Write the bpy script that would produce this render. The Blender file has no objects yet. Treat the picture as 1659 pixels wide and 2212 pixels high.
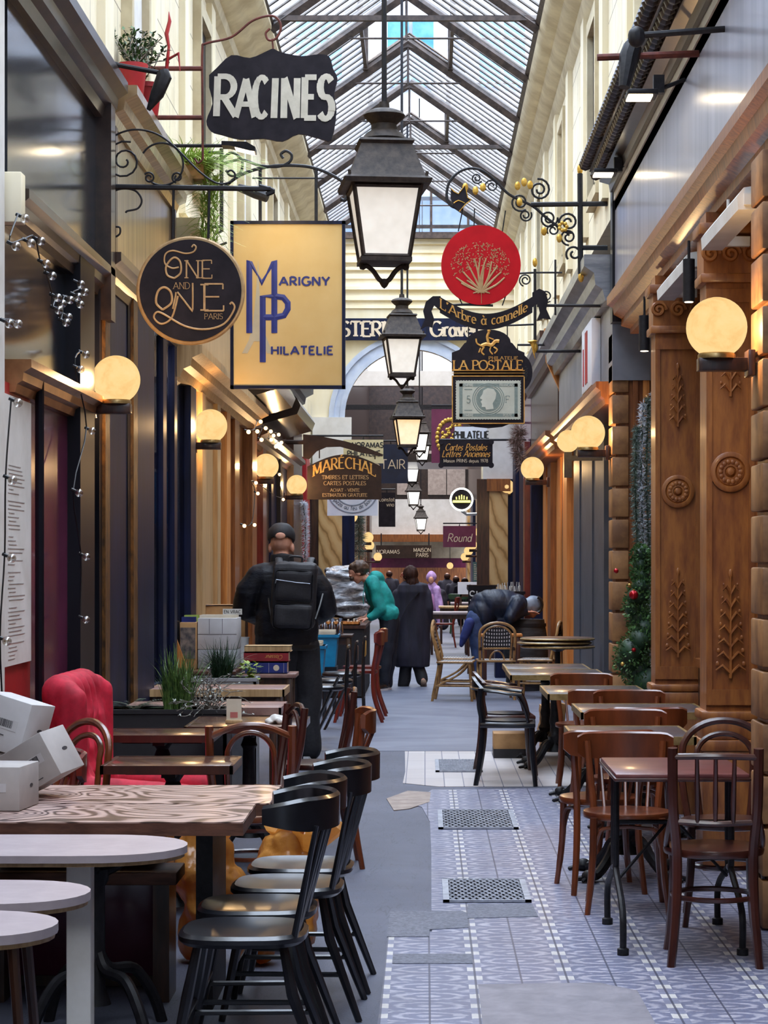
import bpy, bmesh, math, random
from mathutils import Vector, Matrix, Euler, noise
R = random.Random(7)
PI = math.pi
C = bpy.context.scene.collection
# ---- survey of the place: eye height 1.6 m, passage runs along +Y ----
F, CX, CY, EYE = 4700.0, 918.0, 1215.0, 1.6
WL, WR = -1.90, 1.46            # wall planes left / right
def at(px, py, Y): return Vector(((px-CX)*Y/F, Y, EYE-(py-CY)*Y/F))
def ground(px, py):
    Y = F*EYE/(py-CY); return Vector(((px-CX)*Y/F, Y, 0))
# ---------------------------------------------------------------- materials
def lin(h):
    if not isinstance(h, str): return tuple(h)+((1,) if len(h) == 3 else ())
    h = h.lstrip('#'); v = [int(h[i:i+2], 16)/255 for i in (0, 2, 4)]
    return tuple((c/12.92 if c <= .04045 else ((c+.055)/1.055)**2.4) for c in v)+(1,)
class NT:
    def __init__(s, name):
        s.m = bpy.data.materials.new(name); s.m.use_nodes = True; s.t = s.m.node_tree; s.t.nodes.clear()
        s.out = s.n('ShaderNodeOutputMaterial')
    def n(s, kind, **kw):
        o = s.t.nodes.new(kind)
        for k, v in kw.items():
            if k.startswith('i_'):
                key = k[2:]; key = int(key) if key.isdigit() else key.replace('_', ' ')
                s.put(o.inputs[key], v)
            else: setattr(o, k, v)
        return o
    def put(s, sock, v):
        if isinstance(v, bpy.types.NodeSocket): s.t.links.new(v, sock)
        elif isinstance(v, bpy.types.Node): s.t.links.new(v.outputs[0], sock)
        else: sock.default_value = v
    def math(s, op, a, b=0.0, c=0.0):
        o = s.n('ShaderNodeMath', operation=op); s.put(o.inputs[0], a); s.put(o.inputs[1], b); s.put(o.inputs[2], c); return o.outputs[0]
    def mix(s, f, a, b):
        o = s.n('ShaderNodeMix', data_type='RGBA'); s.put(o.inputs[0], f); s.put(o.inputs[6], a); s.put(o.inputs[7], b); return o.outputs[2]
    def ramp(s, f, stops):
        o = s.n('ShaderNodeValToRGB'); s.put(o.inputs[0], f); e = o.color_ramp.elements
        while len(e) < len(stops): e.new(.5)
        for k, (p, c) in enumerate(stops): e[k].position = p; e[k].color = lin(c)
        return o.outputs[0]
    def coord(s, scale=(1, 1, 1), rot=(0, 0, 0), kind='Object'):
        tc = s.n('ShaderNodeTexCoord'); mp = s.n('ShaderNodeMapping'); s.put(mp.inputs[0], tc.outputs[kind])
        mp.inputs['Scale'].default_value = scale; mp.inputs['Rotation'].default_value = rot; return mp.outputs[0]
    def noise(s, vec, scale, detail=3, rough=.55, dist=0):
        o = s.n('ShaderNodeTexNoise'); s.put(o.inputs['Vector'], vec); o.inputs['Scale'].default_value = scale
        o.inputs['Detail'].default_value = detail; o.inputs['Roughness'].default_value = rough; o.inputs['Distortion'].default_value = dist; return o.outputs[0]
    def bsdf(s, col, rough=.5, metal=0, bump=None, bstr=.2, bdist=.01, coat=0, spec=.5, **kw):
        b = s.n('ShaderNodeBsdfPrincipled'); s.put(b.inputs['Base Color'], col); s.put(b.inputs['Roughness'], rough)
        s.put(b.inputs['Metallic'], metal); b.inputs['Coat Weight'].default_value = coat; b.inputs['Coat Roughness'].default_value = .15
        b.inputs['Specular IOR Level'].default_value = spec
        if bump is not None:
            bp = s.n('ShaderNodeBump'); s.put(bp.inputs['Height'], bump); bp.inputs['Strength'].default_value = bstr; bp.inputs['Distance'].default_value = bdist
            s.put(b.inputs['Normal'], bp.outputs[0])
        for k, v in kw.items(): s.put(b.inputs[k.replace('_', ' ')], v)
        return b
    def done(s, sh):
        s.put(s.out.inputs[0], sh.outputs[0] if isinstance(sh, bpy.types.Node) else sh); return s.m
def M(name, c1, c2=None, rough=.5, metal=0, scale=6, st=(1, 1, 1), bump=0, coat=0, lo=.35, hi=.65, detail=4, spec=.5, dist=0, bdist=.01):
    t = NT(name)
    if c2 is None: c2 = c1
    v = t.coord(st); f = t.noise(v, scale, detail, .6, dist)
    col = t.ramp(f, [(lo, c1), (hi, c2)])
    return t.done(t.bsdf(col, rough, metal, f if bump else None, bump, bdist, coat, spec))
def emis(name, col, strength):
    t = NT(name); e = t.n('ShaderNodeEmission'); e.inputs[0].default_value = lin(col); e.inputs[1].default_value = strength; return t.done(e)
def glassy(name, tint, clear=.8, rough=.05):
    """thin window glass: part see-through, part mirror-like"""
    t = NT(name); tr = t.n('ShaderNodeBsdfTransparent'); tr.inputs[0].default_value = lin(tint)
    g = t.n('ShaderNodeBsdfGlossy'); g.inputs['Roughness'].default_value = rough; g.inputs[0].default_value = (.9, .93, 1, 1)
    mx = t.n('ShaderNodeMixShader'); mx.inputs[0].default_value = 1-clear; t.put(mx.inputs[1], tr.outputs[0]); t.put(mx.inputs[2], g.outputs[0])
    return t.done(mx)
m = {}
m['black_iron'] = M('black_iron', '#141317', '#222125', .5, 0, 30, bump=.15, spec=.3)
m['lantern_iron'] = M('lantern_iron', '#231d1a', '#423831', .6, 0, 22, bump=.25, spec=.3)
m['gold'] = M('gold_leaf', '#b98a2e', '#e2b95a', .35, .55, 25)
m['gold_paint'] = M('gold_paint', '#c98f35', '#e3b35c', .5, .1, 15)
m['brass'] = M('brass_edge', '#8f7648', '#b59a68', .35, .6, 20)
m['cream'] = M('cream_paint', '#e2d4ae', '#efe5cb', .75, 0, 2.2, (1, 1, .35), bump=.12)
m['cream2'] = M('old_cream_paint', '#b9a988', '#d8cba9', .75, 0, 3, bump=.3)
m['white_paint'] = M('white_paint', '#cfcbc4', '#dedbd6', .7, 0, 4)
m['white_frost'] = M('frosted_white', '#dcdcd8', '#e8e8e6', .5, 0, 8)
m['brown_wood'] = M('brown_wood', '#6b3a19', '#9c5e2b', .42, 0, 5, (6, 6, .5), bump=.1, coat=.15)
m['carved'] = M('carved_oak', '#7a4422', '#a2652f', .45, 0, 7, (3, 3, .6), bump=.12, coat=.2)
m['dark_wood'] = M('dark_stained_wood', '#2a1710', '#4a2a1a', .38, 0, 6, (5, 5, .6), bump=.08, coat=.3)
m['orange_wood'] = M('orange_wood', '#b0682a', '#dc9650', .5, 0, 4, (7, 7, .35), bump=.1)
m['pale_wood'] = M('pale_wood', '#a58358', '#c7a577', .5, 0, 5, (7, 7, .35), bump=.1)
m['black_gloss'] = M('black_gloss', '#0d0d14', '#17171f', .32, 0, 3, (1, 1, .4), spec=.25)
m['navy'] = M('navy_paint', '#080c20', '#101a3c', .45, 0, 5, (3, 3, .4), spec=.25)
m['burgundy'] = M('burgundy_panel', '#56203a', '#6e2e4c', .16, 0, 2, spec=.5)
m['grey_door'] = M('grey_paint', '#3c4049', '#4c505a', .45, 0, 4)
m['chair_brown'] = M('bentwood', '#4e2413', '#7a3d1f', .3, 0, 9, (1, 1, .25), coat=.5)
m['chair_dark'] = M('dark_bentwood', '#2e1410', '#4d241a', .3, 0, 9, (1, 1, .25), coat=.5)
m['chair_black'] = M('black_lacquer', '#0e0f14', '#1b1c22', .3, 0, 12, coat=.4)
m['seat_ply'] = M('seat_plywood', '#7d5433', '#9d7049', .38, 0, 6, (1, 5, 1), coat=.25)
m['red_wood'] = M('red_stained_wood', '#4e1512', '#7a2a20', .3, 0, 9, (1, 1, .25), coat=.4)
m['slate_top'] = M('grey_table_top', '#4f4a4c', '#6d676a', .25, 0, 4, (1, 4, 1), coat=.4)
m['red_top'] = M('red_brown_top', '#5a2a28', '#7b4440', .35, 0, 7, (1, 6, 1), coat=.3)
m['dark_top'] = M('dark_brown_top', '#4d2f25', '#8a6a58', .22, 0, 5, (1, 5, 1), coat=.6, lo=.45, hi=.8)
m['pink_top'] = M('worn_wood_top', '#7a5850', '#a88478', .4, 0, 6, (1, 5, 1), coat=.2)
m['white_top'] = M('white_table', '#a1959a', '#aea2a6', .45, 0, 10)
m['skin'] = M('skin', '#c48a72', '#d6a088', .5, 0, 12)
m['black_cloth'] = M('black_cloth', '#101015', '#1d1d24', .7, 0, 40, bump=.3, bdist=.004)
m['puffer'] = M('black_puffer', '#0e0f15', '#191b24', .5, 0, 7, (1, 1, 2.2), bump=.5, bdist=.02, spec=.35)
m['pack'] = M('backpack_nylon', '#121116', '#201f26', .6, 0, 60, bump=.3, bdist=.003)
m['pack_zip'] = M('backpack_seam', '#060608', '#0c0c10', .5)
m['teal'] = M('teal_fleece', '#067a78', '#0f9a93', .8, 0, 9, bump=.5, bdist=.02)
m['coat'] = M('dark_wool', '#191724', '#272536', .8, 0, 6, (2, 2, .5), bump=.4, bdist=.02)
m['lilac'] = M('lilac_cloth', '#a683c4', '#c9a9e0', .8, 0, 12, bump=.3)
m['jeans'] = M('denim', '#27375a', '#3b4f7c', .8, 0, 12)
m['blue_puffer'] = M('navy_puffer', '#0b1424', '#16223a', .5, 0, 6, (2.2, 1, 1), bump=.4, bdist=.02, spec=.35)
m['hair'] = M('brown_hair', '#1e100c', '#40231a', .6, 0, 30, (4, 4, .5), bump=.5, spec=.2)
m['hair2'] = M('light_brown_hair', '#33231a', '#584030', .5, 0, 30, (4, 4, .5), bump=.5)
m['shoe_tan'] = M('tan_leather', '#6e5a4b', '#8d7664', .6)
m['shoe_black'] = M('black_leather', '#0d0d10', '#17171b', .35)
m['white_rubber'] = M('white_rubber', '#cfcfd4', '#dededf', .5)
m['red_fabric'] = M('red_velvet', '#9a0b26', '#c41836', .75, 0, 14, bump=.15)
m['red_paint'] = M('red_paint', '#98141c', '#b01c22', .45, 0, 6)
m['carton'] = M('white_carton', '#b8b5b6', '#c8c6c8', .6, 0, 4)
m['carton_grey'] = M('grey_carton', '#a09a98', '#b4aeab', .6, 0, 4)
m['kraft'] = M('kraft_card', '#9d7448', '#b98d5c', .7, 0, 6)
m['ink'] = M('printed_ink', '#2c2a30', '#3a383e', .6)
m['soil'] = M('soil', '#1f1711', '#3a2b1e', .95, 0, 40, bump=.8)
m['leaf'] = M('green_leaf', '#1f3a18', '#3e6428', .5, 0, 8)
m['leaf_dark'] = M('dark_leaf', '#173020', '#2b4a30', .5, 0, 8)
m['leaf_light'] = M('light_leaf', '#7f9d3c', '#b6cc6c', .5, 0, 6)
m['twig'] = M('grey_twig', '#5d5650', '#8d857c', .8)
m['cane'] = M('rattan_cane', '#7d5c36', '#b18a58', .4, 0, 14, coat=.2)
m['cane_dark'] = M('rattan_binding', '#1c1512', '#2c221c', .5)
m['planter'] = M('dark_planter', '#1a1719', '#2a2528', .6, 0, 6)
m['blue_plastic'] = M('blue_plastic', '#0d6f9f', '#1a8fbf', .35)
m['grey_plastic'] = M('grey_plastic', '#8d8f94', '#a6a8ad', .45)
m['red_cover'] = M('red_album', '#7a1420', '#94202a', .45)
m['blue_cover'] = M('blue_album', '#13205a', '#1f2f78', .4)
m['paper'] = M('paper', '#cbbfa8', '#ddd3bf', .8)
m['steel'] = M('brushed_steel', '#7e838c', '#a4a9b2', .3, .8, 3, (1, 1, 6))
m['cable'] = M('black_cable', '#0d0d0f', '#151517', .5)
m['barrel'] = M('black_barrel_wood', '#17181b', '#33353a', .6, 0, 5, (1, 1, 7), bump=.5)
tg = NT('lit_globe'); eg = tg.n('ShaderNodeEmission'); tg.put(eg.inputs[0], tg.ramp(tg.noise(tg.coord((1, 1, 1)), 7, 5, .65, .3), [(.3, (.86, .50, .17, 1)), (.5, (1.0, .67, .28, 1)), (.7, (1.0, .72, .34, 1))])); eg.inputs[1].default_value = .54
tgl = tg.n('ShaderNodeBsdfTransparent'); mg = tg.n('ShaderNodeMixShader'); mg.inputs[0].default_value = .86; tg.put(mg.inputs[1], tgl.outputs[0]); tg.put(mg.inputs[2], eg.outputs[0]); m['globe'] = tg.done(mg)
def bulb_light(p, w, col=(1, .62, .28), r=.03, parent=None):
    l = bpy.data.lights.new('bulb_light', 'POINT'); l.energy = w; l.color = col; l.shadow_soft_size = r
    o = bpy.data.objects.new('bulb_light', l); C.objects.link(o)
    if parent is not None: o.parent = parent
    o.location = p; return o
m['bulb_on'] = emis('lit_bulb', (1.0, .62, .26), 2.2)
m['led'] = emis('led_strip', (1.0, .82, .55), 9)
m['lantern_glass'] = None
def lantern_glass(name, col, s):
    t = NT(name); v = t.coord(); g = t.noise(v, 9, 2)
    e = t.n('ShaderNodeEmission'); e.inputs[0].default_value = lin(col); e.inputs[1].default_value = s
    b = t.bsdf(t.ramp(g, [(.3, '#cfcac2'), (.7, '#e4e0d9')]), .3)
    a = t.n('ShaderNodeAddShader'); t.put(a.inputs[0], e.outputs[0]); t.put(a.inputs[1], b.outputs[0]); return t.done(a)
m['lantern_glass'] = lantern_glass('lantern_frosted_glass', (1, .92, .80), .27)
m['lantern_warm'] = lantern_glass('lantern_lit_glass', (1, .62, .30), .48)
m['lantern_bright'] = lantern_glass('lantern_bright_glass', (1, .97, .92), .8)
m['window_glass'] = glassy('window_glass', '#8d93a0', .62, .03)
m['window_mirror'] = glassy('shop_glass', '#b9bfca', .6, .015)
m['bulb_glass'] = glassy('clear_bulb_glass', '#e8e4dc', .72, .06)
m['plastic_film'] = None
# ---------------------------------------------------------------- mesh building
class MB:
    def __init__(s): s.bm = bmesh.new()
    def face(s, vs):
        try: return s.bm.faces.new(vs)
        except ValueError: return None
    def poly(s, pts): return s.face([s.bm.verts.new(p) for p in pts])
    def box(s, x0, x1, y0, y1, z0, z1, T=None, bev=0):
        r = bmesh.ops.create_cube(s.bm, size=1); vs = r['verts']
        for v in vs: v.co = Vector(((x0+x1)/2+v.co.x*(x1-x0), (y0+y1)/2+v.co.y*(y1-y0), (z0+z1)/2+v.co.z*(z1-z0)))
        if bev:
            es = list({e for v in vs for e in v.link_edges}); rr = bmesh.ops.bevel(s.bm, geom=es, offset=bev, segments=2, affect='EDGES', profile=.5)
            vs = list({v for f in rr['faces'] for v in f.verts} | {v for v in vs if v.is_valid})
            seen = set(vs); stack = list(vs)
            while stack:
                v = stack.pop()
                for e in v.link_edges:
                    w = e.other_vert(v)
                    if w not in seen: seen.add(w); stack.append(w)
            vs = list(seen)
        if T is not None:
            for v in vs: v.co = T @ v.co
        return s
    def tube(s, pts, r, n=8, closed=False, flat=None):
        P = [Vector(p) for p in pts]; k = len(P); rr = r if isinstance(r, (list, tuple)) else [r]*k
        if k < 2: return s
        rings = []; up = None
        for i in range(k):
            a = P[i-1] if (i or closed) else P[i]; b = P[(i+1) % k] if (i < k-1 or closed) else P[i]
            d = (b-a)
            if d.length < 1e-9: d = Vector((0, 0, 1))
            d.normalize()
            if up is None:
                up = Vector((0, 0, 1)) if abs(d.z) < .9 else Vector((1, 0, 0))
            u = up-d*up.dot(d)
            if u.length < 1e-6: u = d.orthogonal()
            u.normalize(); w = d.cross(u); up = u
            fu, fw = flat if flat else (1, 1)
            rings.append([s.bm.verts.new(P[i]+(u*math.cos(t)*fu+w*math.sin(t)*fw)*rr[i]) for t in (2*PI*j/n for j in range(n))])
        for i in range(k if closed else k-1):
            A, B = rings[i], rings[(i+1) % k]
            for j in range(n): s.face((A[j], A[(j+1) % n], B[(j+1) % n], B[j]))
        if not closed: s.face(rings[0][::-1]); s.face(rings[-1])
        return s
    def lathe(s, prof, n=24, c=(0, 0, 0), T=None, sx=1, sy=1):
        c = Vector(c); rings = []
        for r, z in prof:
            if r < 1e-5: rings.append([s.bm.verts.new(c+Vector((0, 0, z)))])
            else: rings.append([s.bm.verts.new(c+Vector((r*sx*math.cos(2*PI*j/n), r*sy*math.sin(2*PI*j/n), z))) for j in range(n)])
        if T is not None:
            for g in rings:
                for v in g: v.co = T @ v.co
        for A, B in zip(rings, rings[1:]):
            for j in range(n):
                q = (A[j % len(A)], A[(j+1) % len(A)], B[(j+1) % len(B)], B[j % len(B)])
                u = []
                for v in q:
                    if v not in u: u.append(v)
                if len(u) > 2: s.face(u)
        if len(rings[0]) > 1: s.face(rings[0][::-1])
        if len(rings[-1]) > 1: s.face(rings[-1])
        return s
    def prism(s, poly, a, b, plane='xz'):
        def mk(p, d):
            return {'xz': (p[0], d, p[1]), 'yz': (d, p[0], p[1]), 'xy': (p[0], p[1], d)}[plane]
        A = [s.bm.verts.new(mk(p, a)) for p in poly]; B = [s.bm.verts.new(mk(p, b)) for p in poly]
        s.face(A); s.face(B[::-1]); k = len(A)
        for i in range(k): s.face((A[i], B[i], B[(i+1) % k], A[(i+1) % k]))
        return s
    def sph(s, c, r, n=16, m_=10, sc=(1, 1, 1), T=None):
        prof = [(r*math.sin(PI*i/m_), -r*math.cos(PI*i/m_)) for i in range(m_+1)]
        S = Matrix.Diagonal((sc[0], sc[1], sc[2], 1)); TT = Matrix.Translation(c) @ (T if T is not None else Matrix()) @ S
        return s.lathe(prof, n, T=TT)
    def cap(s, p, q, r0, r1, n=10):
        p = Vector(p); q = Vector(q); d = (q-p); L = max(d.length, 1e-6); d.normalize()
        pts, rr = [], []
        for a in (-80, -50, -25, 0): pts.append(p+d*r0*math.sin(math.radians(a))); rr.append(r0*math.cos(math.radians(a)))
        for a in (0, 25, 50, 80): pts.append(q+d*r1*math.sin(math.radians(a))); rr.append(r1*math.cos(math.radians(a)))
        return s.tube(pts, rr, n)
    def grid(s, fn, nu, nv, cu=False):
        V = [[s.bm.verts.new(fn(i/nu, j/nv)) for j in range(nv+1)] for i in range(nu if cu else nu+1)]
        for i in range(nu):
            for j in range(nv):
                s.face((V[i][j], V[(i+1) % len(V)][j], V[(i+1) % len(V)][j+1], V[i][j+1]))
        return s
    def xf(s, T):
        for v in s.bm.verts: v.co = T @ v.co
        return s
    def build(s, name, mat, parent=None, smooth=35, world=False):
        bmesh.ops.recalc_face_normals(s.bm, faces=s.bm.faces)
        if world and parent is not None:
            for v in s.bm.verts: v.co = v.co-parent.location
        me = bpy.data.meshes.new(name); s.bm.to_mesh(me); s.bm.free()
        mt = m[mat] if isinstance(mat, str) else mat
        me.materials.append(mt)
        if smooth and len(me.polygons):
            me.polygons.foreach_set('use_smooth', [True]*len(me.polygons)); me.set_sharp_from_angle(angle=math.radians(smooth))
        o = bpy.data.objects.new(name, me); C.objects.link(o)
        if parent is not None: o.parent = parent
        return o
def tag(o, label=None, cat=None, group=None, kind=None):
    if label: o['label'] = label
    if cat: o['category'] = cat
    if group: o['group'] = group
    if kind: o['kind'] = kind
    return o
def thing(name, label, cat, loc=(0, 0, 0), rz=0, group=None):
    o = bpy.data.objects.new(name, None); o.empty_display_size = .1; C.objects.link(o)
    o.location = loc; o.rotation_euler = (0, 0, rz); return tag(o, label, cat, group)
def struct(mb, name, mat, label=None, smooth=35):
    o = mb.build(name, mat, smooth=smooth); return tag(o, label, None, None, 'structure')
def copy_thing(src, loc, rz, label, group=None, mats=None):
    r = src.copy(); C.objects.link(r); r.location = loc; r.rotation_euler = (0, 0, rz); r['label'] = label
    if group: r['group'] = group
    for ch in list(src.children):
        c = ch.copy(); C.objects.link(c); c.parent = r
        for g in list(ch.children):
            d = g.copy(); C.objects.link(d); d.parent = c
    return r
def remesh_build(mb, name, mat, parent, voxel=.012, it=4, world=False):
    """fuse overlapping shapes into one continuous skin"""
    bmesh.ops.recalc_face_normals(mb.bm, faces=mb.bm.faces)
    me = bpy.data.meshes.new('tmp'); mb.bm.to_mesh(me); mb.bm.free()
    o = bpy.data.objects.new('tmp', me); C.objects.link(o)
    r = o.modifiers.new('r', 'REMESH'); r.mode = 'VOXEL'; r.voxel_size = voxel
    s = o.modifiers.new('s', 'SMOOTH'); s.iterations = it; s.factor = .5
    dg = bpy.context.evaluated_depsgraph_get(); nm = bpy.data.meshes.new_from_object(o.evaluated_get(dg))
    bpy.data.objects.remove(o); bpy.data.meshes.remove(me)
    if world and parent is not None:
        L = parent.location
        for v in nm.vertices: v.co = v.co-L
    nm.name = name; nm.materials.clear(); nm.materials.append(m[mat] if isinstance(mat, str) else mat)
    nm.polygons.foreach_set('use_smooth', [True]*len(nm.polygons))
    p = bpy.data.objects.new(name, nm); C.objects.link(p)
    if parent is not None: p.parent = parent
    return p
def spiral(c, r0, r1, a0, turns, n=28):
    """2-D spiral as (x,z) points from radius r0 to r1"""
    return [(c[0]+(r0+(r1-r0)*i/n)*math.cos(a0+turns*2*PI*i/n), c[1]+(r0+(r1-r0)*i/n)*math.sin(a0+turns*2*PI*i/n)) for i in range(n+1)]
def xz(pts, y): return [(p[0], y, p[1]) for p in pts]
def smooth_path(pts, n=6):
    """Catmull-Rom through the points"""
    P = [Vector(p) for p in pts]; out = []
    for i in range(len(P)-1):
        a = P[max(i-1, 0)]; b = P[i]; c = P[i+1]; d = P[min(i+2, len(P)-1)]
        for k in range(n):
            t = k/n
            out.append(.5*((2*b)+(c-a)*t+(2*a-5*b+4*c-d)*t*t+(3*b-a-3*c+d)*t**3))
    out.append(P[-1]); return out
# ---------------------------------------------------------------- painted lettering (stroke alphabet)
def arc(cx, cy, rx, ry, a0, a1, n=10):
    return [(cx+rx*math.cos(math.radians(a0+(a1-a0)*i/n)), cy+ry*math.sin(math.radians(a0+(a1-a0)*i/n))) for i in range(n+1)]
def ov(cx, cy, rx, ry): return arc(cx, cy, rx, ry, 90, 450, 20)
X_ = .62
G = {
'A': (.8, [[(0, 0), (.4, 1)], [(.4, 1), (.8, 0)], [(.14, .34), (.66, .34)]]),
'B': (.62, [[(0.05, 0), (.05, 1)], [(.05, 1), (.3, 1)]+arc(.3, .76, .26, .24, 90, -90)+[(.05, .52)], [(.3, .52)]+arc(.32, .26, .28, .26, 90, -90)+[(.05, 0)]]),
'C': (.74, [arc(.42, .5, .4, .5, 48, 312, 16)]),
'D': (.72, [[(.05, 0), (.05, 1)], [(.05, 1), (.25, 1)]+arc(.25, .5, .44, .5, 90, -90, 14)+[(.05, 0)]]),
'E': (.58, [[(.05, 0), (.05, 1)], [(.05, 1), (.56, 1)], [(.05, .52), (.46, .52)], [(.05, 0), (.58, 0)]]),
'F': (.55, [[(.05, 0), (.05, 1)], [(.05, 1), (.55, 1)], [(.05, .52), (.45, .52)]]),
'G': (.78, [arc(.42, .5, .4, .5, 48, 345, 16)+[(.8, .42)], [(.5, .44), (.82, .44)]]),
'H': (.72, [[(.05, 0), (.05, 1)], [(.67, 0), (.67, 1)], [(.05, .52), (.67, .52)]]),
'I': (.12, [[(.06, 0), (.06, 1)]]),
'L': (.54, [[(.05, 1), (.05, 0)], [(.05, 0), (.54, 0)]]),
'M': (.88, [[(.05, 0), (.08, 1)], [(.08, 1), (.44, .12)], [(.44, .12), (.8, 1)], [(.8, 1), (.83, 0)]]),
'N': (.74, [[(.05, 0), (.05, 1)], [(.05, 1), (.69, 0)], [(.69, 0), (.69, 1)]]),
'O': (.84, [ov(.42, .5, .42, .5)]),
'P': (.58, [[(.05, 0), (.05, 1)], [(.05, 1), (.28, 1)]+arc(.28, .73, .29, .27, 90, -90)+[(.05, .46)]]),
'R': (.64, [[(.05, 0), (.05, 1)], [(.05, 1), (.28, 1)]+arc(.28, .74, .28, .26, 90, -90)+[(.05, .48)], [(.26, .48), (.64, 0)]]),
'S': (.56, [arc(.28, .75, .25, .25, 30, 250, 10)+arc(.28, .26, .27, .26, 75, -150, 10)]),
'T': (.64, [[(.32, 0), (.32, 1)], [(0, 1), (.64, 1)]]),
'U': (.7, [[(.05, 1), (.05, .32)]+arc(.35, .32, .3, .32, 180, 360)+[(.65, 1)]]),
'V': (.74, [[(0, 1), (.37, 0)], [(.37, 0), (.74, 1)]]),
'X': (.7, [[(0, 1), (.7, 0)], [(0, 0), (.7, 1)]]),
'Y': (.7, [[(0, 1), (.35, .48)], [(.7, 1), (.35, .48)], [(.35, .48), (.35, 0)]]),
'a': (.46, [ov(.2, .3, .2, .3), [(.42, X_), (.42, 0)]]),
'b': (.46, [[(.03, 0), (.03, 1)], ov(.24, .3, .21, .3)]),
'c': (.4, [arc(.23, .31, .21, .31, 50, 310)]),
'd': (.46, [ov(.2, .3, .2, .3), [(.43, 1), (.43, 0)]]),
'e': (.44, [[(.03, .33), (.42, .33)]+arc(.225, .31, .2, .31, 5, 310, 14)]),
'f': (.3, [arc(.27, .82, .16, .18, 40, 180, 6)+[(.11, 0)], [(0, X_), (.26, X_)]]),
'i': (.1, [[(.05, 0), (.05, X_)], [(.05, .84), (.05, .88)]]),
'l': (.1, [[(.05, 0), (.05, 1)]]),
'n': (.44, [[(.04, 0), (.04, X_)], [(.04, .4)]+arc(.22, .42, .18, .2, 180, 0)+[(.4, 0)]]),
'o': (.46, [ov(.23, .31, .22, .31)]),
'p': (.46, [[(.03, -.34), (.03, X_)], ov(.24, .31, .21, .31)]),
'r': (.3, [[(.04, 0), (.04, X_)], [(.04, .4)]+arc(.21, .42, .17, .2, 180, 50, 6)]),
's': (.36, [arc(.18, .46, .14, .16, 30, 250, 8)+arc(.18, .16, .16, .16, 75, -150, 8)]),
't': (.3, [[(.13, .9), (.13, .12)]+arc(.24, .12, .11, .12, 180, 300, 5), [(0, X_), (.28, X_)]]),
'u': (.44, [[(.04, X_), (.04, .2)]+arc(.22, .2, .18, .2, 180, 360)+[(.4, X_)], [(.4, X_), (.4, 0)]]),
'v': (.42, [[(0, X_), (.21, 0)], [(.21, 0), (.42, X_)]]),
'x': (.42, [[(0, X_), (.42, 0)], [(0, 0), (.42, X_)]]),
'z': (.4, [[(.02, X_), (.38, X_), (.02, 0), (.4, 0)]]),
'h': (.44, [[(.04, 0), (.04, 1)], [(.04, .4)]+arc(.22, .42, .18, .2, 180, 0)+[(.4, 0)]]),
'1': (.3, [[(.02, .8), (.2, 1), (.2, 0)]]),
'5': (.5, [[(.45, 1), (.1, 1), (.06, .56)]+arc(.22, .31, .26, .31, 120, -150, 12)]),
'6': (.5, [arc(.4, .55, .36, .45, 80, 180, 8)+ov(.25, .28, .22, .28)]),
'7': (.5, [[(.02, 1), (.48, 1), (.16, 0)]]),
'9': (.5, [ov(.25, .7, .22, .3), [(.47, .7), (.45, .35), (.2, 0)]]),
'8': (.5, [ov(.25, .75, .2, .25), ov(.25, .26, .24, .26)]),
'-': (.3, [[(.02, .42), (.28, .42)]]), "'": (.1, [[(.07, 1), (.03, .78)]]), '.': (.1, [[(.05, .0), (.05, .05)]]), '*': (.2, [[(.1, .4), (.1, .6)], [(0, .5), (.2, .5)]])}
ACC = {'É': ('E', [(.2, 1.1), (.42, 1.26)]), 'à': ('a', [(.12, .95), (.28, .76)]), 'è': ('e', [(.14, .95), (.3, .76)]), 'Ç': ('C', [(.42, 0), (.36, -.18)])}
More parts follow.
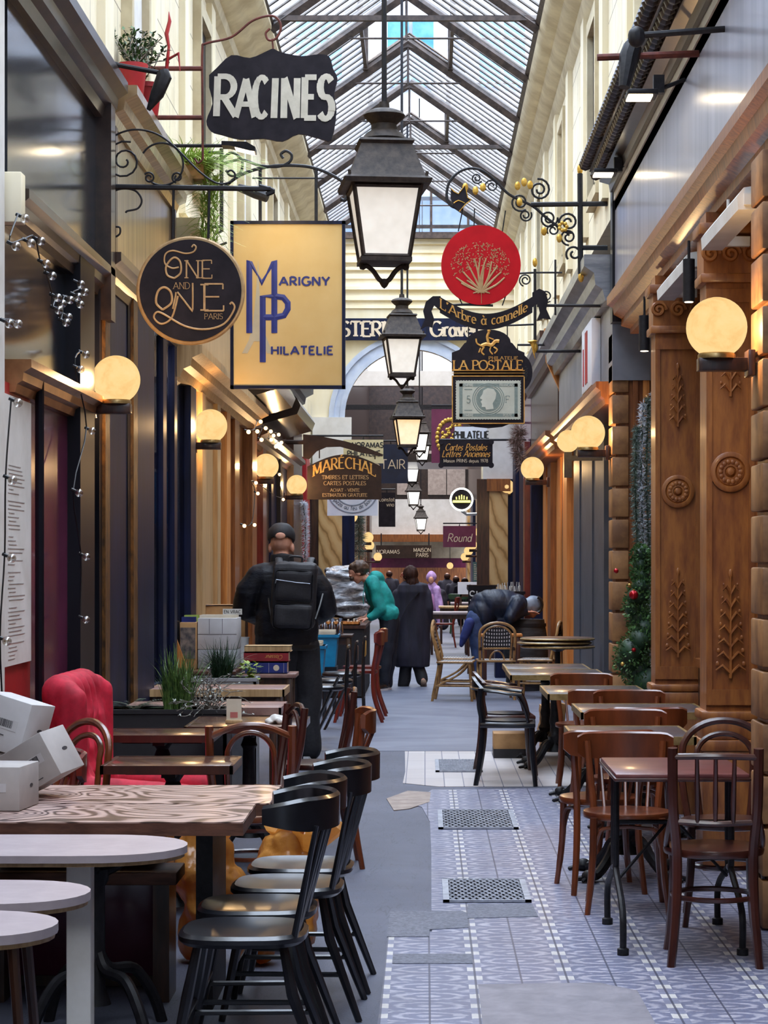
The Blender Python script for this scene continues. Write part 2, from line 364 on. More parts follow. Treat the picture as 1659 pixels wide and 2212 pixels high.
def letters(mb, txt, x, z, h, y=0, align='c', wt=.13, thin=None, serif=0, sp=.14, shear=0, wide=1, warp=None, pen=12, mb_z=None):
    """paint txt into mb on the plane Y=y facing -Y; baseline at z"""
    thin = wt if thin is None else thin
    def look(ch):
        if ch in ACC: b, a = ACC[ch]; w, st = G[b]; return w, st+[a]
        return G[ch]
    tot = sum((.34 if ch == ' ' else look(ch)[0])+sp for ch in txt)-sp
    lay = [0.0]; x0 = x-(tot*h*wide/2 if align == 'c' else 0 if align == 'l' else tot*h*wide); cur = 0
    def out(p):
        u, v = (p[0]+shear*p[1])*h*wide+x0, p[1]*h+z
        if warp: u, v = warp(u, v)
        return (u, y-lay[0], v)
    def quad(a, b, w0):
        lay[0] = (lay[0]+.00021) % .0021
        d = Vector((b[0]-a[0], b[1]-a[1])); L = d.length
        if L < 1e-6: return
        d /= L; nx, ny = -d.y*w0/2/wide, d.x*w0/2
        mb.poly([out((a[0]+nx, a[1]+ny)), out((a[0]-nx, a[1]-ny)), out((b[0]-nx, b[1]-ny)), out((b[0]+nx, b[1]+ny))])
    for ch in txt:
        if ch == ' ': cur += .34+sp; continue
        w, strokes = look(ch)
        for st in strokes:
            P = [(cur+p[0], p[1]) for p in st]; ws = []
            for a, b in zip(P, P[1:]):
                th = math.atan2(b[1]-a[1], b[0]-a[0]); k = abs(math.sin(th-math.radians(pen)))
                ws.append(thin+(wt-thin)*k)
            for i, (a, b) in enumerate(zip(P, P[1:])):
                quad(a, b, ws[i])
                if i and len(P) > 2:
                    r = min(ws[i], ws[i-1])/2; lay[0] = (lay[0]+.00021) % .0021; mb.poly([out((a[0]+r*math.cos(t*PI/4)/wide, a[1]+r*math.sin(t*PI/4))) for t in range(8)])
            if serif:
                for (e, q, wd) in ((P[0], P[1], ws[0]), (P[-1], P[-2], ws[-1])):
                    if abs(e[1]-q[1]) > .2 and (abs(e[1]) < .02 or abs(e[1]-1) < .02 or abs(e[1]-X_) < .02):
                        zz = e[1]+(thin/2 if e[1] < .02 else -thin/2); quad((e[0]-wd/2-serif, zz), (e[0]+wd/2+serif, zz), thin)
                    elif abs(e[0]-q[0]) > .2 and abs(e[1]-q[1]) < .02:
                        s_ = -1 if e[1] > .9 else 1
                        if e[1] < .02 or e[1] > .9:
                            if P[-1] == e and ch in 'ELFT': quad((e[0], e[1]), (e[0], e[1]+s_*.2), thin)
                            if P[0] == e and ch == 'T': quad((e[0], e[1]), (e[0], e[1]+s_*.2), thin)
        cur += w+sp
    return tot*h*wide
EXPOSURE, SKY0, SKY1 = 1.0, 0.5, 7.2
# ================================================================ setting
def block_paint(name, c1, c2, joint, sx=.55, sz=.42):
    t = NT(name); v = t.coord(); s = t.n('ShaderNodeSeparateXYZ'); t.put(s.inputs[0], v)
    cb = t.n('ShaderNodeCombineXYZ'); t.put(cb.inputs[0], t.math('ADD', s.outputs[1], t.math('MULTIPLY', s.outputs[0], 1.0))); t.put(cb.inputs[1], s.outputs[2])
    br = t.n('ShaderNodeTexBrick'); t.put(br.inputs['Vector'], cb.outputs[0]); br.inputs['Scale'].default_value = 1
    br.inputs['Brick Width'].default_value = sx; br.inputs['Row Height'].default_value = sz; br.inputs['Mortar Size'].default_value = .006; br.inputs['Mortar Smooth'].default_value = .3
    n1 = t.noise(v, 1.3, 5, .65); n2 = t.noise(v, 14, 4)
    base = t.ramp(n1, [(.3, c1), (.62, c2)]); col = t.mix(br.outputs['Fac'], base, lin(joint))
    fl = t.math('GREATER_THAN', n2, .70); col = t.mix(t.math('MULTIPLY', fl, .45), col, lin('#8d8069'))
    return t.done(t.bsdf(col, .75, 0, t.math('SUBTRACT', n2, br.outputs['Fac']), .25, .01))
m['wall_cream'] = block_paint('wall_cream_blocks', '#d8c9a6', '#ece0c4', '#8f836d')
def tile_mat():
    t = NT('encaustic_tiles'); v = t.coord(); s = t.n('ShaderNodeSeparateXYZ'); t.put(s.inputs[0], v)
    wob = t.math('MULTIPLY', t.math('SUBTRACT', t.noise(v, 26, 3), .5), .35)
    u = t.math('FRACT', t.math('DIVIDE', t.math('ADD', s.outputs[0], 3.679), .352))
    um = t.math('ABSOLUTE', t.math('SUBTRACT', t.math('MULTIPLY', u, 2), 1))           # 0 panel middle -> 1 border seam
    w = t.math('FRACT', t.math('DIVIDE', s.outputs[1], .176)); wm = t.math('ABSOLUTE', t.math('SUBTRACT', t.math('MULTIPLY', w, 2), 1))
    r = t.math('SQRT', t.math('ADD', t.math('MULTIPLY', um, um), t.math('MULTIPLY', wm, wm)))
    stk = t.math('SUBTRACT', t.noise(t.coord((5, 26, 1)), 2.2, 4, .65), .5)
    ring = t.math('ADD', t.math('MULTIPLY', t.math('SINE', t.math('ADD', t.math('MULTIPLY', r, 12), t.math('MULTIPLY', wob, 15))), .62), t.math('MULTIPLY', stk, 3.2))
    col = t.ramp(ring, [(.0, '#72768f'), (.4, '#a3a3b4'), (.8, '#bfbcc6')])
    bord = t.math('GREATER_THAN', um, .84); chk = t.math('GREATER_THAN', t.math('ADD', wm, wob), .42)
    col = t.mix(bord, col, t.mix(chk, lin('#dcd8d2'), lin('#8a8da4')))
    dirt = t.noise(v, 2.2, 6, .7); col = t.mix(t.math('MULTIPLY', t.math('SUBTRACT', dirt, .3), 1.3), col, lin('#62606e'))
    g1 = t.math('GREATER_THAN', um, .975); g2 = t.math('LESS_THAN', um, .022); g3 = t.math('GREATER_THAN', wm, .955)
    g = t.math('MAXIMUM', g1, g2); col = t.mix(t.math('MULTIPLY', g, .85), col, lin('#3c3f52')); col = t.mix(t.math('MULTIPLY', g3, .3), col, lin('#4a4d60'))
    return t.done(t.bsdf(col, .42, 0, t.math('SUBTRACT', dirt, t.math('MULTIPLY', t.math('MAXIMUM', g, g3), .5)), .25, .006, 0, .4))
m['tiles'] = tile_mat()
def pale_tile():
    t = NT('pale_stone_tiles'); v = t.coord(); br = t.n('ShaderNodeTexBrick'); t.put(br.inputs['Vector'], v); br.offset = 0; br.inputs['Scale'].default_value = 1
    br.inputs['Brick Width'].default_value = .14; br.inputs['Row Height'].default_value = .7; br.inputs['Mortar Size'].default_value = .004
    for k, c in ((1, '#bdb4b0'), (2, '#cbc4c0'), (3, '#6b6b78')): br.inputs[k].default_value = lin(c)
    d = t.noise(v, 6, 5); col = t.mix(t.math('MULTIPLY', d, .35), br.outputs[0], lin('#9a94a0'))
    return t.done(t.bsdf(col, .5, 0, d, .15))
m['pale_tile'] = pale_tile()
def asphalt():
    t = NT('worn_asphalt'); v = t.coord(); n1 = t.noise(v, 1.1, 6, .65); n2 = t.noise(v, 90, 4, .7); n3 = t.noise(t.coord((2.5, .35, 1)), 3.2, 5, .6, .6)
    col = t.ramp(n1, [(.3, '#4c505f'), (.65, '#646878')]); col = t.mix(t.math('MULTIPLY', n2, .55), col, lin('#454859'))
    cr = t.math('LESS_THAN', t.math('ABSOLUTE', t.math('SUBTRACT', n3, .5)), .005); col = t.mix(t.math('MULTIPLY', cr, .5), col, lin('#3a3d4a'))
    return t.done(t.bsdf(col, .55, 0, n2, .5, .004, 0, .45))
m['asphalt'] = asphalt()
m['cement'] = M('cement_patch', '#77747c', '#8f8a92', .6, 0, 7, bump=.3, dist=.4)
m['cement_dark'] = M('rough_cement_patch', '#5b5d68', '#7a7c88', .7, 0, 60, bump=.6, bdist=.004)
m['tan_cement'] = M('tan_cement_patch', '#8f8078', '#a99a90', .7, 0, 9, bump=.3)
m['far_stone'] = M('grey_blue_stone', '#5d6274', '#777c8d', .45, 0, 2.2, (.6, 1, 1), bump=.25, dist=.6)
def flr(name, poly, z, mat):
    b = MB(); b.prism(poly, z-.02, z, 'xy'); return struct(b, name, mat)
b = MB(); b.prism([(-4, -1), (4, -1), (4, 90), (-4, 90)], -.2, 0, 'xy'); struct(b, 'floor', 'asphalt')
flr('floor_tiles', [(-.17, 6.5), (-.158, 8.55), (-.16, 9.35), (.03, 9.4), (.03, 10.15), (.035, 12.0), (.03, 13.4), (-.02, 14.2), (-.14, 14.5), (.0, 15.0), (.05, 15.3), (2.2, 15.5), (2.2, 6.5)], .004, 'tiles')
flr('floor_tiles', [(-.16, 15.75), (-.15, 16.6), (-.17, 18.4), (2.2, 18.4), (2.2, 15.6), (.1, 15.5)], .004, 'pale_tile')
flr('floor_patch', [(.20, 7.2), (.20, 8.22), (.66, 8.25), (.79, 8.1), (.80, 7.2)], .007, 'cement')
flr('floor_patch', [(-.162, 9.27), (-.16, 9.95), (.17, 9.95), (.19, 9.9), (.19, 9.5), (.02, 9.45), (.018, 9.27)], .007, 'cement_dark')
flr('floor_patch', [(.19, 9.75), (.20, 10.15), (.50, 10.15), (.51, 9.8)], .007, 'cement_dark')
flr('floor_patch', [(-.13, 8.65), (-.13, 8.86), (.19, 8.86), (.19, 8.65)], .007, 'cement_dark')
flr('floor_patch', [(-.2, 14.0), (-.26, 14.7), (-.12, 15.2), (.04, 15.1), (.03, 14.5), (-.1, 14.1)], .006, 'tan_cement')
flr('floor_patch', [(-1.2, 18.45), (1.7, 18.45), (1.7, 34), (-1.2, 34)], .003, 'far_stone')
# --- walls
def wallbox(name, x0, x1, y0, y1, z0, z1, mat, label=None):
    b = MB(); b.box(x0, x1, y0, y1, z0, z1); return struct(b, name, mat, label)
wallbox('wall_left', WL-.35, WL, 1.5, 35.3, 4.2, 6.6, 'wall_cream')
wallbox('wall_right', WR, WR+.35, 1.5, 35.3, 4.3, 6.6, 'wall_cream')
wallbox('wall_left', WL-.75, WL-.35, 1.5, 74, 0, 4.25, 'dark_wood')
wallbox('wall_right', 2.0, 2.3, 1.5, 17.2, 0, 4.35, 'dark_wood')
wallbox('wall_right', 1.7, 2.0, 17.2, 35.3, 0, 4.35, 'dark_wood')
# roof springing cornices (cove profile swept along the passage)
def sweep(name, prof, y0, y1, mat, seg=1):
    b = MB(); b.prism(prof, y0, y1, 'xz'); return struct(b, name, mat)
sweep('cornice', [(WL, 6.45), (WL+.06, 6.5), (WL+.08, 6.58), (WL+.2, 6.64), (WL+.24, 6.7), (WL+.34, 6.74), (WL+.4, 6.82), (WL+.4, 6.9), (WL-.35, 6.9), (WL-.35, 6.45)], 1.5, 35.3, 'cream2')
sweep('cornice', [(WR, 6.45), (WR-.05, 6.5), (WR-.07, 6.58), (WR-.17, 6.64), (WR-.2, 6.7), (WR-.29, 6.74), (WR-.34, 6.82), (WR-.34, 6.9), (WR+.35, 6.9), (WR+.35, 6.45)], 1.5, 35.3, 'cream2')
# flat pilasters and window surrounds on the upper walls
for k in range(11):
    y = 12.6+k*2.1
    wallbox('trim_%d' % (k+1), WL, WL+.05, y, y+.34, 4.3, 6.46, 'cream')
    wallbox('trim_%d' % (k+20), WR-.05, WR, y+.5, y+.84, 4.5, 6.46, 'cream')
for k, y in enumerate((13.6, 17.8, 22.0, 26.2)):
    for (xw, sg) in ((WL, 1), (WR, -1)):
        b = MB()
        for (ya, yb, za, zb) in ((y, y+.1, 4.7, 6.1), (y+.85, y+.95, 4.7, 6.1), (y, y+.95, 6.1, 6.22), (y-.05, y+1, 4.62, 4.72)):
            b.box(*sorted((xw, xw+sg*.07)), ya, yb, za, zb)
        o = struct(b, 'window_%d' % (k+1+(4 if sg < 0 else 0)), 'cream2')
        p = MB(); p.box(*sorted((xw+sg*.005, xw+sg*.02)), y+.1, y+.85, 4.72, 6.1); p.build('pane', m['black_gloss'] if k % 2 else m['white_paint'], o)
# --- left shopfronts: upright strips from near to far
strips = [(9.48, 9.68, 0, 4.1, .03, 'white_paint'), (9.68, 10.47, 0, 2.42, .0, 'red_paint'), (10.47, 11.62, 0, .9, .02, 'burgundy'), (10.47, 11.62, .9, 2.42, -.01, 'burgundy'),
 (11.62, 12.12, 0, 3.3, .06, 'black_gloss'), (12.12, 12.50, 0, 3.3, .0, 'black_gloss'), (12.50, 12.60, 0, 3.3, .03, 'black_gloss'), (12.60, 12.78, 0, 3.3, .05, 'gold_strip'), (12.82, 13.72, 0, 3.3, .02, 'navy'),
 (13.72, 13.82, 0, 3.3, .03, 'black_gloss'), (13.82, 14.02, 0, 3.3, .05, 'gold_strip'), (14.1, 14.95, 0, 3.3, .04, 'navy'), (17.2, 17.6, 0, 3.3, .05, 'navy'), (15.55, 15.75, 0, 3.3, .03, 'navy'), (16.25, 16.42, 0, 3.3, .03, 'navy'),
 (17.6, 19.9, 0, 3.0, .03, 'pale_wood'), (17.9, 18.2, 0, 3.0, .07, 'pale_wood'), (19.2, 19.5, 0, 3.0, .07, 'pale_wood'), (19.9, 23.3, 0, 3.0, .0, 'brown_wood'), (20.2, 20.6, 0, 3.0, .06, 'orange_wood'), (21.2, 21.7, 0, 3.0, .05, 'brown_wood'), (22.7, 23.3, 0, 3.0, .1, 'brown_wood'),
 (23.3, 26.5, 0, 3.0, .0, 'dark_wood'), (24.6, 25.1, 0, 3.0, .07, 'red_wood'), (26.5, 29.5, 0, 3.0, .03, 'navy'), (27.4, 27.7, 0, 3.0, .08, 'black_gloss'), (29.5, 31.5, 0, 4.2, .12, 'dark_wood'), (31.5, 33, 0, 3.2, .04, 'black_gloss'), (33, 34, 0, 3.2, .1, 'red_paint'), (34, 35.3, 0, 3.2, .06, 'black_gloss')]
m['gold_strip'] = M('gilt_edge_strip', '#33200f', '#7a5022', .4, .2, 30, (1, 1, .4), bump=.2)
for (y0, y1, z0, z1, pr, mt) in strips:
    wallbox('shopfront_panel', WL-(.34 if y1-y0 > .25 or y0 < 15 else .02), WL+pr, y0, y1, z0, z1, mt)
wallbox('shopfront_panel', WL-.34, WL-.30, 9.9, 35.2, 0, 4.2, 'dark_wood')
# shop window; board, goods and lamp added behind it to brighten the glass
wallbox('shopfront_panel', WL-.3, WL+.02, 14.95, 17.2, 0, .75, 'navy')
b = MB(); b.box(WL-.012, WL-.004, 14.95, 17.2, .75, 3.3); struct(b, 'window_9', 'window_mirror')
wallbox('window_ledge', WL-.3, WL-.02, 14.95, 17.2, .75, .8, 'pale_wood')
wallbox('window_display', WL-.29, WL-.02, 16.95, 17.05, .8, 3.2, 'white_paint')  # pale board stands in for bright reflections in the glass
for k, (xa, xb, za, zb, mt) in enumerate(((-.27, -.2, .82, 1.5, 'leaf_light'), (-.19, -.1, .82, 1.75, 'carton'), (-.09, -.03, .82, 1.35, 'teal'), (-.26, -.05, 1.9, 2.3, 'blue_plastic'), (-.24, -.1, 2.45, 2.9, 'paper'))): wallbox('window_display', WL+xa, WL+xb, 16.9-.03*k, 16.95, za, zb, mt)
bulb_light((WL-.16, 16.0, 3.0), 7, (1, .93, .85), .05)  # added light, brightens the board behind the shop glass
# glass panes over the burgundy window and the dark mirror strip
# red panel: black upright pole and menu
# fascias left
def fascia(y0, y1, z0, z1, x, mat, side):
    a = (WL-.3, x) if side < 0 else (x, WR+.3)
    return wallbox('shop_fascia', a[0], a[1], y0, y1, z0, z1, mat)
m['fascia_black'] = M('polished_black_fascia', '#0f1219', '#222834', .13, .2, 2, (1, 2.5, .25), coat=.6)
m['fascia_grey'] = M('polished_grey_fascia', '#8b8a97', '#aaa9b4', .3, .3, 1.5, (1, 4, .2), coat=.3)
m['fascia_brown'] = M('varnished_fascia', '#6f573c', '#a58a66', .28, .1, 3, (1, 8, .25), coat=.4)
fascia(9.9, 12.7, 3.29, 4.2, WL, 'fascia_black', -1)
fascia(9.9, 12.12, 2.52, 3.18, WL-.02, 'fascia_black', -1)
def mould(y0, y1, prof, mat, name='shop_cornice'):
    b = MB(); b.prism(prof, y0, y1, 'xz'); return struct(b, name, mat)
def cornL(y0, y1, z, h, pr, mat): return mould(y0, y1, [(WL-.2, z), (WL+pr*.25, z), (WL+pr*.35, z+h*.25), (WL+pr*.6, z+h*.35), (WL+pr*.65, z+h*.6), (WL+pr, z+h*.75), (WL+pr, z+h), (WL-.2, z+h)], mat)
def cornR(y0, y1, z, h, pr, mat): return mould(y0, y1, [(WR+.2, z), (WR-pr*.25, z), (WR-pr*.35, z+h*.25), (WR-pr*.6, z+h*.35), (WR-pr*.65, z+h*.6), (WR-pr, z+h*.75), (WR-pr, z+h), (WR+.2, z+h)], mat)
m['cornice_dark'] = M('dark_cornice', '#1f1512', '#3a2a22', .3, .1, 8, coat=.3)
m['polished_hood'] = M('polished_dark_hood', '#17110f', '#2c211c', .15, .3, 3, coat=.4)
m['copper'] = M('copper_moulding', '#8a5f3c', '#b58256', .3, .6, 5)
cornL(9.6, 12.75, 4.17, .24, .16, 'cornice_dark'); cornL(9.95, 12.75, 3.14, .17, .09, 'cornice_dark'); cornL(9.95, 12.2, 2.38, .15, .1, 'copper')
wallbox('shopfront_post', WL, WL+.09, 12.55, 12.72, 3.0, 4.3, 'cornice_dark')
fascia(12.95, 16.1, 3.42, 4.2, WL+.03, 'fascia_brown', -1)
cornL(12.85, 16.2, 4.2, .22, .2, 'fascia_brown'); cornL(12.75, 17.4, 3.22, .2, .12, 'cornice_dark')
for (ya, yb) in ((12.95, 13.03), (16.02, 16.1)): wallbox('fascia_frame', WL+.03, WL+.06, ya, yb, 3.42, 4.2, 'dark_wood')
fascia(16.3, 23.4, 3.2, 3.9, WL+.02, 'pale_wood', -1); cornL(16.4, 23.4, 3.0, .24, .22, 'pale_wood'); cornL(16.4, 23.4, 3.9, .3, .2, 'cream2')
fascia(23.4, 31, 3.0, 3.75, WL+.02, 'dark_wood', -1); cornL(23.4, 31.2, 3.75, .35, .3, 'black_gloss'); cornL(23.5, 31, 2.85, .2, .2, 'dark_wood')
fascia(31, 35.2, 3.2, 4.2, WL+.05, 'cream', -1)
for ya, yb in ((21.6, 24.2), (25.2, 28.5)):
    b = MB(); b.prism([(WL, 3.95), (WL+.42, 3.5), (WL+.46, 3.42), (WL+.42, 3.32), (WL, 3.2)], ya, yb, 'xz'); struct(b, 'shop_awning', 'polished_hood')
# --- right shopfront
fascia(2, 16.72, 3.66, 4.46, WR, 'fascia_grey', 1)
mould(2, 16.75, [(WR+.3, 3.66), (WR-.03, 3.66), (WR-.06, 3.64), (WR-.06, 3.58), (WR-.02, 3.56), (WR-.01, 3.5), (WR+.05, 3.47), (WR+.05, 3.42), (WR+.12, 3.4), (WR+.12, 3.36), (WR+.55, 3.36), (WR+.55, 3.66)], 'brown_wood')
mould(2, 16.7, [(WR+.2, 4.44), (WR-.04, 4.44), (WR-.05, 4.5), (WR-.12, 4.52), (WR-.13, 4.58), (WR-.2, 4.6), (WR-.24, 4.68), (WR-.24, 4.74), (WR+.2, 4.74)], 'cornice_dark')
for zz, xx, r in ((4.56, WR-.155, .035), (4.64, WR-.235, .04)):       # rope mouldings
    b = MB(); pts = [(xx, 6+k*.02, zz) for k in range(int((16.65-6)/.02))]
    b.tube(pts, [r*(1+.28*math.sin(k*1.15)) for k in range(len(pts))], 8); struct(b, 'rope_moulding', 'cornice_dark')
wallbox('fascia_frame', WR-.02, WR+.1, 16.72, 16.9, 3.45, 4.5, 'black_gloss')
wallbox('fascia_frame', WR-.01, WR+.05, 2, 16.72, 4.38, 4.46, 'white_paint'); wallbox('fascia_frame', WR-.012, WR+.05, 2, 16.72, 3.66, 3.7, 'white_paint')
def ornament(b, cx, y, z0, z1, w, rows):
    """carved foliage in relief on a camera-facing panel"""
    for k in range(rows):
        z = z0+(z1-z0)*(k+.5)/rows; ww = w*(1-.55*k/rows)
        for sg in (-1, 1):
            b.sph((cx+sg*ww*.45, y, z), ww*.17, 8, 5, (1, .5, .8)); b.sph((cx+sg*ww*.8, y, z+.02), ww*.13, 8, 5, (1, .5, 1.3))
            b.tube([(cx, y-.004, z-.03), (cx+sg*ww*.5, y-.008, z+.012), (cx+sg*ww*.9, y-.004, z-.012)], [.007, .009, .004], 6)
        b.sph((cx, y, z), ww*.15, 8, 5, (.8, .5, 1.5))
    b.tube([(cx, y-.004, z0-.02), (cx, y-.006, z1+.03)], [.009, .004], 6); b.sph((cx, y, z1+.04), .015, 8, 5, (.8, .5, 1.8))
def pier(y, x0, x1, dep, rz, num, lowz=(1.02, 1.5)):
    o = None
    b = MB(); b.box(x0, x1+.25, y, y+dep, 0, 3.42)
    w = x1-x0; cx = (x0+x1)/2
    b.box(x0-.02, x1+.25, y-.025, y+dep+.02, 0, .62, bev=.006); b.box(x0-.03, x1+.25, y-.035, y+dep+.02, .62, .68, bev=.01); b.box(x0-.02, x1+.25, y-.025, y+dep, .68, .78, bev=.012); b.box(x0-.03, x1+.25, y-.03, y+dep, .78, .83, bev=.012)
    for (xa, xb) in ((x0, x0+.03), (x1-.03, x1)): b.box(xa, xb, y-.014, y, .9, 3.0)
    b.box(x0-.001, x1+.001, y-.0165, y, .86, .94); b.box(x0-.001, x1+.001, y-.0165, y, 2.95, 3.02)
    b.box(x0-.03, x1+.2, y-.03, y+dep, 3.05, 3.1, bev=.008); b.box(x0-.015, x1+.2, y-.02, y+dep, 3.1, 3.3); b.box(x0-.04, x1+.2, y-.045, y+dep, 3.3, 3.36, bev=.008)
    T = Matrix.Translation((x0+.01, y-.03, 3.2)) @ Matrix.Rotation(PI/2, 4, 'X')
    for xx in (x0+.02, cx, x1-.02):
        b.tube(xz(spiral((xx, 3.2), .05, .008, 0, 1.7), y-.03), .012, 6)
    o = struct(b, 'pilaster', 'carved', 'carved brown oak shopfront pilaster with a rosette')
    d = MB(); T = Matrix.Translation((cx, y-.002, rz)) @ Matrix.Rotation(PI/2, 4, 'X')
    d.lathe([(.105, 0), (.105, .016), (.098, .02), (.08, .02), (.074, .01), (.068, .016), (.03, .018), (.028, .01), (.016, .026), (0, .03)], 28, T=T)
    for k in range(14):
        a = 2*PI*k/14; d.sph((cx+.052*math.cos(a), y-.018, rz+.052*math.sin(a)), .014, 8, 5, (1, .6, 1))
    d.build('rosette', 'carved', o)
    d = MB(); ornament(d, cx, y-.016, lowz[0], lowz[1], .085, 7); d.build('carved_relief', 'carved', o)
    d = MB(); ornament(d, cx, y-.016, 2.48, 2.8, .06, 5); d.build('carved_relief', 'carved', o)
    return o
pier(11.3, WR, 1.71, .25, 2.07, 1); pier(13.8, WR, 1.745, .25, 2.05, 2)
# pier with bevelled quoins, two of them
def quoins(y, x, zt, mat, n):
    b = MB(); b.box(x+.03, x+.36, y, y+.3, 0, 3.4); o = struct(b, 'quoin_pier', mat)
    d = MB(); h = zt/n
    for k in range(n):
        d.box(x, x+.13, y-.03, y+.3, k*h+.012, (k+1)*h-.008, bev=.009)
    d.build('quoin_blocks', 'quoin_stone', o); return o
m['quoin_stone'] = M('worn_quoins', '#6f4a2e', '#a8794c', .5, 0, 5, bump=.2)
quoins(9.45, WR, 3.4, 'brown_wood', 15); quoins(17.0, WR, 3.4, 'brown_wood', 14)
wallbox('shopfront_panel', 1.62, 1.66, 16.96, 17.3, 0, 3.4, 'brown_wood'); wallbox('shopfront_panel', 1.70, 1.75, 16.96, 17.3, 0, 3.4, 'orange_wood')
# recess windows behind the pilasters
for (ya, yb, k) in ((9.9, 11.25, 11), (11.7, 13.7, 12), (14.2, 16.9, 13)):
    wallbox('window_ledge', 1.72, 2.0, ya, yb, 0, .95, 'dark_wood'); wallbox('window_ledge', 1.69, 2.0, ya, yb, .95, 1.0, 'brown_wood')
    b = MB(); b.box(1.80, 1.808, ya, yb, 1.0, 3.3); struct(b, 'window_%d' % k, 'window_glass')
    for q in range(4):
        y = ya+(yb-ya)*q/3; wallbox('shopfront_panel', 1.78, 1.83, y-.03, y+.03, 1.0, 3.3, 'brown_wood')
# far right shops
wallbox('door_1', 1.62, 1.7, 19.7, 23.7, 0, 3.05, 'grey_door')
for y in (20.9, 22.6): wallbox('shopfront_panel', 1.605, 1.62, y, y+.18, 0, 3.05, 'grey_door')
for k in range(9):
    y = 23.7+k*.7; wallbox('shopfront_panel', 1.66-.05*(k % 2)-.02*(k % 3), 1.72, y, y+.69, 0, 3.0, ('orange_wood', 'orange_wood', 'brown_wood')[k % 3])
wallbox('shopfront_panel', 1.46, 1.72, 29.9, 30.2, 0, 3.3, 'navy'); wallbox('shopfront_panel', 1.40, 1.7, 30.6, 31.0, 0, 3.3, 'red_wood')
wallbox('shopfront_panel', 1.40, 1.7, 31.0, 32.2, 0, 3.3, 'navy'); wallbox('shopfront_panel', 1.44, 1.7, 32.2, 33.2, 0, 3.3, 'brown_wood'); wallbox('shopfront_panel', 1.38, 1.7, 33.2, 34.2, 0, 3.3, 'navy'); wallbox('shopfront_panel', 1.42, 1.7, 34.2, 35.2, 0, 3.3, 'burgundy')
m['fascia_panel'] = M('grey_fascia_panel', '#6d6f78', '#888a92', .35, .1, 2)
fascia(16.95, 23.7, 3.02, 3.66, WR, 'fascia_panel', 1); cornR(16.95, 23.7, 3.64, .36, .22, 'steel'); cornR(17.3, 23.6, 2.86, .18, .1, 'brown_wood')
# curved wooden end board
b = MB(); b.prism([(1.3, 4.15), (1.72, 4.25), (1.72, 2.7), (1.56, 2.7), (1.54, 3.1), (1.46, 3.5), (1.32, 3.8)], 23.72, 23.82, 'xz'); struct(b, 'shopfront_end_board', 'orange_wood')
fascia(23.9, 29.9, 3.0, 3.9, WR, 'dark_wood', 1); cornR(23.9, 29.9, 3.85, .3, .2, 'dark_wood'); cornR(23.9, 29.9, 2.85, .2, .14, 'brown_wood')
fascia(30, 35.2, 3.1, 4.1, WR, 'burgundy', 1); cornR(30, 35.2, 4.0, .25, .2, 'cream2')
# --- arch wall
AX, AY = -.2, 35.3
def archwall():
    b = MB(); r = 1.12; zs = 3.95; n = 24
    pts = [(AX+r*math.cos(PI*k/n), zs+r*math.sin(PI*k/n)) for k in range(n+1)]
    left = [(-2.3, 0)] and [(-2.3, zs)]
    # spandrel pieces as quads so no concave face is needed
    for y0, y1 in ((AY, AY+.35),):
        for k in range(n):
            a, c = pts[k], pts[k+1]
            b.prism([a, (a[0], 6.9), (c[0], 6.9), c], y0, y1, 'xz')
        b.prism([(-2.3, 0), (-2.3, 6.9), (AX-r, 6.9), (AX-r, 0)], y0, y1, 'xz'); b.prism([(AX+r, 0), (AX+r, 6.9), (1.9, 6.9), (1.9, 0)], y0, y1, 'xz')
    return struct(b, 'wall_back', 'cream')
archwall()
b = MB(); r0, r1, n = 1.12, 1.34, 28
for (ra, rb, pr) in ((1.10, 1.18, .06), (1.18, 1.28, .03), (1.28, 1.36, .07)):
    for k in range(n):
        a0, a1 = PI*k/n, PI*(k+1)/n
        b.prism([(AX+ra*math.cos(a0), 3.95+ra*math.sin(a0)), (AX+rb*math.cos(a0), 3.95+rb*math.sin(a0)), (AX+rb*math.cos(a1), 3.95+rb*math.sin(a1)), (AX+ra*math.cos(a1), 3.95+ra*math.sin(a1))], AY-pr, AY, 'xz')
struct(b, 'arch_moulding', M('arch_paint', '#aebad0', '#c4cddd', .6, 0, 4))
for k, z in enumerate((5.72, 5.85, 6.02, 6.2, 6.34, 6.46, 6.62, 6.76)):
    wallbox('wall_moulding', -2.2, 1.8, AY-.03-.02*(k % 3), AY, z, z+.05+.03*(k % 2), 'cream')
b = MB(); t_ = NT('yellow_marble'); v_ = t_.coord((1, 1, .6)); w_ = t_.n('ShaderNodeTexWave'); t_.put(w_.inputs[0], v_); w_.bands_direction = 'DIAGONAL'; w_.inputs['Scale'].default_value = 2.6; w_.inputs['Distortion'].default_value = 6; w_.inputs['Detail'].default_value = 4
m['marble'] = t_.done(t_.bsdf(t_.ramp(w_.outputs['Fac'], [(.0, '#8f6a3a'), (.14, '#b98f58'), (.9, '#cda873')]), .3, coat=.3))
for x0, x1 in ((-1.72, -1.34), (1.04, 1.34)):
    wallbox('arch_jamb', x0, x1, AY-.14, AY, 0, 2.75, 'marble'); wallbox('arch_jamb', x0-.04, x1+.04, AY-.18, AY, 2.75, 2.95, 'brown_wood'); wallbox('arch_jamb', x0-.1, x1+.15, AY-.1, AY, 2.95, 3.95, 'white_paint'); wallbox('arch_jamb', x0-.2, x0, AY-.1, AY, 0, 2.95, 'dark_wood'); wallbox('arch_jamb', x1, x1+.2, AY-.1, AY, 0, 2.95, 'navy')
    wallbox('arch_jamb', x0, x1, AY-.16, AY, 0, .3, 'dark_wood')
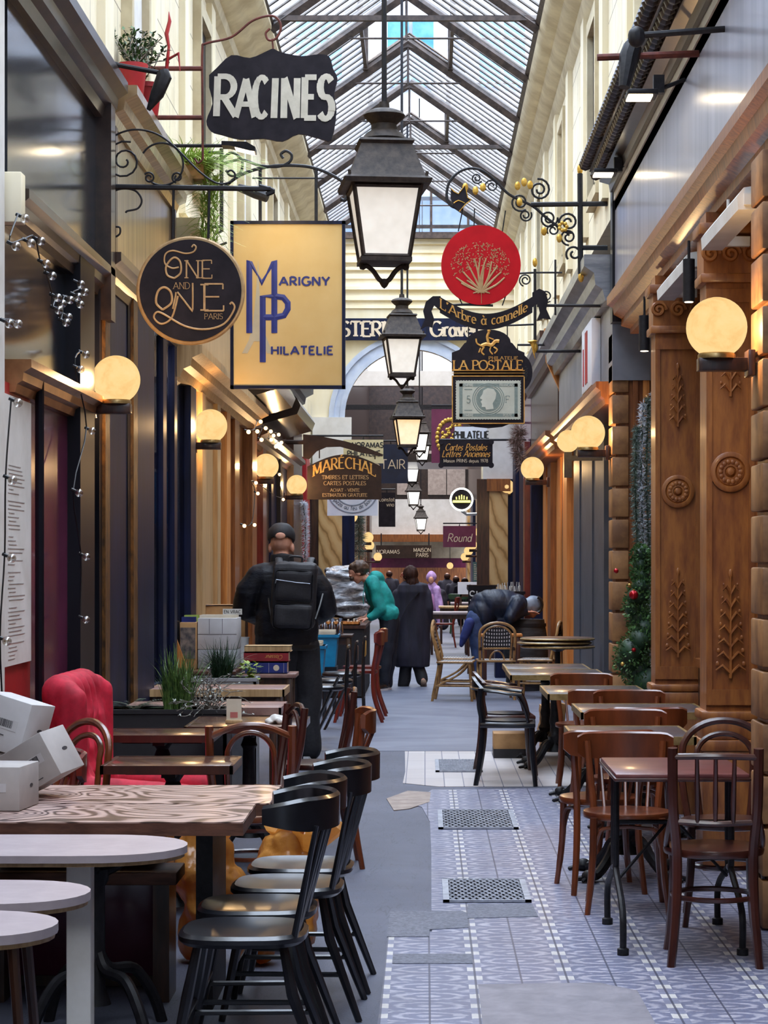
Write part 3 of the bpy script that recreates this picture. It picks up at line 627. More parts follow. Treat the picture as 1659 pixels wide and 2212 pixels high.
# --- further passage behind the arch
for k in range(14):
    y0 = 35.7+k*2.7
    wallbox('wall_left', WL-.3, WL+(.0, .1, .05)[k % 3], y0, y0+2.68, 0, 3.4, ('marble', 'dark_wood', 'brown_wood', 'burgundy')[k % 4])
    wallbox('wall_right', WR-(.0, .08, .04)[k % 3], WR+.3, y0, y0+2.68, 0, 3.4, ('dark_wood', 'marble', 'navy', 'brown_wood')[k % 4])
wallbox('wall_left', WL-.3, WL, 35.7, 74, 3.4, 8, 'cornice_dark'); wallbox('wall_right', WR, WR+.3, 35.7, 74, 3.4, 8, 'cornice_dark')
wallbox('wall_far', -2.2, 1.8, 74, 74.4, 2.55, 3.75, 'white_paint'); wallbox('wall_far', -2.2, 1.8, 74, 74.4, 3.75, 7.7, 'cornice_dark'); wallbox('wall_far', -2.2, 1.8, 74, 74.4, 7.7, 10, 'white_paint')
wallbox('wall_far', -2.2, 1.8, 73.7, 74.1, 2.3, 2.55, 'brown_wood'); wallbox('wall_far', -2.2, 1.8, 84, 84.3, 0, 4, 'brown_wood'); wallbox('ceiling', -2.2, 1.8, 74.4, 84, 2.7, 2.9, 'cream')
wallbox('beam', -1.9, 1.46, 40, 40.3, 4.85, 5.12, 'white_paint'); wallbox('beam', -1.9, 1.46, 40, 40.2, 4.42, 4.50, 'black_iron'); wallbox('balcony_floor', -1.9, 1.46, 52, 56, 4.0, 4.2, 'cornice_dark')
for x in (-.95, .1, .75): wallbox('wall_poster', x, x+.62, 73.95, 74, 3.9, 5.4, 'tan_cement')
# --- glazed roof
ZE, XL, XR, XM = 6.88, -1.52, 1.12, -.2
ZR = ZE+(XM-XL)*.7
t = NT('wired_roof_glass'); v = t.coord(); n1 = t.noise(t.coord((3, 40, 3)), 3, 2)
tr = t.n('ShaderNodeBsdfTransparent'); tr.inputs[0].default_value = (.76, .87, 1.0, 1); df = t.n('ShaderNodeBsdfTranslucent'); df.inputs[0].default_value = (.9, .93, .97, 1)
mx = t.n('ShaderNodeMixShader'); t.put(mx.inputs[0], t.math('MULTIPLY', n1, .16)); t.put(mx.inputs[1], tr.outputs[0]); t.put(mx.inputs[2], df.outputs[0]); m['roof_glass'] = t.done(mx)
m['roof_iron'] = M('rusty_roof_iron', '#2b2421', '#4f423b', .6, .2, 12, bump=.2)
def zr(x): return ZE+(x-XL)*.7 if x < XM else ZE+(XR-x)*(ZR-ZE)/(XR-XM)
TR = [1.5+2.2*k for k in range(16)]       # trusses; last one meets the arch wall
TR = [y for y in TR]
MON = (1, 3, 5, 7, 10, 12)
def bay(k):
    y0, y1 = TR[k], TR[k]+2.2
    mon = k in MON
    bars, gl = MB(), MB()
    for sg, xe in ((-1, XL), (1, XR)):
        xt = XM+sg*.5 if mon else XM
        gl.poly([(xe, y0, zr(xe)), (xt, y0, zr(xt)), (xt, y1, zr(xt)), (xe, y1, zr(xe))])
        nb = 8
        for q in range(nb):
            y = y0+2.2*q/nb
            bars.tube([(xe, y, zr(xe)+.015), (xt, y, zr(xt)+.015)], .02, 4)
        if mon:
            xo = XM+sg*.72
            gl.poly([(xo, y0, zr(xt)+.42), (XM, y0, zr(xt)+.42+.5), (XM, y1, zr(xt)+.42+.5), (xo, y1, zr(xt)+.42)])
            for q in range(nb):
                y = y0+2.2*q/nb; bars.tube([(xo, y, zr(xt)+.43), (XM, y, zr(xt)+.93)], .014, 4)
    o = tag(bars.build('roof_glazing_bars', 'roof_iron'), kind='structure'); g = gl.build('glass', 'roof_glass', o)
    if mon:
        ps = MB()
        for sg in (-1, 1):
            xt = XM+sg*.5
            for y in (y0+.04, y1-.04): ps.box(xt-.03, xt+.03, y-.05, y+.05, zr(xt)-.05, zr(xt)+.5)
            ps.box(xt-.02, xt+.02, y0, y1, zr(xt)-.03, zr(xt)+.05)
        ps.build('monitor_posts', 'roof_iron', o)
for k in range(len(TR)-1): bay(k)
for k, y in enumerate(TR):
    b = MB()
    for xe in (XL, XR): b.tube([(xe, y, zr(xe)-.05), (XM, y, ZR-.05)], .05, 4, flat=(1.3, .7))
    b.tube([(XL, y, ZE+.38), (XR, y, ZE+.38)], .012, 6); b.tube([(XM, y, ZR-.05), (XM, y, ZE+.36)], .014, 6)
    b.prism([(XM-.2, ZR-.17), (XM, ZR-.04), (XM+.2, ZR-.17), (XM, ZR-.12)], y-.02, y+.02, 'xz')
    if k % 3 == 0: b.box(XL-.3, XR+.3, y-.03, y+.03, ZE+.02, ZE+.07)
    tag(b.build('roof_truss', 'roof_iron'), kind='structure')
b = MB(); b.tube([(XM, 1.5, ZR), (XM, 22, ZR)], .03, 4)
for x in (XL, XR): b.tube([(x, 1.5, ZE), (x, 35.3, ZE)], .04, 4)
tag(b.build('roof_purlin', 'roof_iron'), kind='structure')
# gable window above the arch wall's old top is the roof's end light
b = MB()
for x in (-1.1, -.5, .1, .7): b.box(x-.02, x+.02, 35.2, 35.26, 6.9, 7.7)
b.box(-1.6, 1.2, 35.15, 35.3, 6.84, 6.94); struct(b, 'window_14', 'roof_iron')
p = MB(); p.box(-1.5, 1.1, 35.24, 35.28, 6.95, 7.6); struct(p, 'window_15', 'roof_glass')
# house beyond the roof, seen through the open monitors
b = MB(); b.box(-5, 5, 44, 44.5, 9, 18); h = struct(b, 'wall_exterior', M('house_render', '#c9cfd8', '#dbe0e6', .8, 0, 1))
p = MB()
for x in (-2.6, -.75, 1.1): p.box(x, x+.42, 43.9, 44, 11.2, 12.6); p.box(x+.5, x+.92, 43.9, 44, 11.2, 12.6)
struct(p, 'window_16', M('blue_panes', '#3f86c4', '#6fb0e2', .2, 0, 2))
# the passage goes on behind the camera; the solid ceiling is added to cut frontal sky light
wallbox('wall_left', -2.4, -2.1, -9, 1.5, 0, 5.2, 'cream2'); wallbox('wall_right', 1.7, 2.0, -9, 1.5, 0, 5.2, 'cream2'); wallbox('ceiling', -2.4, 2.0, -9, 1.5, 5.2, 5.4, 'cream2')
# ================================================================ lamps
def globe_lamp(px, py, D, side, label, arm=True, hang=False):
    """ball lamp on a flat wall arm; D metres across, seen at pixel px,py with its own depth"""
    r, Y = D
    p = at(px, py, Y); wx = WL+.03 if side < 0 else WR-.02
    if side < 0 and Y < 12: wx = WL+.06
    t = thing('wall_lamp', label, 'lamp', (p.x, p.y, p.z), 0, 'ball lamps along the passage')
    b = MB(); b.lathe([(.0, r)]+[(r*math.sin(a), r*math.cos(a)) for a in (PI*k/20 for k in range(1, 17))]+[(r*.5, -r*.87)], 28); b.build('globe', 'globe', t)
    b = MB(); b.lathe([(r*.58, -r*.84), (r*.62, -r*.9), (r*.62, -r*1.02), (.0, -r*1.03)], 20); b.build('collar', 'brass', t)
    dx = wx-p.x
    b = MB(); b.box(*sorted((-r*.62*(1 if side > 0 else -1), dx)), -.045, .045, -r*1.42, -r*1.0, bev=.004); b.build('arm', 'dark_wood', t)
    b = MB(); b.box(*sorted((dx-side*.02, dx+side*.012)), -.06, .06, -r*1.6, -r*.75, bev=.004); b.build('wall_plate', 'dark_wood', t)
    if Y < 36: bulb_light((0, 0, 0), 62, parent=t)
    return t
def gY(d, r): return F*d/(2*r)      # distance of a ball of diameter d whose picture radius is r px
D = .27
for px, py, r, side, lab in ((251, 820, 52, -1, 'lit ball lamp on the dark shopfront beside the round black sign'), (455, 920, 36, -1, 'lit ball lamp on the pale wooden pilaster under the big cream sign'),
    (575, 1007, 27, -1, 'lit ball lamp above the man with the backpack, next to the string lights'), (641, 1048, 22, -1, 'lit ball lamp touching the brown arched shop sign'),
    (1548, 708, 66, 1, 'largest lit ball lamp, on the quoined pier at the right edge'), (1270, 935, 37, 1, 'lit ball lamp beside the grey door with soot spots on top'),
    (1150, 1012, 25, 1, 'lit ball lamp on the orange wooden shopfront below the stamp sign'), (1094, 1052, 18, 1, 'lit ball lamp on the navy shopfront near the arch')):
    globe_lamp(px, py, (D/2, gY(D, r)), side, lab)
for px, py, Y, side, lab in ((1051, 1081, 40, 1, 'small orange ball lamp, upper one beside the neon disc'), (1045, 1097, 46.5, 1, 'pale ball lamp half hidden behind the small orange ball lamp'), (1041, 1110, 49, 1, 'third ball lamp down beside the neon disc'),
    (1037, 1149, 53.5, 1, 'small ball lamp right of the dark sign with script'), (1020, 1177, 55, 1, 'ball lamp under the dark script sign, upper of a close pair'), (1012, 1190, 60, 1, 'ball lamp under the dark script sign, lower of a close pair'), (1004, 1203, 66, 1, 'tiny ball lamp below the close pair on the right'),
    (757, 1115, 38, -1, 'lit ball lamp directly under the white pizza sign'), (795, 1161, 50, -1, 'far ball lamp beside the garland column, upper one'), (798, 1178, 56, -1, 'far ball lamp beside the garland column, lower one'), (816, 1203, 64, -1, 'far ball lamp above the bending man in teal')):
    globe_lamp(px, py, (.125, Y), side, lab)
# soot spots on the two old globes are part of the glass; a lamp that hangs from a rod behind the grey door lamp
p = at(1227, 953, 17.9); t = thing('wall_lamp', 'smaller lit ball lamp on a dark post tucked behind the grey door lamp', 'lamp', p, 0, 'ball lamps along the passage')
b = MB(); b.sph((0, 0, 0), .092, 24, 14); b.build('globe', 'globe', t)
b = MB(); b.box(-.03, .03, -.03, .03, -.3, -.09); b.build('post', 'black_iron', t); b = MB(); b.box(-.02, WR-p.x, -.02, .02, -.16, -.12); b.build('arm', 'black_iron', t)
p = at(972, 1222, 72); t = thing('wall_lamp', 'tiny far ball lamp above the heads at the end of the passage', 'lamp', p, 0, 'ball lamps along the passage')
b = MB(); b.sph((0, 0, 0), .11, 16, 10); b.build('globe', 'globe', t); b = MB(); b.tube([(0, 0, .1), (0, 0, 1.0)], .01, 6); b.build('rod', 'black_iron', t)
def lantern(px, py, Y, label, glass='lantern_glass', s=1.0, rz=.12, top=None, shadow=True):
    """four-sided street lantern hung on a rod; px,py = middle of the eaves"""
    p = at(px, py, Y); t = thing('hanging_lantern', label, 'lantern', p, rz, 'lanterns hung along the middle of the roof')
    q = math.sqrt(2); T = Matrix.Rotation(PI/4, 4, 'Z') @ Matrix.Scale(s, 4)
    def sq(prof, name, mat):
        b = MB(); b.lathe([(r*q, z) for r, z in prof], 4, T=T); b.build(name, mat, t, smooth=20)
    sq([(.165, -.01), (.225, -.012), (.232, .012), (.205, .028), (.192, .05), (.135, .205), (.138, .21), (.148, .222), (.140, .235), (.11, .24)], 'roof', 'lantern_iron')
    b = MB(); b.lathe([(.11, .235), (.12, .25), (.10, .28), (.07, .30), (.066, .33), (.105, .365), (.112, .378), (.10, .395), (.06, .41), (.03, .415), (.026, .45)], 24, T=Matrix.Scale(s, 4)); b.build('crown', 'lantern_iron', t)
    sq([(.172, -.012), (.118, -.385)], 'glass_panes', glass)
    b = MB()
    for sx in (-1, 1):
        for sy in (-1, 1): b.tube([(sx*.178*s, sy*.178*s, -.01*s), (sx*.121*s, sy*.121*s, -.39*s)], .012*s, 4)
    for z, w in ((-.022, .176), (-.385, .122)):
        P = [(w*s, w*s, z*s), (-w*s, w*s, z*s), (-w*s, -w*s, z*s), (w*s, -w*s, z*s)]
        for i in range(4): b.tube([P[i], P[(i+1) % 4]], .012*s, 4)
    b.box(-.135*s, .135*s, -.135*s, .135*s, -.412*s, -.39*s)
    for sx in (-1, 1):
        for sy in (-1, 1): b.tube([(sx*.2*s, sy*.2*s, .0), (sx*.205*s, sy*.205*s, .05*s)], .009*s, 5)
    b.build('frame', 'lantern_iron', t)
    b = MB()
    for sx in (-1, 1):
        b.tube(smooth_path([(sx*.118*s, 0, -.40*s), (sx*.12*s, 0, -.435*s), (sx*.095*s, 0, -.425*s), (sx*.06*s, 0, -.45*s), (sx*.028*s, 0, -.495*s), (0, 0, -.51*s)], 4), .013*s, 6)
    b.lathe([(.0, -.545*s), (.014*s, -.535*s), (.026*s, -.515*s), (.02*s, -.495*s), (0, -.49*s)], 10); b.build('bottom_bracket', 'lantern_iron', t)
    b = MB(); top = top if top else ZR-p.z; b.tube([(0, 0, .44*s), (0, 0, top)], .014*s, 6); b.build('rod', 'black_iron', t)
    return t
lantern(830, 403, 11.6, 'largest hanging lantern, nearest, with a dusty iron roof')
lantern(868, 729, 22.7, 'second hanging lantern, in front of the arch wall sign')
lantern(880, 903, 30.6, 'third hanging lantern with amber lit panes', 'lantern_warm')
for i, (px, py, Y, s, lab) in enumerate(((906, 936, 39, .82, 'bright lantern half hidden behind the amber one'), (912, 962, 48, .85, 'bright lantern on the right behind the amber lantern'), (890, 1012, 56, .9, 'bright lantern between the dark sign and the tall posters'),
    (893, 1061, 62, 1.0, 'bright far lantern above the white wall band'), (909, 1119, 70, .98, 'lowest and farthest lantern, black roof against the white wall'))):
    lantern(px, py, Y, lab, 'lantern_bright', s, .1, top=6)
# ================================================================ hanging signs
def origin_sign(name, label, p, group='shop signs hung over the passage'): return thing(name, label, 'sign', p, 0, group)
def loc(pts, Y, p): return [((at(x, y, Y)-p).x, (at(x, y, Y)-p).z) for x, y in pts]
m['sign_black'] = M('black_sign_paint', '#17131a', '#241f26', .6, 0, 8, spec=.2)
m['sign_brown'] = M('brown_sign_paint', '#2b1e17', '#38271e', .6, 0, 8, spec=.25)
m['sign_yellow'] = M('cream_yellow_panel', '#bd9c5c', '#ccb078', .5, 0, 2.5, lo=.2, hi=.8)
m['sign_white'] = M('white_sign', '#d9dfec', '#e6eaf3', .5, 0, 4)
m['letter_white'] = M('worn_white_letters', '#bdb6a6', '#cfc8b8', .6, 0, 12)
m['letter_blue'] = M('blue_letters', '#1a2466', '#202c7a', .5, 0, 6)
m['letter_gold'] = M('gold_letters', '#c58a3a', '#e0ae5c', .45, .2, 20)
m['letter_tan'] = M('tan_letters', '#a8855a', '#bb9a6c', .5, .1, 20)
m['letter_pale'] = M('pale_letters', '#c9b79c', '#d8c8b0', .5)
m['letter_black'] = M('black_letters', '#1b1a18', '#262422', .6)
m['sign_red'] = M('red_sign', '#b00c18', '#c2101c', .6, 0, 5, spec=.2)
m['sign_navy'] = M('dark_blue_sign', '#0f1830', '#18233f', .4, 0, 5)
m['sign_cream'] = M('cream_sign', '#c4b486', '#d3c59b', .6, 0, 5)
m['rust'] = M('rusty_bar', '#4e2018', '#6e3124', .6, .2, 20)
def bars(t, lst, mat='black_iron', name='bracket'):
    """lst of (points, radius) in the sign's own coordinates"""
    b = MB()
    for pts, r in lst: b.tube(pts, r, 6)
    return b.build(name, mat, t)
def px_path(pts, Y, p, y=0, n=6): return smooth_path([((at(a, c, Y)-p).x, y, (at(a, c, Y)-p).z) for a, c in pts], n)
def lines(t, Y, p, rows, mat, name='lettering', y=-.018, **kw):
    b = MB()
    for r in rows:
        txt, px, py, hpx = r[:4]; o = dict(kw); o.update(r[4] if len(r) > 4 else {})
        q = at(px, py, Y)-p; letters(b, txt, q.x, q.z, hpx*Y/F, y, **o)
    return b.build(name, mat, t, smooth=0)
# --- RACINES
Y = 14.3; p = at(590, 120, Y); t = origin_sign('hanging_sign', 'black shield-shaped sign reading RACINES in worn white letters', p)
out_ = smooth_path([Vector((x, y, 0)) for x, y in ((452, 163), (468, 148), (500, 120), (540, 126), (575, 112), (590, 106), (606, 113), (650, 122), (690, 118), (712, 124), (720, 150), (729, 170), (722, 205), (727, 240), (716, 302), (690, 300), (645, 290), (610, 306), (570, 300), (520, 302), (480, 292), (456, 284), (446, 262), (459, 225), (452, 190))], 3)
b = MB(); b.prism(loc([(v.x, v.y) for v in out_], Y, p), -.012, .012); b.build('board', 'sign_black', t)
b = MB()
for ch, x, y, h, w in (('R', 487, 252, 86, .82), ('A', 530, 254, 82, .62), ('C', 563, 254, 86, .44), ('I', 592, 256, 86, 1.), ('N', 627, 256, 86, .5), ('E', 669, 256, 88, .55), ('S', 703, 258, 92, .55)):
    q = at(x, y, Y)-p; letters(b, ch, q.x, q.z, h*Y/F, -.016, wt=.17, thin=.13, wide=w, shear=.04)
b.build('lettering', 'letter_white', t, smooth=0)
wxp = CX+WL*F/Y
bars(t, [(px_path([(438, 345), (437, 200), (437, 108), (445, 94), (500, 80), (545, 45), (585, 34), (603, 45), (606, 65), (595, 84), (580, 86), (574, 72), (583, 62)], Y, p, .0), .008), (px_path([(590, 106), (588, 84)], Y, p), .006), (px_path([(437, 345), (428, 352), (420, 342)], Y, p), .007)], 'rust', 'hanger')
for yb in (148, 254): bars(t, [(px_path([(wxp, yb), (437, yb)], Y, p), .016)], 'rust', 'wall_bar')
# --- ONE AND ONE
Y = 12.83; p = at(412, 628, Y); t = origin_sign('hanging_sign', 'round dark sign reading ONE AND ONE PARIS with a gilt rim', p)
k = Y/F; T = Matrix.Rotation(PI/2, 4, 'X'); r = 110*k
b = MB(); b.lathe([(r, -.016), (r, .016)], 56, T=T); b.build('board', 'sign_black', t)
b = MB(); b.tube([(r*1.012*math.cos(a), 0, r*1.012*math.sin(a)) for a in (2*PI*i/56 for i in range(56))], .011, 6, closed=True, flat=(1.6, .8)); b.build('rim', 'letter_tan', t)
lines(t, Y, p, [('NE', 430, 602, 39, dict(wide=1.0)), ('E', 461, 672, 58, dict(wide=1.35)), ('AND', 393, 625, 14), ('PARIS', 462, 690, 12)], 'letter_tan', wt=.085, thin=.055, serif=.07)
b = MB()
def pxr(pts, r, n=5): b.tube(px_path(pts, Y, p, -.018, n), r, 5, flat=(1, .4))
pxr([(377, 602), (362, 595), (360, 575), (376, 557), (390, 566), (391, 590), (377, 602)], .006); pxr([(387, 578), (372, 580), (357, 570), (358, 550), (374, 542), (400, 548), (418, 545), (424, 535), (419, 530), (415, 535)], .005)
pxr([(352, 670), (338, 655), (342, 630), (356, 621), (370, 632), (371, 655), (352, 670)], .007); pxr([(374, 668), (380, 640), (384, 632), (412, 668), (417, 668), (417, 612)], .0055, 2)
pxr([(385, 640), (372, 686), (350, 700), (334, 688), (338, 676), (352, 678), (400, 705), (445, 712), (485, 700), (507, 668), (502, 654), (497, 658)], .006)
b.build('flourish', 'letter_tan', t)
def scr(c, r0, r1, a0, turns, Y, p, n=26):
    q = at(c[0], c[1], Y)-p; s = Y/F; return xz(spiral((q.x, q.z), r0*s, r1*s, a0, turns, n), 0)
L = [(px_path([(222, 403), (585, 408)], Y, p), .016), (px_path([(222, 255), (222, 540)], Y, p, .0), .014),
 (px_path([(225, 345), (228, 315), (250, 292), (290, 280), (335, 288), (375, 315), (430, 370), (470, 396), (500, 392), (508, 378), (500, 368), (490, 372)], Y, p), .006),
 (scr((268, 348), 6, 44, .6, -1.9, Y, p), .006), (scr((350, 356), 48, 44, 2.6, -.75, Y, p), .006), (scr((322, 384), 4, 12, 0, 1.4, Y, p), .006), (scr((383, 383), 4, 12, 2, 1.4, Y, p), .006),
 (px_path([(222, 445), (235, 420), (262, 408), (292, 412), (306, 432), (298, 450), (275, 456), (272, 460)], Y, p), .006), (px_path([(224, 480), (226, 500), (243, 512), (258, 506), (259, 492), (250, 490)], Y, p), .006),
 (px_path([(375, 404), (373, 515)], Y, p), .008), (px_path([(452, 405), (450, 515)], Y, p), .008), (px_path([(560, 402), (590, 412), (575, 420)], Y, p), .014)]
bars(t, L, 'black_iron', 'scrolled_bracket')
# --- MARIGNY PHILATELIE
Y = 18.0; p = at(621, 658, Y); t = origin_sign('hanging_sign', 'large cream rectangular sign reading MARIGNY PHILATELIE in blue', p)
def rect_px(x0, y0, x1, y1): return loc([(x0, y0), (x1, y0), (x1, y1), (x0, y1)], Y, p)
b = MB(); b.prism(rect_px(502, 484, 741, 834), -.02, .03); b.build('panel', 'sign_yellow', t)
b = MB()
for q in ((498, 478, 746, 485), (498, 833, 746, 840), (498, 478, 505, 840), (739, 478, 746, 840)): b.prism(rect_px(*q), -.03, .04)
b.build('frame', 'navy', t)
b = MB(); b.prism(loc([(558, 560), (562, 640), (567, 700), (578, 735), (590, 764), (577, 764), (566, 738), (549, 738), (535, 764), (523, 764), (538, 735), (547, 700), (553, 640)], Y, p), -.0215, -.021); b.build('tower_outline', M('faint_grey', '#a8a08a', '#b3aa92', .6), t)
b = MB()
def bar_px(pts, w): 
    P = [at(a, c, Y)-p for a, c in pts]; b.tube([(v.x, -.022, v.z) for v in P], w*Y/F/2, 4, flat=(1, .15))
for q, w in (([(539, 720), (539, 564), (566, 612), (593, 564), (593, 720)], 13), ([(568, 783), (568, 641), (600, 641)], 13), ([(596, 641), (612, 643), (622, 655), (622, 668), (614, 682), (596, 686), (568, 686)], 13)): bar_px(q, w)
b.build('monogram', 'letter_blue', t, smooth=0)
lines(t, Y, p, [('ARIGNY', 658, 617, 18), ('HILATELIE', 653, 766, 17)], 'letter_blue', wt=.25, thin=.2, wide=1.25, sp=.2, y=-.024)
L = [(px_path([(478, 320), (478, 500)], Y, p, .02), .016), (px_path([(478, 345), (500, 330), (522, 345), (520, 372), (500, 380), (488, 368)], Y, p), .011), (px_path([(478, 355), (520, 345), (560, 357), (600, 360), (625, 350), (630, 335), (618, 326), (607, 333), (612, 342)], Y, p), .012),
 (px_path([(478, 410), (520, 378), (580, 360), (650, 358), (700, 370), (745, 396), (752, 415), (745, 432), (736, 430)], Y, p), .014), (px_path([(562, 366), (562, 480)], Y, p), .014), (px_path([(683, 366), (683, 480)], Y, p), .014), (px_path([(545, 385), (700, 385)], Y, p), .007),
 (px_path([(CX+WL*F/Y, 330), (478, 330)], Y, p), .014), (px_path([(CX+WL*F/Y, 490), (478, 490)], Y, p), .014), (px_path([(478, 500), (462, 510), (468, 530), (490, 524)], Y, p), .01)]
bars(t, L, 'black_iron', 'scrolled_bracket')
# --- MARECHAL
Y = 29.2; p = at(742, 1030, Y); t = origin_sign('hanging_sign', 'brown arched sign reading MARECHAL timbres et lettres in gold', p)
top = [(664+160*i/16, 1010-26*math.sin(PI*i/16)-2) for i in range(17)]
b = MB(); b.prism(loc([(664, 1079)]+top+[(824, 1079)], Y, p), -.02, .02); b.build('board', 'sign_brown', t)
q0 = at(744, 1022, Y)-p
def warpM(u, v): d = (u-q0.x)/(80*Y/F); return u, v-.155*d*d*1.0
lines(t, Y, p, [('MARÉCHAL', 744, 1012, 24, dict(warp=warpM, serif=.07, wt=.16, thin=.06, wide=.84))], 'letter_gold', y=-.024)
lines(t, Y, p, [('TIMBRES ET LETTRES', 746, 1035, 8), ('CARTES POSTALES', 745, 1048, 8), ('ACHAT - VENTE', 745, 1062, 6.5), ('ESTIMATION GRATUITE', 745, 1073, 7)], 'letter_tan', name='small_lettering', wt=.16, thin=.1, serif=.06, y=-.024)
b = MB(); b.prism(loc([(655, 990), (655, 938), (700, 944), (745, 953), (790, 966), (828, 982), (826, 986), (780, 978), (735, 965), (705, 966), (684, 975), (668, 992)], Y, p), -.025, .025); b.build('arm_plate', 'sign_brown', t)
bars(t, [(px_path([(CX+WL*F/Y+2, 955), (660, 955)], Y, p), .03), (px_path([(810, 975), (810, 992)], Y, p), .008), (px_path([(690, 968), (690, 990)], Y, p), .008)], 'sign_brown', 'hanger')
# --- small signs further along on the left
def flat_sign(Y, box, mat, label, rows=(), lmat='letter_white', side=-1, wt=.14, bz=.06, **kw):
    x0, y0, x1, y1 = box; p = at((x0+x1)/2, y0, Y); t = origin_sign('hanging_sign', label, p)
    b = MB(); b.prism(loc([(x0, y0), (x1, y0), (x1, y1), (x0, y1)], Y, p), -.02, .02); b.build('board', mat, t)
    if rows: lines(t, Y, p, rows, lmat, wt=wt, y=-.024, **kw)
    wx = (WL+.02 if side < 0 else WR-.02)-p.x
    bars(t, [([(wx, 0, bz), ((x1-p.x*0-(x0+x1)/2)*Y/F if side < 0 else (x0-(x0+x1)/2)*Y/F, 0, bz), (0, 0, bz), (0, 0, 0)], .016)], 'black_iron', 'bracket')
    return t, p
flat_sign(33.0, (742, 950, 828, 1001), 'sign_cream', 'cream sign reading PANORAMAS PHILATELIE behind the brown arched sign', [('PANORAMAS', 785, 967, 11), ('PHILATELIE', 786, 985, 11)], 'letter_black', wt=.2)
flat_sign(38, (808, 960, 881, 1044), 'sign_navy', 'dark blue sign reading TAIR beside the amber lantern', [('STAIR', 842, 1013, 20)], 'letter_pale', wt=.1)
t, p = flat_sign(33.6, (707, 1050, 816, 1114), 'sign_white', 'white sign with a ring of lettering hanging below the brown arched sign'); Y = 33.6
q = at(762, 1052, Y)-p; b = MB()
for rr in (56, 40): b.tube([(q.x+rr*Y/F*math.cos(a), -.024, q.z+rr*Y/F*math.sin(a)) for a in (PI+PI*i/30 for i in range(31))], .01, 4, flat=(1, .3))
b.build('ring', M('grey_blue_ink', '#7f8796', '#8c94a4', .6), t); b = MB()
def warpP(u, v): a = (u-q.x)/(48*Y/F); rr = 50*Y/F-(v-q.z)-.0; return q.x+rr*math.sin(a), q.z-rr*math.cos(a)
letters(b, 'pizza au feu de bois', q.x, q.z, 9*Y/F, -.026, wt=.14, thin=.1, warp=warpP); b.build('lettering', M('dark_ink', '#4d5768', '#5a6576', .6), t, smooth=0)
flat_sign(41, (818, 1064, 854, 1138), 'sign_black', 'black upright sign reading coinstot vino', [('coinstot', 836, 1083, 8.5), ('vino', 843, 1094, 8.5)], 'letter_pale', wt=.12)
# --- right hand signs
Y = 17.4; p = at(1039, 573, Y); k = Y/F
t = origin_sign('hanging_sign', 'round red sign with a gold tree, hung on chains', p); rr = 86*k
b = MB(); b.lathe([(rr, -.014), (rr, .014)], 56, T=T); b.build('board', 'sign_red', t)
b = MB(); RT = random.Random(3)
def gp(x, y): v = at(x, y, Y)-p; return (v.x, -.017, v.z)
for tip in ((985, 600), (1000, 588), (996, 612), (1012, 575), (1025, 560), (1037, 556), (1050, 558), (1062, 565), (1075, 575), (1083, 588), (1090, 600), (1070, 600), (1008, 606), (1045, 575)):
    mid = ((tip[0]+1040)/2+RT.uniform(-6, 6), (tip[1]+625)/2+4); b.tube(smooth_path([gp(1040, 632), gp(*mid), gp(*tip)], 4), [.006+.004*(1-i/8) for i in range(9)], 5, flat=(1, .3))
for x in (1022, 1032, 1046, 1058): b.tube([gp(1040, 628), gp(x, 634)], [.01, .004], 5, flat=(1, .3))
b.tube([gp(1040, 632), gp(1040, 656)], .002, 4)
for _ in range(330):
    a = RT.uniform(-.35, PI+.35); d = math.sqrt(RT.random()); x = 1038+64*d*math.cos(a); y = 578-58*d*math.sin(a)*.95
    if y > 606: continue
    v = gp(x, y); s = RT.uniform(.003, .0065); th = RT.uniform(0, PI)
    b.poly([(v[0]+s*1.6*math.cos(th), v[1], v[2]+s*1.6*math.sin(th)), (v[0]-s*math.sin(th)*.7, v[1], v[2]+s*math.cos(th)*.7), (v[0]-s*1.6*math.cos(th), v[1], v[2]-s*1.6*math.sin(th)), (v[0]+s*math.sin(th)*.7, v[1], v[2]-s*math.cos(th)*.7)])
b.build('gold_tree', 'letter_tan', t, smooth=0)
pc = p
# ribbon with the shop's name
rib = []
N = 26
for i in range(N+1):
    u = i/N; x = 950+200*u; yc = 655+42*math.sin(PI*(u*.92+.04)); rib.append((x, yc-19, yc+15))
b = MB()
pl = [(x, a) for x, a, c in rib]+[(x, c) for x, a, c in rib][::-1]
for i in range(N): b.prism(loc([(rib[i][0], rib[i][1]), (rib[i+1][0], rib[i+1][1]), (rib[i+1][0], rib[i+1][2]), (rib[i][0], rib[i][2])], Y, p), -.012, .012)
b.prism(loc([(952, 640), (935, 640), (920, 652), (914, 672), (918, 690), (908, 712), (922, 704), (934, 708), (938, 690), (932, 672), (938, 660), (952, 672)], Y, p), -.012, .012)
b.prism(loc([(1150, 632), (1165, 624), (1178, 630), (1184, 650), (1180, 668), (1190, 690), (1172, 688), (1160, 694), (1166, 676), (1162, 656), (1150, 664)], Y, p), -.012, .012)
b.build('ribbon', 'sign_black', t)
q = at(1045, 700, Y)-p
def warpA(u, v):
    s = (u-q.x)/k+95; return u, v-(42*math.sin(PI*(s/200*.92+.04))-42)*k
lines(t, Y, p, [("L'Arbre à cannelle", 1045, 702, 21, dict(warp=warpA))], 'letter_gold', y=-.016, wt=.14, thin=.07, serif=.05, sp=.12)
ch = []
for x0, y0, x1, y1 in ((1000, 450, 990, 500), (1025, 450, 1024, 488), (1092, 455, 1085, 502), (1000, 660, 990, 640), (1085, 660, 1092, 640)): ch.append((px_path([(x0, y0), (x1, y1)], Y, p), .005))
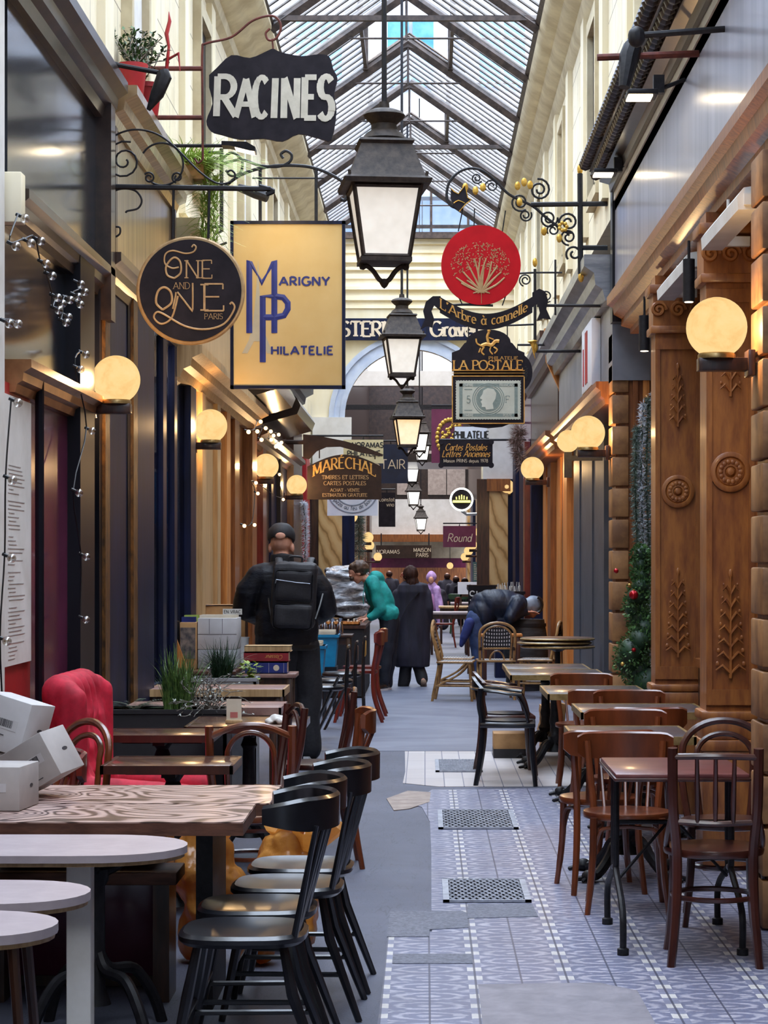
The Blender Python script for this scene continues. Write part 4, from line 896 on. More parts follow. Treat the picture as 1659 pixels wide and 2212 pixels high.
L = [(px_path([(1147, 442), (CX+WR*F/Y, 440)], Y, p), .02), (px_path([(1253, 375), (1254, 592)], Y, p), .022), (px_path([(1253, 535), (CX+WR*F/Y, 535)], Y, p), .02),
 (px_path([(1000, 452), (975, 445), (965, 425), (970, 395), (988, 374), (1012, 364), (1040, 368), (1070, 390), (1100, 420), (1150, 445), (1180, 470), (1220, 500)], Y, p), .011),
 (scr((1062, 402), 4, 15, 0, 1.6, Y, p), .006), (scr((1030, 385), 3, 12, 2, 1.6, Y, p), .006), (scr((1165, 410), 5, 24, 3, 1.8, Y, p), .009), (scr((1123, 437), 5, 20, 1, 1.7, Y, p), .008), (scr((1135, 465), 4, 14, 3, 1.6, Y, p), .007),
 (scr((1228, 480), 5, 24, 0, 1.8, Y, p), .009), (scr((1185, 472), 5, 20, 2, 1.7, Y, p), .008), (scr((1228, 512), 4, 18, 1, 1.6, Y, p), .008), (scr((1195, 497), 4, 14, 0, 1.6, Y, p), .007), (scr((1240, 548), 5, 18, 2, 1.3, Y, p), .009),
 (px_path([(1065, 660), (1000, 658), (950, 662)], Y, p), .01), (px_path([(1160, 660), (1200, 660), (CX+WR*F/Y, 661)], Y, p), .012)]
bars(t, L, 'black_iron', 'scrolled_bracket'); bars(t, ch, 'black_iron', 'chains')
b = MB()
for x, y in ((1005, 405), (1027, 412), (1043, 405), (1118, 402), (1132, 394), (1145, 400), (1175, 500), (1122, 437), (1208, 515)):
    v = at(x, y, Y)-p; b.sph((v.x, -.01, v.z), .03, 8, 5, (.8, .3, 1.2))
for x, y in ((1253, 366), (1255, 598)):
    v = at(x, y, Y)-p; b.sph((v.x, 0, v.z), .024, 10, 6, (1, 1, 1.9))
v = at(1216, 490, Y)-p
for a in range(7): b.sph((v.x+.03*math.cos(a*.9), -.012, v.z+.03*math.sin(a*.9)), .016, 8, 5, (1, .4, 1))
b.build('gilt_leaves', 'gold', t)
b = MB(); b.prism(loc([(974, 408), (990, 420), (1004, 402), (1010, 428), (1018, 432), (1006, 442), (992, 458), (980, 446), (973, 428)], Y, p), -.02, .015); b.build('animal_head', 'sign_black', t)
b = MB(); b.tube(px_path([(974, 408), (990, 420), (1004, 402), (1010, 428), (1018, 432), (1006, 442), (992, 458)], Y, p, -.024, 2), .004, 4); b.tube(px_path([(980, 440), (990, 434), (1004, 440)], Y, p, -.024, 2), .004, 4); b.build('gilt_outline', 'gold', t)
# --- LA POSTALE
Y = 20.4; p = at(1055, 815, Y); k = Y/F; t = origin_sign('hanging_sign', 'black and gold sign reading PHILATELIE LA POSTALE above a large stamp', p)
arch_ = [(1103-48*math.cos(PI*i/12)-48, 740-28*math.sin(PI*i/12)) for i in range(13)]
b = MB(); b.prism(loc([(976, 802), (976, 762), (992, 756), (1003, 742)]+arch_+[(1107, 742), (1118, 756), (1133, 762), (1133, 802)], Y, p), -.02, .02); b.prism(loc([(976, 812), (1133, 812), (1133, 916), (976, 916)], Y, p), -.03, .03); b.prism(loc([(1010, 916), (1100, 916), (1085, 922), (1055, 925), (1025, 922)], Y, p), -.02, .02); b.prism(loc([(980, 800), (1129, 800), (1129, 814), (980, 814)], Y, p), -.015, .015); b.build('board', 'sign_black', t)
lines(t, Y, p, [('LA POSTALE', 1054, 799, 20, dict(sp=.09, wide=1.06)), ('PHILATELIE', 1087, 777, 6.5, dict(sp=.24, wide=1.3))], 'letter_gold', y=-.024, wt=.17, thin=.07, serif=.06)
b = MB()
for q in ((976, 812, 1133, 814), (976, 914, 1133, 916), (976, 812, 978, 916), (1131, 812, 1133, 916), (976, 800, 1133, 801.5), (976, 806, 1133, 807)): b.prism(loc([(q[0], q[1]), (q[2], q[1]), (q[2], q[3]), (q[0], q[3])], Y, p), -.034, -.02)
b.build('gold_lines', 'letter_gold', t)
b = MB()                                     # horse and rider emblem
def gq(pts, r): b.tube(px_path(pts, Y, p, -.024, 3), r, 5, flat=(1, .4))
gq([(1040, 748), (1050, 744), (1062, 746), (1070, 738), (1078, 738)], .018); gq([(1040, 748), (1030, 742), (1028, 732)], .008); gq([(1046, 750), (1040, 760), (1046, 767)], .008); gq([(1066, 750), (1074, 756), (1068, 764)], .008); gq([(1060, 750), (1058, 758), (1064, 766)], .007); gq([(1038, 752), (1034, 762)], .007); gq([(1055, 742), (1052, 728), (1056, 718)], .013); gq([(1056, 730), (1066, 734)], .006)
v = at(1056, 715, Y)-p; b.sph((v.x, -.024, v.z), .016, 8, 6, (1, .4, 1)); b.build('rider_emblem', 'letter_gold', t)
b = MB(); P = []
x0, y0, x1, y1 = 984, 822, 1125, 907
def tooth(a, c, n, ax):
    for i in range(n):
        f = i/n
        yield f
n_ = 24
for i in range(n_*2): P.append((x0+(x1-x0)*i/(n_*2), y0+(1.4 if i % 2 else 0)))
for i in range(28): P.append((x1-(1.4 if i % 2 else 0), y0+(y1-y0)*i/28))
for i in range(n_*2): P.append((x1-(x1-x0)*i/(n_*2), y1-(1.4 if i % 2 else 0)))
for i in range(28): P.append((x0+(1.4 if i % 2 else 0), y1-(y1-y0)*i/28))
b.prism(loc(P, Y, p), -.036, -.03); st_ = b.build('stamp', M('stamp_paper', '#b9bcae', '#c6c9bb', .6, 0, 6), t)
m['stamp_ink'] = M('stamp_grey_ink', '#77857f', '#84928c', .6, 0, 60)
b = MB()
for q in ((992, 829, 1118, 836), (992, 894, 1118, 901), (992, 829, 999, 901), (1111, 829, 1118, 901)): b.prism(loc([(q[0], q[1]), (q[2], q[1]), (q[2], q[3]), (q[0], q[3])], Y, p), -.037, -.036)
c0 = at(1055, 863, Y)-p
b.lathe([(27*k, 0), (27*k, .001)], 32, T=Matrix.Translation((c0.x, -.0365, c0.z)) @ T)
for rr in (30, 34): b.tube([(c0.x+rr*k*math.cos(a), -.037, c0.z+rr*k*math.sin(a)) for a in (2*PI*i/36 for i in range(36))], .004, 4, closed=True, flat=(1, .3))
b.prism(loc([(1003, 841), (1020, 841), (1020, 843), (1003, 843)], Y, p), -.037, -.036); b.prism(loc([(1003, 886), (1020, 886), (1020, 888), (1003, 888)], Y, p), -.037, -.036)
letters(b, '5', *[((at(1012, 871, Y)-p).x), ((at(1012, 871, Y)-p).z)], 15*k, -.0375, wt=.12); letters(b, 'F', (at(1096, 871, Y)-p).x, (at(1096, 871, Y)-p).z, 15*k, -.0375, wt=.1, serif=.06)
b.build('stamp_print', 'stamp_ink', t, smooth=0)
b = MB(); b.prism(loc([(1053, 839), (1066, 841), (1072, 850), (1070, 862), (1064, 872), (1066, 884), (1050, 886), (1048, 880), (1040, 880), (1041, 874), (1038, 868), (1042, 864), (1036, 861), (1042, 852), (1044, 844)], Y, p), -.040, -.037); b.build('stamp_portrait', M('stamp_light', '#c3c5b8', '#cfd1c4', .6), t)
b = MB()
for s_, x, y in (('EMPIRE', 1012, 835, ), ('FRANCAIS', 1094, 835), ('TIMBRE', 1012, 900), ('POSTE', 1096, 900)): letters(b, s_, (at(x, y, Y)-p).x, (at(x, y, Y)-p).z, 5*k, -.038, wt=.16)
b.build('stamp_lettering', M('stamp_light2', '#c3c5b8', '#cfd1c4', .6), t, smooth=0)
L = [(px_path([(1156, 580), (1156, 760)], Y, p, .03), .014), (px_path([(1156, 758), (CX+WR*F/Y, 758)], Y, p, .03), .014), (px_path([(1120, 590), (1156, 588), (1215, 588)], Y, p, .03), .009), (px_path([(1156, 700), (1060, 702), (1010, 690)], Y, p, .03), .009), (px_path([(1012, 692), (1012, 745)], Y, p, .01), .005), (px_path([(1096, 702), (1096, 745)], Y, p, .01), .005), (px_path([(1200, 560), (1200, 680)], Y, p, .03), .01), (scr((1135, 605), 4, 14, 0, 1.7, Y, p), .007), (scr((1180, 640), 4, 14, 1, 1.7, Y, p), .007)]
bars(t, L, 'black_iron', 'bracket')
b = MB()
for x, y, s_ in ((1156, 566, .03), (1156, 750, .035)): v = at(x, y, Y)-p; b.sph((v.x, .03, v.z), s_, 10, 6, (.8, .8, 1.5))
b.tube(px_path([(1150, 735), (1152, 755), (1156, 775)], Y, p, .0), [.03, .05, .03, .02, .015, .01, .01, .01, .008, .006, .004, .003, .002][:13], 6, flat=(1, .4)); b.build('gilt_finials', 'gold', t)
# oval sign behind it
Y = 23; p = at(1118, 805, Y); k = Y/F; t = origin_sign('hanging_sign', 'oval white sign with a black rim half hidden behind the stamp sign', p)
b = MB(); b.lathe([(32*k, -.02), (32*k, .02)], 36, T=Matrix.Scale(1.3, 4, (0, 0, 1)) @ T); b.build('board', 'sign_black', t)
b = MB(); b.lathe([(25*k, -.022), (25*k, -.018)], 36, T=Matrix.Translation((0, -.006, 0)) @ Matrix.Scale(1.3, 4, (0, 0, 1)) @ T); b.build('face', 'sign_white', t)
b = MB()
def warpO(u, v): a = u/(20*k); r_ = 20*k; return (r_-v*.0+.0)*math.cos(a)+v*math.cos(a), -1.3*(r_+v)*math.sin(a)
letters(b, 'ctions', 0, -.02, 8*k, -.03, wt=.16, warp=warpO); b.build('lettering', 'letter_black', t, smooth=0)
bars(t, [([(0, 0, 41*k), (0, 0, 60*k), (WR-p.x, 0, 60*k)], .012)], 'black_iron', 'bracket')
flat_sign(32.5, (982, 922, 1052, 956), 'sign_white', 'small white sign reading PHILATELIE in black', [('PHILATELIE', 1018, 947, 15)], 'letter_black', side=1, wt=.22, wide=.78, thin=.16)
Y = 31.0; t, p = flat_sign(Y, (950, 952, 1064, 1008), 'sign_black', 'black sign with gold script reading Cartes Postales Lettres Anciennes', [('Cartes Postales', 1006, 973, 14, dict(shear=.35, wide=.8)), ('Lettres Anciennes', 1006, 987, 14, dict(shear=.35, wide=.8))], 'letter_gold', side=1, wt=.14, thin=.06, pen=35, bz=.012)
lines(t, Y, p, [('Maison PRINS depuis 1978', 1006, 999, 7)], 'letter_pale', name='small_lettering', y=-.024, wt=.12)
b = MB()
for x, y in ((953, 955), (1061, 955), (953, 1005), (1061, 1005)): v = at(x, y, Y)-p; b.lathe([(.04, 0), (.04, .06)], 14, T=Matrix.Translation((v.x, .03, v.z)) @ T)
b.build('corner_discs', 'sign_black', t)
Y = 34.2; t, p = flat_sign(Y, (932, 884, 1000, 1000), 'burgundy', 'tall purple sign with gilt oval ornament behind the white philately sign', side=1)
b = MB(); q = at(972, 945, Y)-p
for i in range(26):
    a = 2*PI*i/26; b.sph((q.x+.2*math.cos(a), -.03, q.z+.28*math.sin(a)), .035, 8, 5, (1, .4, 1))
for i in range(40): b.sph((q.x+R.uniform(-.13, .13), -.03, q.z+R.uniform(-.2, .2)), .025, 6, 4, (1, .4, 1))
b.build('gilt_oval', 'gold', t)
# neon disc
Y = 44; p = at(997, 1079, Y); k = Y/F; t = origin_sign('neon_sign', 'round dark sign with white neon ring and yellow crown', p)
b = MB(); b.lathe([(24*k, 0), (24*k, .05)], 32, T=T); b.build('board', 'sign_black', t)
b = MB(); b.tube([(23.5*k*math.cos(a), -.06, 23.5*k*math.sin(a)) for a in (2*PI*i/40 for i in range(40))], .018, 6, closed=True); b.build('ring', emis('white_neon', (.95, 1, .9), 2.2), t)
b = MB()
for x in (-11, -5, 0, 5, 11): b.tube([(x*k, -.07, 0), (x*k*1.05, -.07, (10-abs(x)*.4)*k)], .012, 5)
b.box(-19*k, 19*k, -.075, -.055, -7*k, -2*k); b.build('crown', emis('yellow_neon', (.95, .9, .2), 1.3), t)
bars(t, [([(0, 0, -24*k), (.1, 0, -32*k), (WR-p.x, 0, -30*k)], .03)], 'steel', 'bracket')
flat_sign(52, (957, 1136, 1028, 1182), 'burgundy', 'dark purple sign reading Round in pale script', [('Round', 992, 1170, 17, dict(shear=.2))], 'letter_pale', side=1, wt=.1)
# sign of the engraver on the arch wall
Y = 35.2; p = at(880, 711, Y); t = origin_sign('wall_sign', 'long dark blue wall sign reading STERN Graveur over the arch', p, 'wall signs')
b = MB(); b.prism(loc([(712, 688), (1046, 688), (1046, 735), (712, 735)], Y, p), -.03, .04); b.build('board', 'navy', t)
lines(t, Y, p, [('STERN', 794, 727, 32, dict(sp=.1, wide=1.0)), ('Graveur', 990, 727, 32, dict(sp=.1))], 'letter_pale', y=-.036, wt=.2, thin=.09, serif=.07)
# wall sign on the grey fascia, and signs over the far doorway
p = Vector((WR-.03, 18.6, 3.35)); t = origin_sign('wall_sign', 'white box sign with a red stripe on the grey fascia', p, 'wall signs')
b = MB(); b.box(-.05, .03, -.55, .55, -.28, .28, bev=.01); b.build('box', 'sign_white', t)
b = MB(); b.box(-.056, -.05, -.12, .12, -.22, .22); b.box(-.056, -.05, .3, .36, -.22, .1); b.build('red_mark', 'red_paint', t)
Y = 73; p = at(875, 1192, Y); t = origin_sign('wall_sign', 'brown lit signboard over the far doorway with pale lettering', p, 'wall signs')
b = MB(); b.prism(loc([(812, 1178), (932, 1178), (932, 1206), (812, 1206)], Y, p), -.05, .05); b.build('board', 'sign_brown', t)
lines(t, Y, p, [('PANORAMAS', 832, 1196, 8), ('MAISON', 912, 1192, 8), ('PARIS', 912, 1203, 8)], 'letter_pale', y=-.06, wt=.14)
bars(t, [([(-.8, 0, .2), (-.8, 0, .62)], .02), ([(.8, 0, .2), (.8, 0, .62)], .02)], 'black_iron', 'hangers')
b = MB(); b.box(-2.0, 1.6, 75, 75.1, 1.42, 1.75); struct(b, 'beam', 'burgundy'); b = MB(); b.box(-2.0, 1.6, 75, 75.1, 1.75, 2.7); struct(b, 'wall_far', 'cream2')
# ================================================================ small fittings
def spot(name, label, p, parts, cat='spotlight'):
    t = thing(name, label, cat, p)
    for nm, mat, fn in parts: b = MB(); fn(b); b.build(nm, mat, t)
    return t
# LED floodlight lighting the RACINES sign and its arm
Y = 14.9; p = at(515, 318, Y)
spot('floodlight', 'small lit floodlight on a long arm under the RACINES sign', p, [('arm', 'black_iron', lambda b: b.tube([(CX*0+WL-p.x, 0, .01), (-.1, 0, .01)], .012, 6)), ('housing', 'black_iron', lambda b: b.prism([(-.11, .03), (.06, .025), (.12, -.01), (.12, -.04), (.08, -.035), (-.06, .0), (-.11, .0)], -.07, .07, 'xz')), ('lens', 'led', lambda b: b.prism([(-.02, -.011), (.1, -.04), (.11, -.045), (-.01, -.018)], -.06, .06, 'xz'))])
for px, py, Y, lab in ((1384, 210, 12.2, 'lit strip floodlight under the rope moulding, nearer one'), (1305, 377, 15.6, 'lit strip floodlight under the rope moulding, farther one')):
    p = at(px, py, Y)
    spot('floodlight', lab, p, [('housing', 'black_iron', lambda b: b.box(-.08, .09, -.09, .09, 0, .03, bev=.006)), ('lens', 'led', lambda b: b.box(-.075, .06, -.08, .08, -.008, 0)), ('arm', 'black_iron', lambda b: b.tube([(.08, 0, .02), (.12, 0, .05), (WR-p.x, 0, .1)], .012, 6)), ('clamp', 'black_iron', lambda b: b.box(.07, .13, -.03, .03, .02, .12))])
# yellow-lit spotlight above the cream sign
Y = 17.6; p = at(552, 418, Y)
spot('spotlight', 'small black spotlight above the cream sign', p, [('housing', 'black_iron', lambda b: b.tube([(-.14, 0, .05), (.0, -.02, .0), (.1, -.04, -.04)], [.03, .045, .04], 10)), ('arm', 'black_iron', lambda b: b.tube([(-.3, .3, .1), (-.12, 0, .05)], .012, 6))])
sl = bpy.data.lights.new('spot_beam', 'SPOT'); sl.energy = 8; sl.color = (1, .72, .35); sl.spot_size = 1.9; sl.spot_blend = .9; sl.shadow_soft_size = .05; so = bpy.data.objects.new('spot_beam', sl); C.objects.link(so); so.location = at(585, 425, 17.25); so.rotation_euler = (at(612, 600, 18)-so.location).to_track_quat('-Z', 'Y').to_euler()
# rod-mounted spotlights at top right
Y = 10.6; p = at(1659, 62, Y)
spot('rod_spotlight', 'black rod with a capsule spotlight at the top right corner', p, [('rod', 'black_iron', lambda b: b.tube([(WR+.02-p.x, 0, .0), (-.66, 0, -.035)], .016, 8)), ('head', 'black_iron', lambda b: b.cap((-.64, 0, -.03), (-.64, 0, -.05), .042, .042)), ('wall_box', 'black_iron', lambda b: b.box(-.06, .08, -.06, .06, -.06, .06, bev=.01))])
Y = 11.6; p = at(1610, 112, Y)
spot('rod_spotlight', 'dark red rod carrying a drooping black spotlight', p, [('rod', 'rust', lambda b: b.tube([(0, 0, 0), (-.79, 0, -.03)], .019, 8)), ('head', 'black_iron', lambda b: b.tube([(-.60, 0, .03), (-.62, -.02, -.03), (-.65, -.05, -.2)], [.05, .055, .03], 10)), ('wall_plate', 'rust', lambda b: b.box(-.02, .01, -.04, .04, -.1, .06)), ('chain', 'steel', lambda b: b.tube([(-.02, 0, -.02), (-.03, 0, -.1), (-.015, 0, -.14)], .006, 6))])
# left: pole with a folded dark banner
Y = 12.4; p = at(200, 122, Y)
spot('flag_pole', 'black pole with a drooping dark spotlight above the left cornice', p, [('pole', 'black_iron', lambda b: b.tube([(-.06, 0, .02), (.15, 0, -.05), (.40, -.02, -.10)], .014, 8)), ('head', 'black_iron', lambda b: b.tube([(.40, -.02, -.085), (.41, -.02, -.12), (.37, -.02, -.22), (.32, -.02, -.31)], [.035, .045, .04, .012], 10))], 'lamp')
Y = 15.5; p = at(262, 30, Y)
spot('rod_spotlight', 'black spotlight cut off by the top edge, above the flower pot', p, [('head', 'black_iron', lambda b: b.tube([(.06, 0, .25), (.0, 0, .02), (-.05, 0, -.1)], [.06, .07, .02], 8)), ('rod', 'black_iron', lambda b: b.tube([(-.6, 0, .2), (.06, 0, .2)], .015, 6))])
# speakers hanging below the right soffit, and awning cases
for px, py0, py1, w_, Y, lab in ((1488, 560, 652, 26, 11.9, 'black cylindrical speaker hanging beside the near carved pilaster'), (1392, 682, 758, 24, 14.4, 'black cylindrical speaker hanging beside the far carved pilaster')):
    p = at(px, (py0+py1)/2, Y); h = (py1-py0)*Y/F/2; r = w_*Y/F/2; top_ = 3.36-p.z
    spot('hanging_speaker', lab, p, [('body', 'black_iron', lambda b: b.lathe([(r, -h), (r, h)], 20)), ('rod', 'black_iron', lambda b: b.tube([(0, 0, h), (0, 0, top_)], .008, 6)), ('lit_rim', 'led', lambda b: b.lathe([(r*.7, -h-.003), (r*.7, -h-.001)], 16))], 'speaker')
for (x0, y0, x1, y1, Ya, Yb, lab) in ((1436, 632, 1478, 600, 12.2, 13.6, 'white roller awning case between the carved pilasters'), (1535, 520, 1650, 450, 9.9, 11.2, 'white roller awning case under the near soffit')):
    z = EYE+(1215-y0)*Yb/F; xx = (x0-CX)*Yb/F
    t = thing('awning_case', lab, 'awning', (xx, (Ya+Yb)/2, z)); h = (Yb-Ya)/2
    b = MB(); b.prism([(-.045, -.05), (-.05, .01), (-.02, .05), (.04, .06), (.06, .02), (.06, -.05)], -h, h, 'xz'); b.build('case', 'white_paint', t)
    b = MB(); b.box(-.02, .2, -h-.02, -h+.02, -.03, .02); b.box(-.02, .2, h-.02, h+.02, -.03, .02); b.tube([(0, 0, .05), (0, 0, 3.36-z)], .008, 6); b.build('hangers', 'white_paint', t)
# junction box at the left edge
Y = 9.75; p = at(24, 430, Y); b = MB(); b.box(-.05, .055, -.05, .05, -.11, .115, bev=.006); o = b.build('junction_box', 'cream'); o.location = p; tag(o, 'beige junction box on the near left pilaster', 'box')
# menu board and black pole by the red panel
t = thing('menu_board', 'tall white menu sheet on the red panel at the left edge', 'menu', (WL+.012, 10.15, 1.6))
b = MB(); b.box(-.01, .004, -.40, .26, -.47, .76); b.build('sheet', 'white_paint', t); b = MB(); RT = random.Random(5)
for i in range(50):
    z = .44-i*.018
    if i % 9 == 8: continue
    b.box(.004, .0055, -.3-.02*(i % 2), RT.uniform(-.2, .1), z, z+.004)
b.build('printed_lines', 'carton_grey', t)
t = thing('upright_pole', 'slim black upright pole in front of the red panel', 'pole', (WL+.045, 10.47, 0)); b = MB(); b.tube([(0, 0, 0), (0, 0, 2.5)], .022, 8); b.build('pole', 'black_gloss', t)
b = MB(); b.lathe([(.06, 0), (.06, .015), (.03, .03)], 14); b.build('foot_plate', 'black_gloss', t)
# ================================================================ tables and chairs
def rect_table(name, label, cx, cy, w, d, z, topmat, edgemat=None, th=.03, base='claw', group=None, rz=0, basemat='black_iron'):
    t = thing(name, label, 'table', (cx, cy, 0), rz, group)
    b = MB(); b.box(-w/2+.012 if edgemat else -w/2, w/2-.012 if edgemat else w/2, -d/2+.012 if edgemat else -d/2, d/2-.012 if edgemat else d/2, z-th, z, bev=.004); b.build('tabletop', topmat, t)
    if edgemat:
        b = MB()
        for (x0, x1, y0, y1) in ((-w/2, w/2, -d/2, -d/2+.014), (-w/2, w/2, d/2-.014, d/2), (-w/2, -w/2+.014, -d/2, d/2), (w/2-.014, w/2, -d/2, d/2)): b.box(x0, x1, y0, y1, z-th-.008, z+.002)
        b.build('edge_band', edgemat, t)
    zz = z-th
    if base == 'claw':
        b = MB(); b.lathe([(.075, .12), (.05, .16), (.045, .2), (.06, .24), (.04, .27), (.036, .32), (.045, .36), (.036, .4), (.033, zz-.12), (.045, zz-.1), (.03, zz-.06), (.05, zz-.03), (.12, zz-.012), (.12, zz)], 20); b.build('column', basemat, t)
        for k in range(4):
            a = PI/4+k*PI/2; c, s = math.cos(a), math.sin(a)
            b = MB(); b.tube(smooth_path([(c*.04, s*.04, .19), (c*.1, s*.1, .17), (c*.17, s*.17, .09), (c*.24, s*.24, .035), (c*.29, s*.29, .03)], 4), [.03]*6+[.026]*5+[.024]*6, 8)
            b.sph((c*.3, s*.3, .034), .034, 10, 6, (1.2, 1.2, .95))
            for q in (-.35, 0, .35): b.cap((c*.31, s*.31, .03), (math.cos(a+q*.5)*.345, math.sin(a+q*.5)*.345, .016), .016, .011, 6)
            b.build('claw_foot', basemat, t)
        b = MB(); b.box(-w*.36, w*.36, -.03, .03, zz-.03, zz); b.box(-.03, .03, -d*.36, d*.36, zz-.03, zz); b.build('top_frame', basemat, t)
    elif base == 'legs':
        for sx in (-1, 1):
            for sy in (-1, 1):
                b = MB(); b.box(sx*(w/2-.05)-.022, sx*(w/2-.05)+.022, sy*(d/2-.05)-.022, sy*(d/2-.05)+.022, 0, zz, bev=.004); b.build('leg', basemat, t)
        b = MB(); b.box(-w/2+.05, w/2-.05, -d/2+.04, -d/2+.06, zz-.08, zz); b.box(-w/2+.05, w/2-.05, d/2-.06, d/2-.04, zz-.08, zz); b.box(-w/2+.04, -w/2+.06, -d/2+.05, d/2-.05, zz-.08, zz); b.box(w/2-.06, w/2-.04, -d/2+.05, d/2-.05, zz-.08, zz); b.build('apron', basemat, t)
    return t
def span(x0, x1, yb, yf, z):
    """table from picture: front-left/right px, back and front px rows at height z"""
    yB = (EYE-z)*F/(yb-CY); yF = (EYE-z)*F/(yf-CY); xa = (x0-CX)*yF/F; xb = (x1-CX)*yF/F
    return (xa+xb)/2, (yB+yF)/2, xb-xa, yB-yF
gR = 'cafe tables along the right side'
# right hand row, near to far
cx, cy, w, d = span(1330, 1620, 1636, 1672, .74)
t = thing('cafe_table', 'dark red table with tubular iron trestle legs, nearest on the right', 'table', (cx, cy, 0), 0, gR)
b = MB(); b.box(-w/2, w/2, -d/2, d/2, .722, .74, bev=.006); b.build('tabletop', 'red_top', t)
b = MB(); b.box(-w/2-.006, w/2+.006, -d/2-.006, d/2+.006, .708, .724, bev=.006); b.build('edge', 'chair_dark', t)
for sx in (-1, 1):
    x = sx*(w/2-.03)
    b = MB(); b.tube(smooth_path([(x, -.05, .71), (x, -.05, .36), (x, -.06, .3), (x, -d/2+.02, .18), (x, -d/2, .02)], 4), .014, 8); b.build('leg', 'black_iron', t)
    b = MB(); b.tube(smooth_path([(x, .05, .71), (x, .05, .36), (x, .06, .3), (x, d/2-.02, .18), (x, d/2, .02)], 4), .014, 8); b.build('leg', 'black_iron', t)
    for sy in (-1, 1): b = MB(); b.lathe([(.024, 0), (.024, .03), (.014, .035)], 12, c=(x, sy*d/2, 0)); b.build('foot_cap', 'black_iron', t)
    b = MB(); b.tube([(x, -.05, .31), (x, .05, .31)], .012, 6); b.sph((x, 0, .31), .016, 8, 6); b.build('leg_joint', 'steel', t)
b = MB(); b.tube([(-w/2+.03, 0, .5), (w/2-.03, 0, .5)], .01, 6); b.build('cross_rod', 'black_iron', t)
b = MB(); b.tube([(-w/2+.03, -.08, .26), (-.02, 0, .5)], .007, 6); b.build('brace_rod', 'black_iron', t)
b = MB(); b.tube([(w/2-.03, .08, .26), (.02, 0, .5)], .007, 6); b.build('brace_rod', 'black_iron', t)
cx, cy, w, d = span(1239, 1505, 1568, 1593, .74)
rect_table('cafe_table', 'grey-topped brass-edged table, second from the front on the right', cx, cy, w, d, .74, 'slate_top', 'brass', group=gR)
cx, cy, w, d = span(1255, 1500, 1520, 1540, .74)
rect_table('cafe_table', 'grey-topped brass-edged table, third from the front on the right', cx+.05, cy, w+.1, d, .74, 'slate_top', 'brass', group=gR)
cx, cy, w, d = span(1183, 1408, 1481, 1500, .74)
rect_table('cafe_table', 'grey-topped brass-edged table beside the black armchairs, fourth on the right', cx, cy, w, d, .74, 'slate_top', 'brass', group=gR)
cx, cy, w, d = span(1102, 1311, 1434, 1459, .74)
rect_table('cafe_table', 'brass-edged table joined to its twin, nearer of the pair behind the black armchairs', cx, cy-d/4, w, d/2-.01, .74, 'slate_top', 'brass', group=gR)
rect_table('cafe_table', 'brass-edged table joined to its twin, farther of the pair behind the black armchairs', cx-.02, cy+d/4, w-.05, d/2-.01, .74, 'slate_top', 'brass', group=gR)
# stack of round tables by the grey door
Y = 20.0
for k, (dx, z) in enumerate(((0, .84), (-.03, .875), (.0, .91))):
    t = thing('round_table', ('lowest round brown table of three nested by the orange boards', 'middle round brown table of three nested by the orange boards', 'topmost round brown table of three nested by the orange boards')[k], 'table', (1.22+dx, Y+.0+k*.02, 0), 0, 'nested round tables')
    b = MB(); b.lathe([(.325, z-.028), (.335, z-.02), (.335, z-.006), (.328, z), (0, z)], 40); b.build('tabletop', 'dark_wood', t)
    b = MB(); b.tube([(.337*math.cos(a), .337*math.sin(a), z-.014) for a in (2*PI*i/40 for i in range(40))], .009, 6, closed=True); b.build('rim', 'brass', t)
    if k == 0:
        b = MB(); b.lathe([(.05, .1), (.025, .16), (.024, z-.06), (.1, z-.028)], 16); b.build('column', 'black_iron', t)
        for q in range(3):
            a = q*2*PI/3; b = MB(); b.tube(smooth_path([(0, 0, .15), (.12*math.cos(a), .12*math.sin(a), .1), (.25*math.cos(a), .25*math.sin(a), .02)], 4), .02, 6); b.build('foot', 'black_iron', t)
# ---- chairs; local +Y is the front of the seat
def legs4(t, mat, fx=.155, fy=.15, bx=.15, by=-.17, sh=.44, splay=.03, backz=None, back=None, r=.017):
    for sx in (-1, 1):
        b = MB(); b.tube(smooth_path([(sx*fx, fy, sh), (sx*(fx+.006), fy+.01, sh*.5), (sx*(fx+splay), fy+splay, 0)], 5), [r]*5+[r*.95]*3+[r*.8]*3, 8); b.build('leg', mat, t)
        pts = [(sx*(bx+splay*.8), by-splay*1.6, 0), (sx*(bx+.004), by-.012, sh*.5), (sx*bx, by, sh)]
        if back: pts += [(sx*x, y, z) for x, y, z in back]
        P = smooth_path(pts, 5); b = MB(); b.tube(P, [r*.85+.15*r*min(1, i/6) for i in range(len(P))], 8); b.build('leg', mat, t)
def round_seat(t, wood, top, w=.2, d=.2, sh=.46):
    b = MB(); b.lathe([(w*.93, sh-.035), (w, sh-.03), (w*1.02, sh-.012), (w*1.0, sh-.002), (w*.93, sh)], 32, sy=d/w); b.build('seat_frame', wood, t)
    b = MB(); b.lathe([(w*.93, sh-.012), (w*.93, sh-.004), (w*.6, sh-.010), (0, sh-.012)], 32, sy=d/w); b.build('seat', top, t)
def braces(t, mat, fx, fy, bx, by, sh):
    for sx in (-1, 1):
        b = MB(); b.tube(smooth_path([(sx*fx, fy, sh*.62), (sx*fx*.98, fy-.03, sh*.86), (sx*fx*.8, fy-.12, sh-.045)], 4), .009, 6); b.build('brace', mat, t)
    b = MB(); b.tube(smooth_path([(-fx, fy, sh*.62), (-fx+.03, fy, sh*.86), (-fx*.4, fy, sh-.045), (0, fy, sh-.04), (fx*.4, fy, sh-.045), (fx-.03, fy, sh*.86), (fx, fy, sh*.62)], 4), .009, 6); b.build('brace', mat, t)
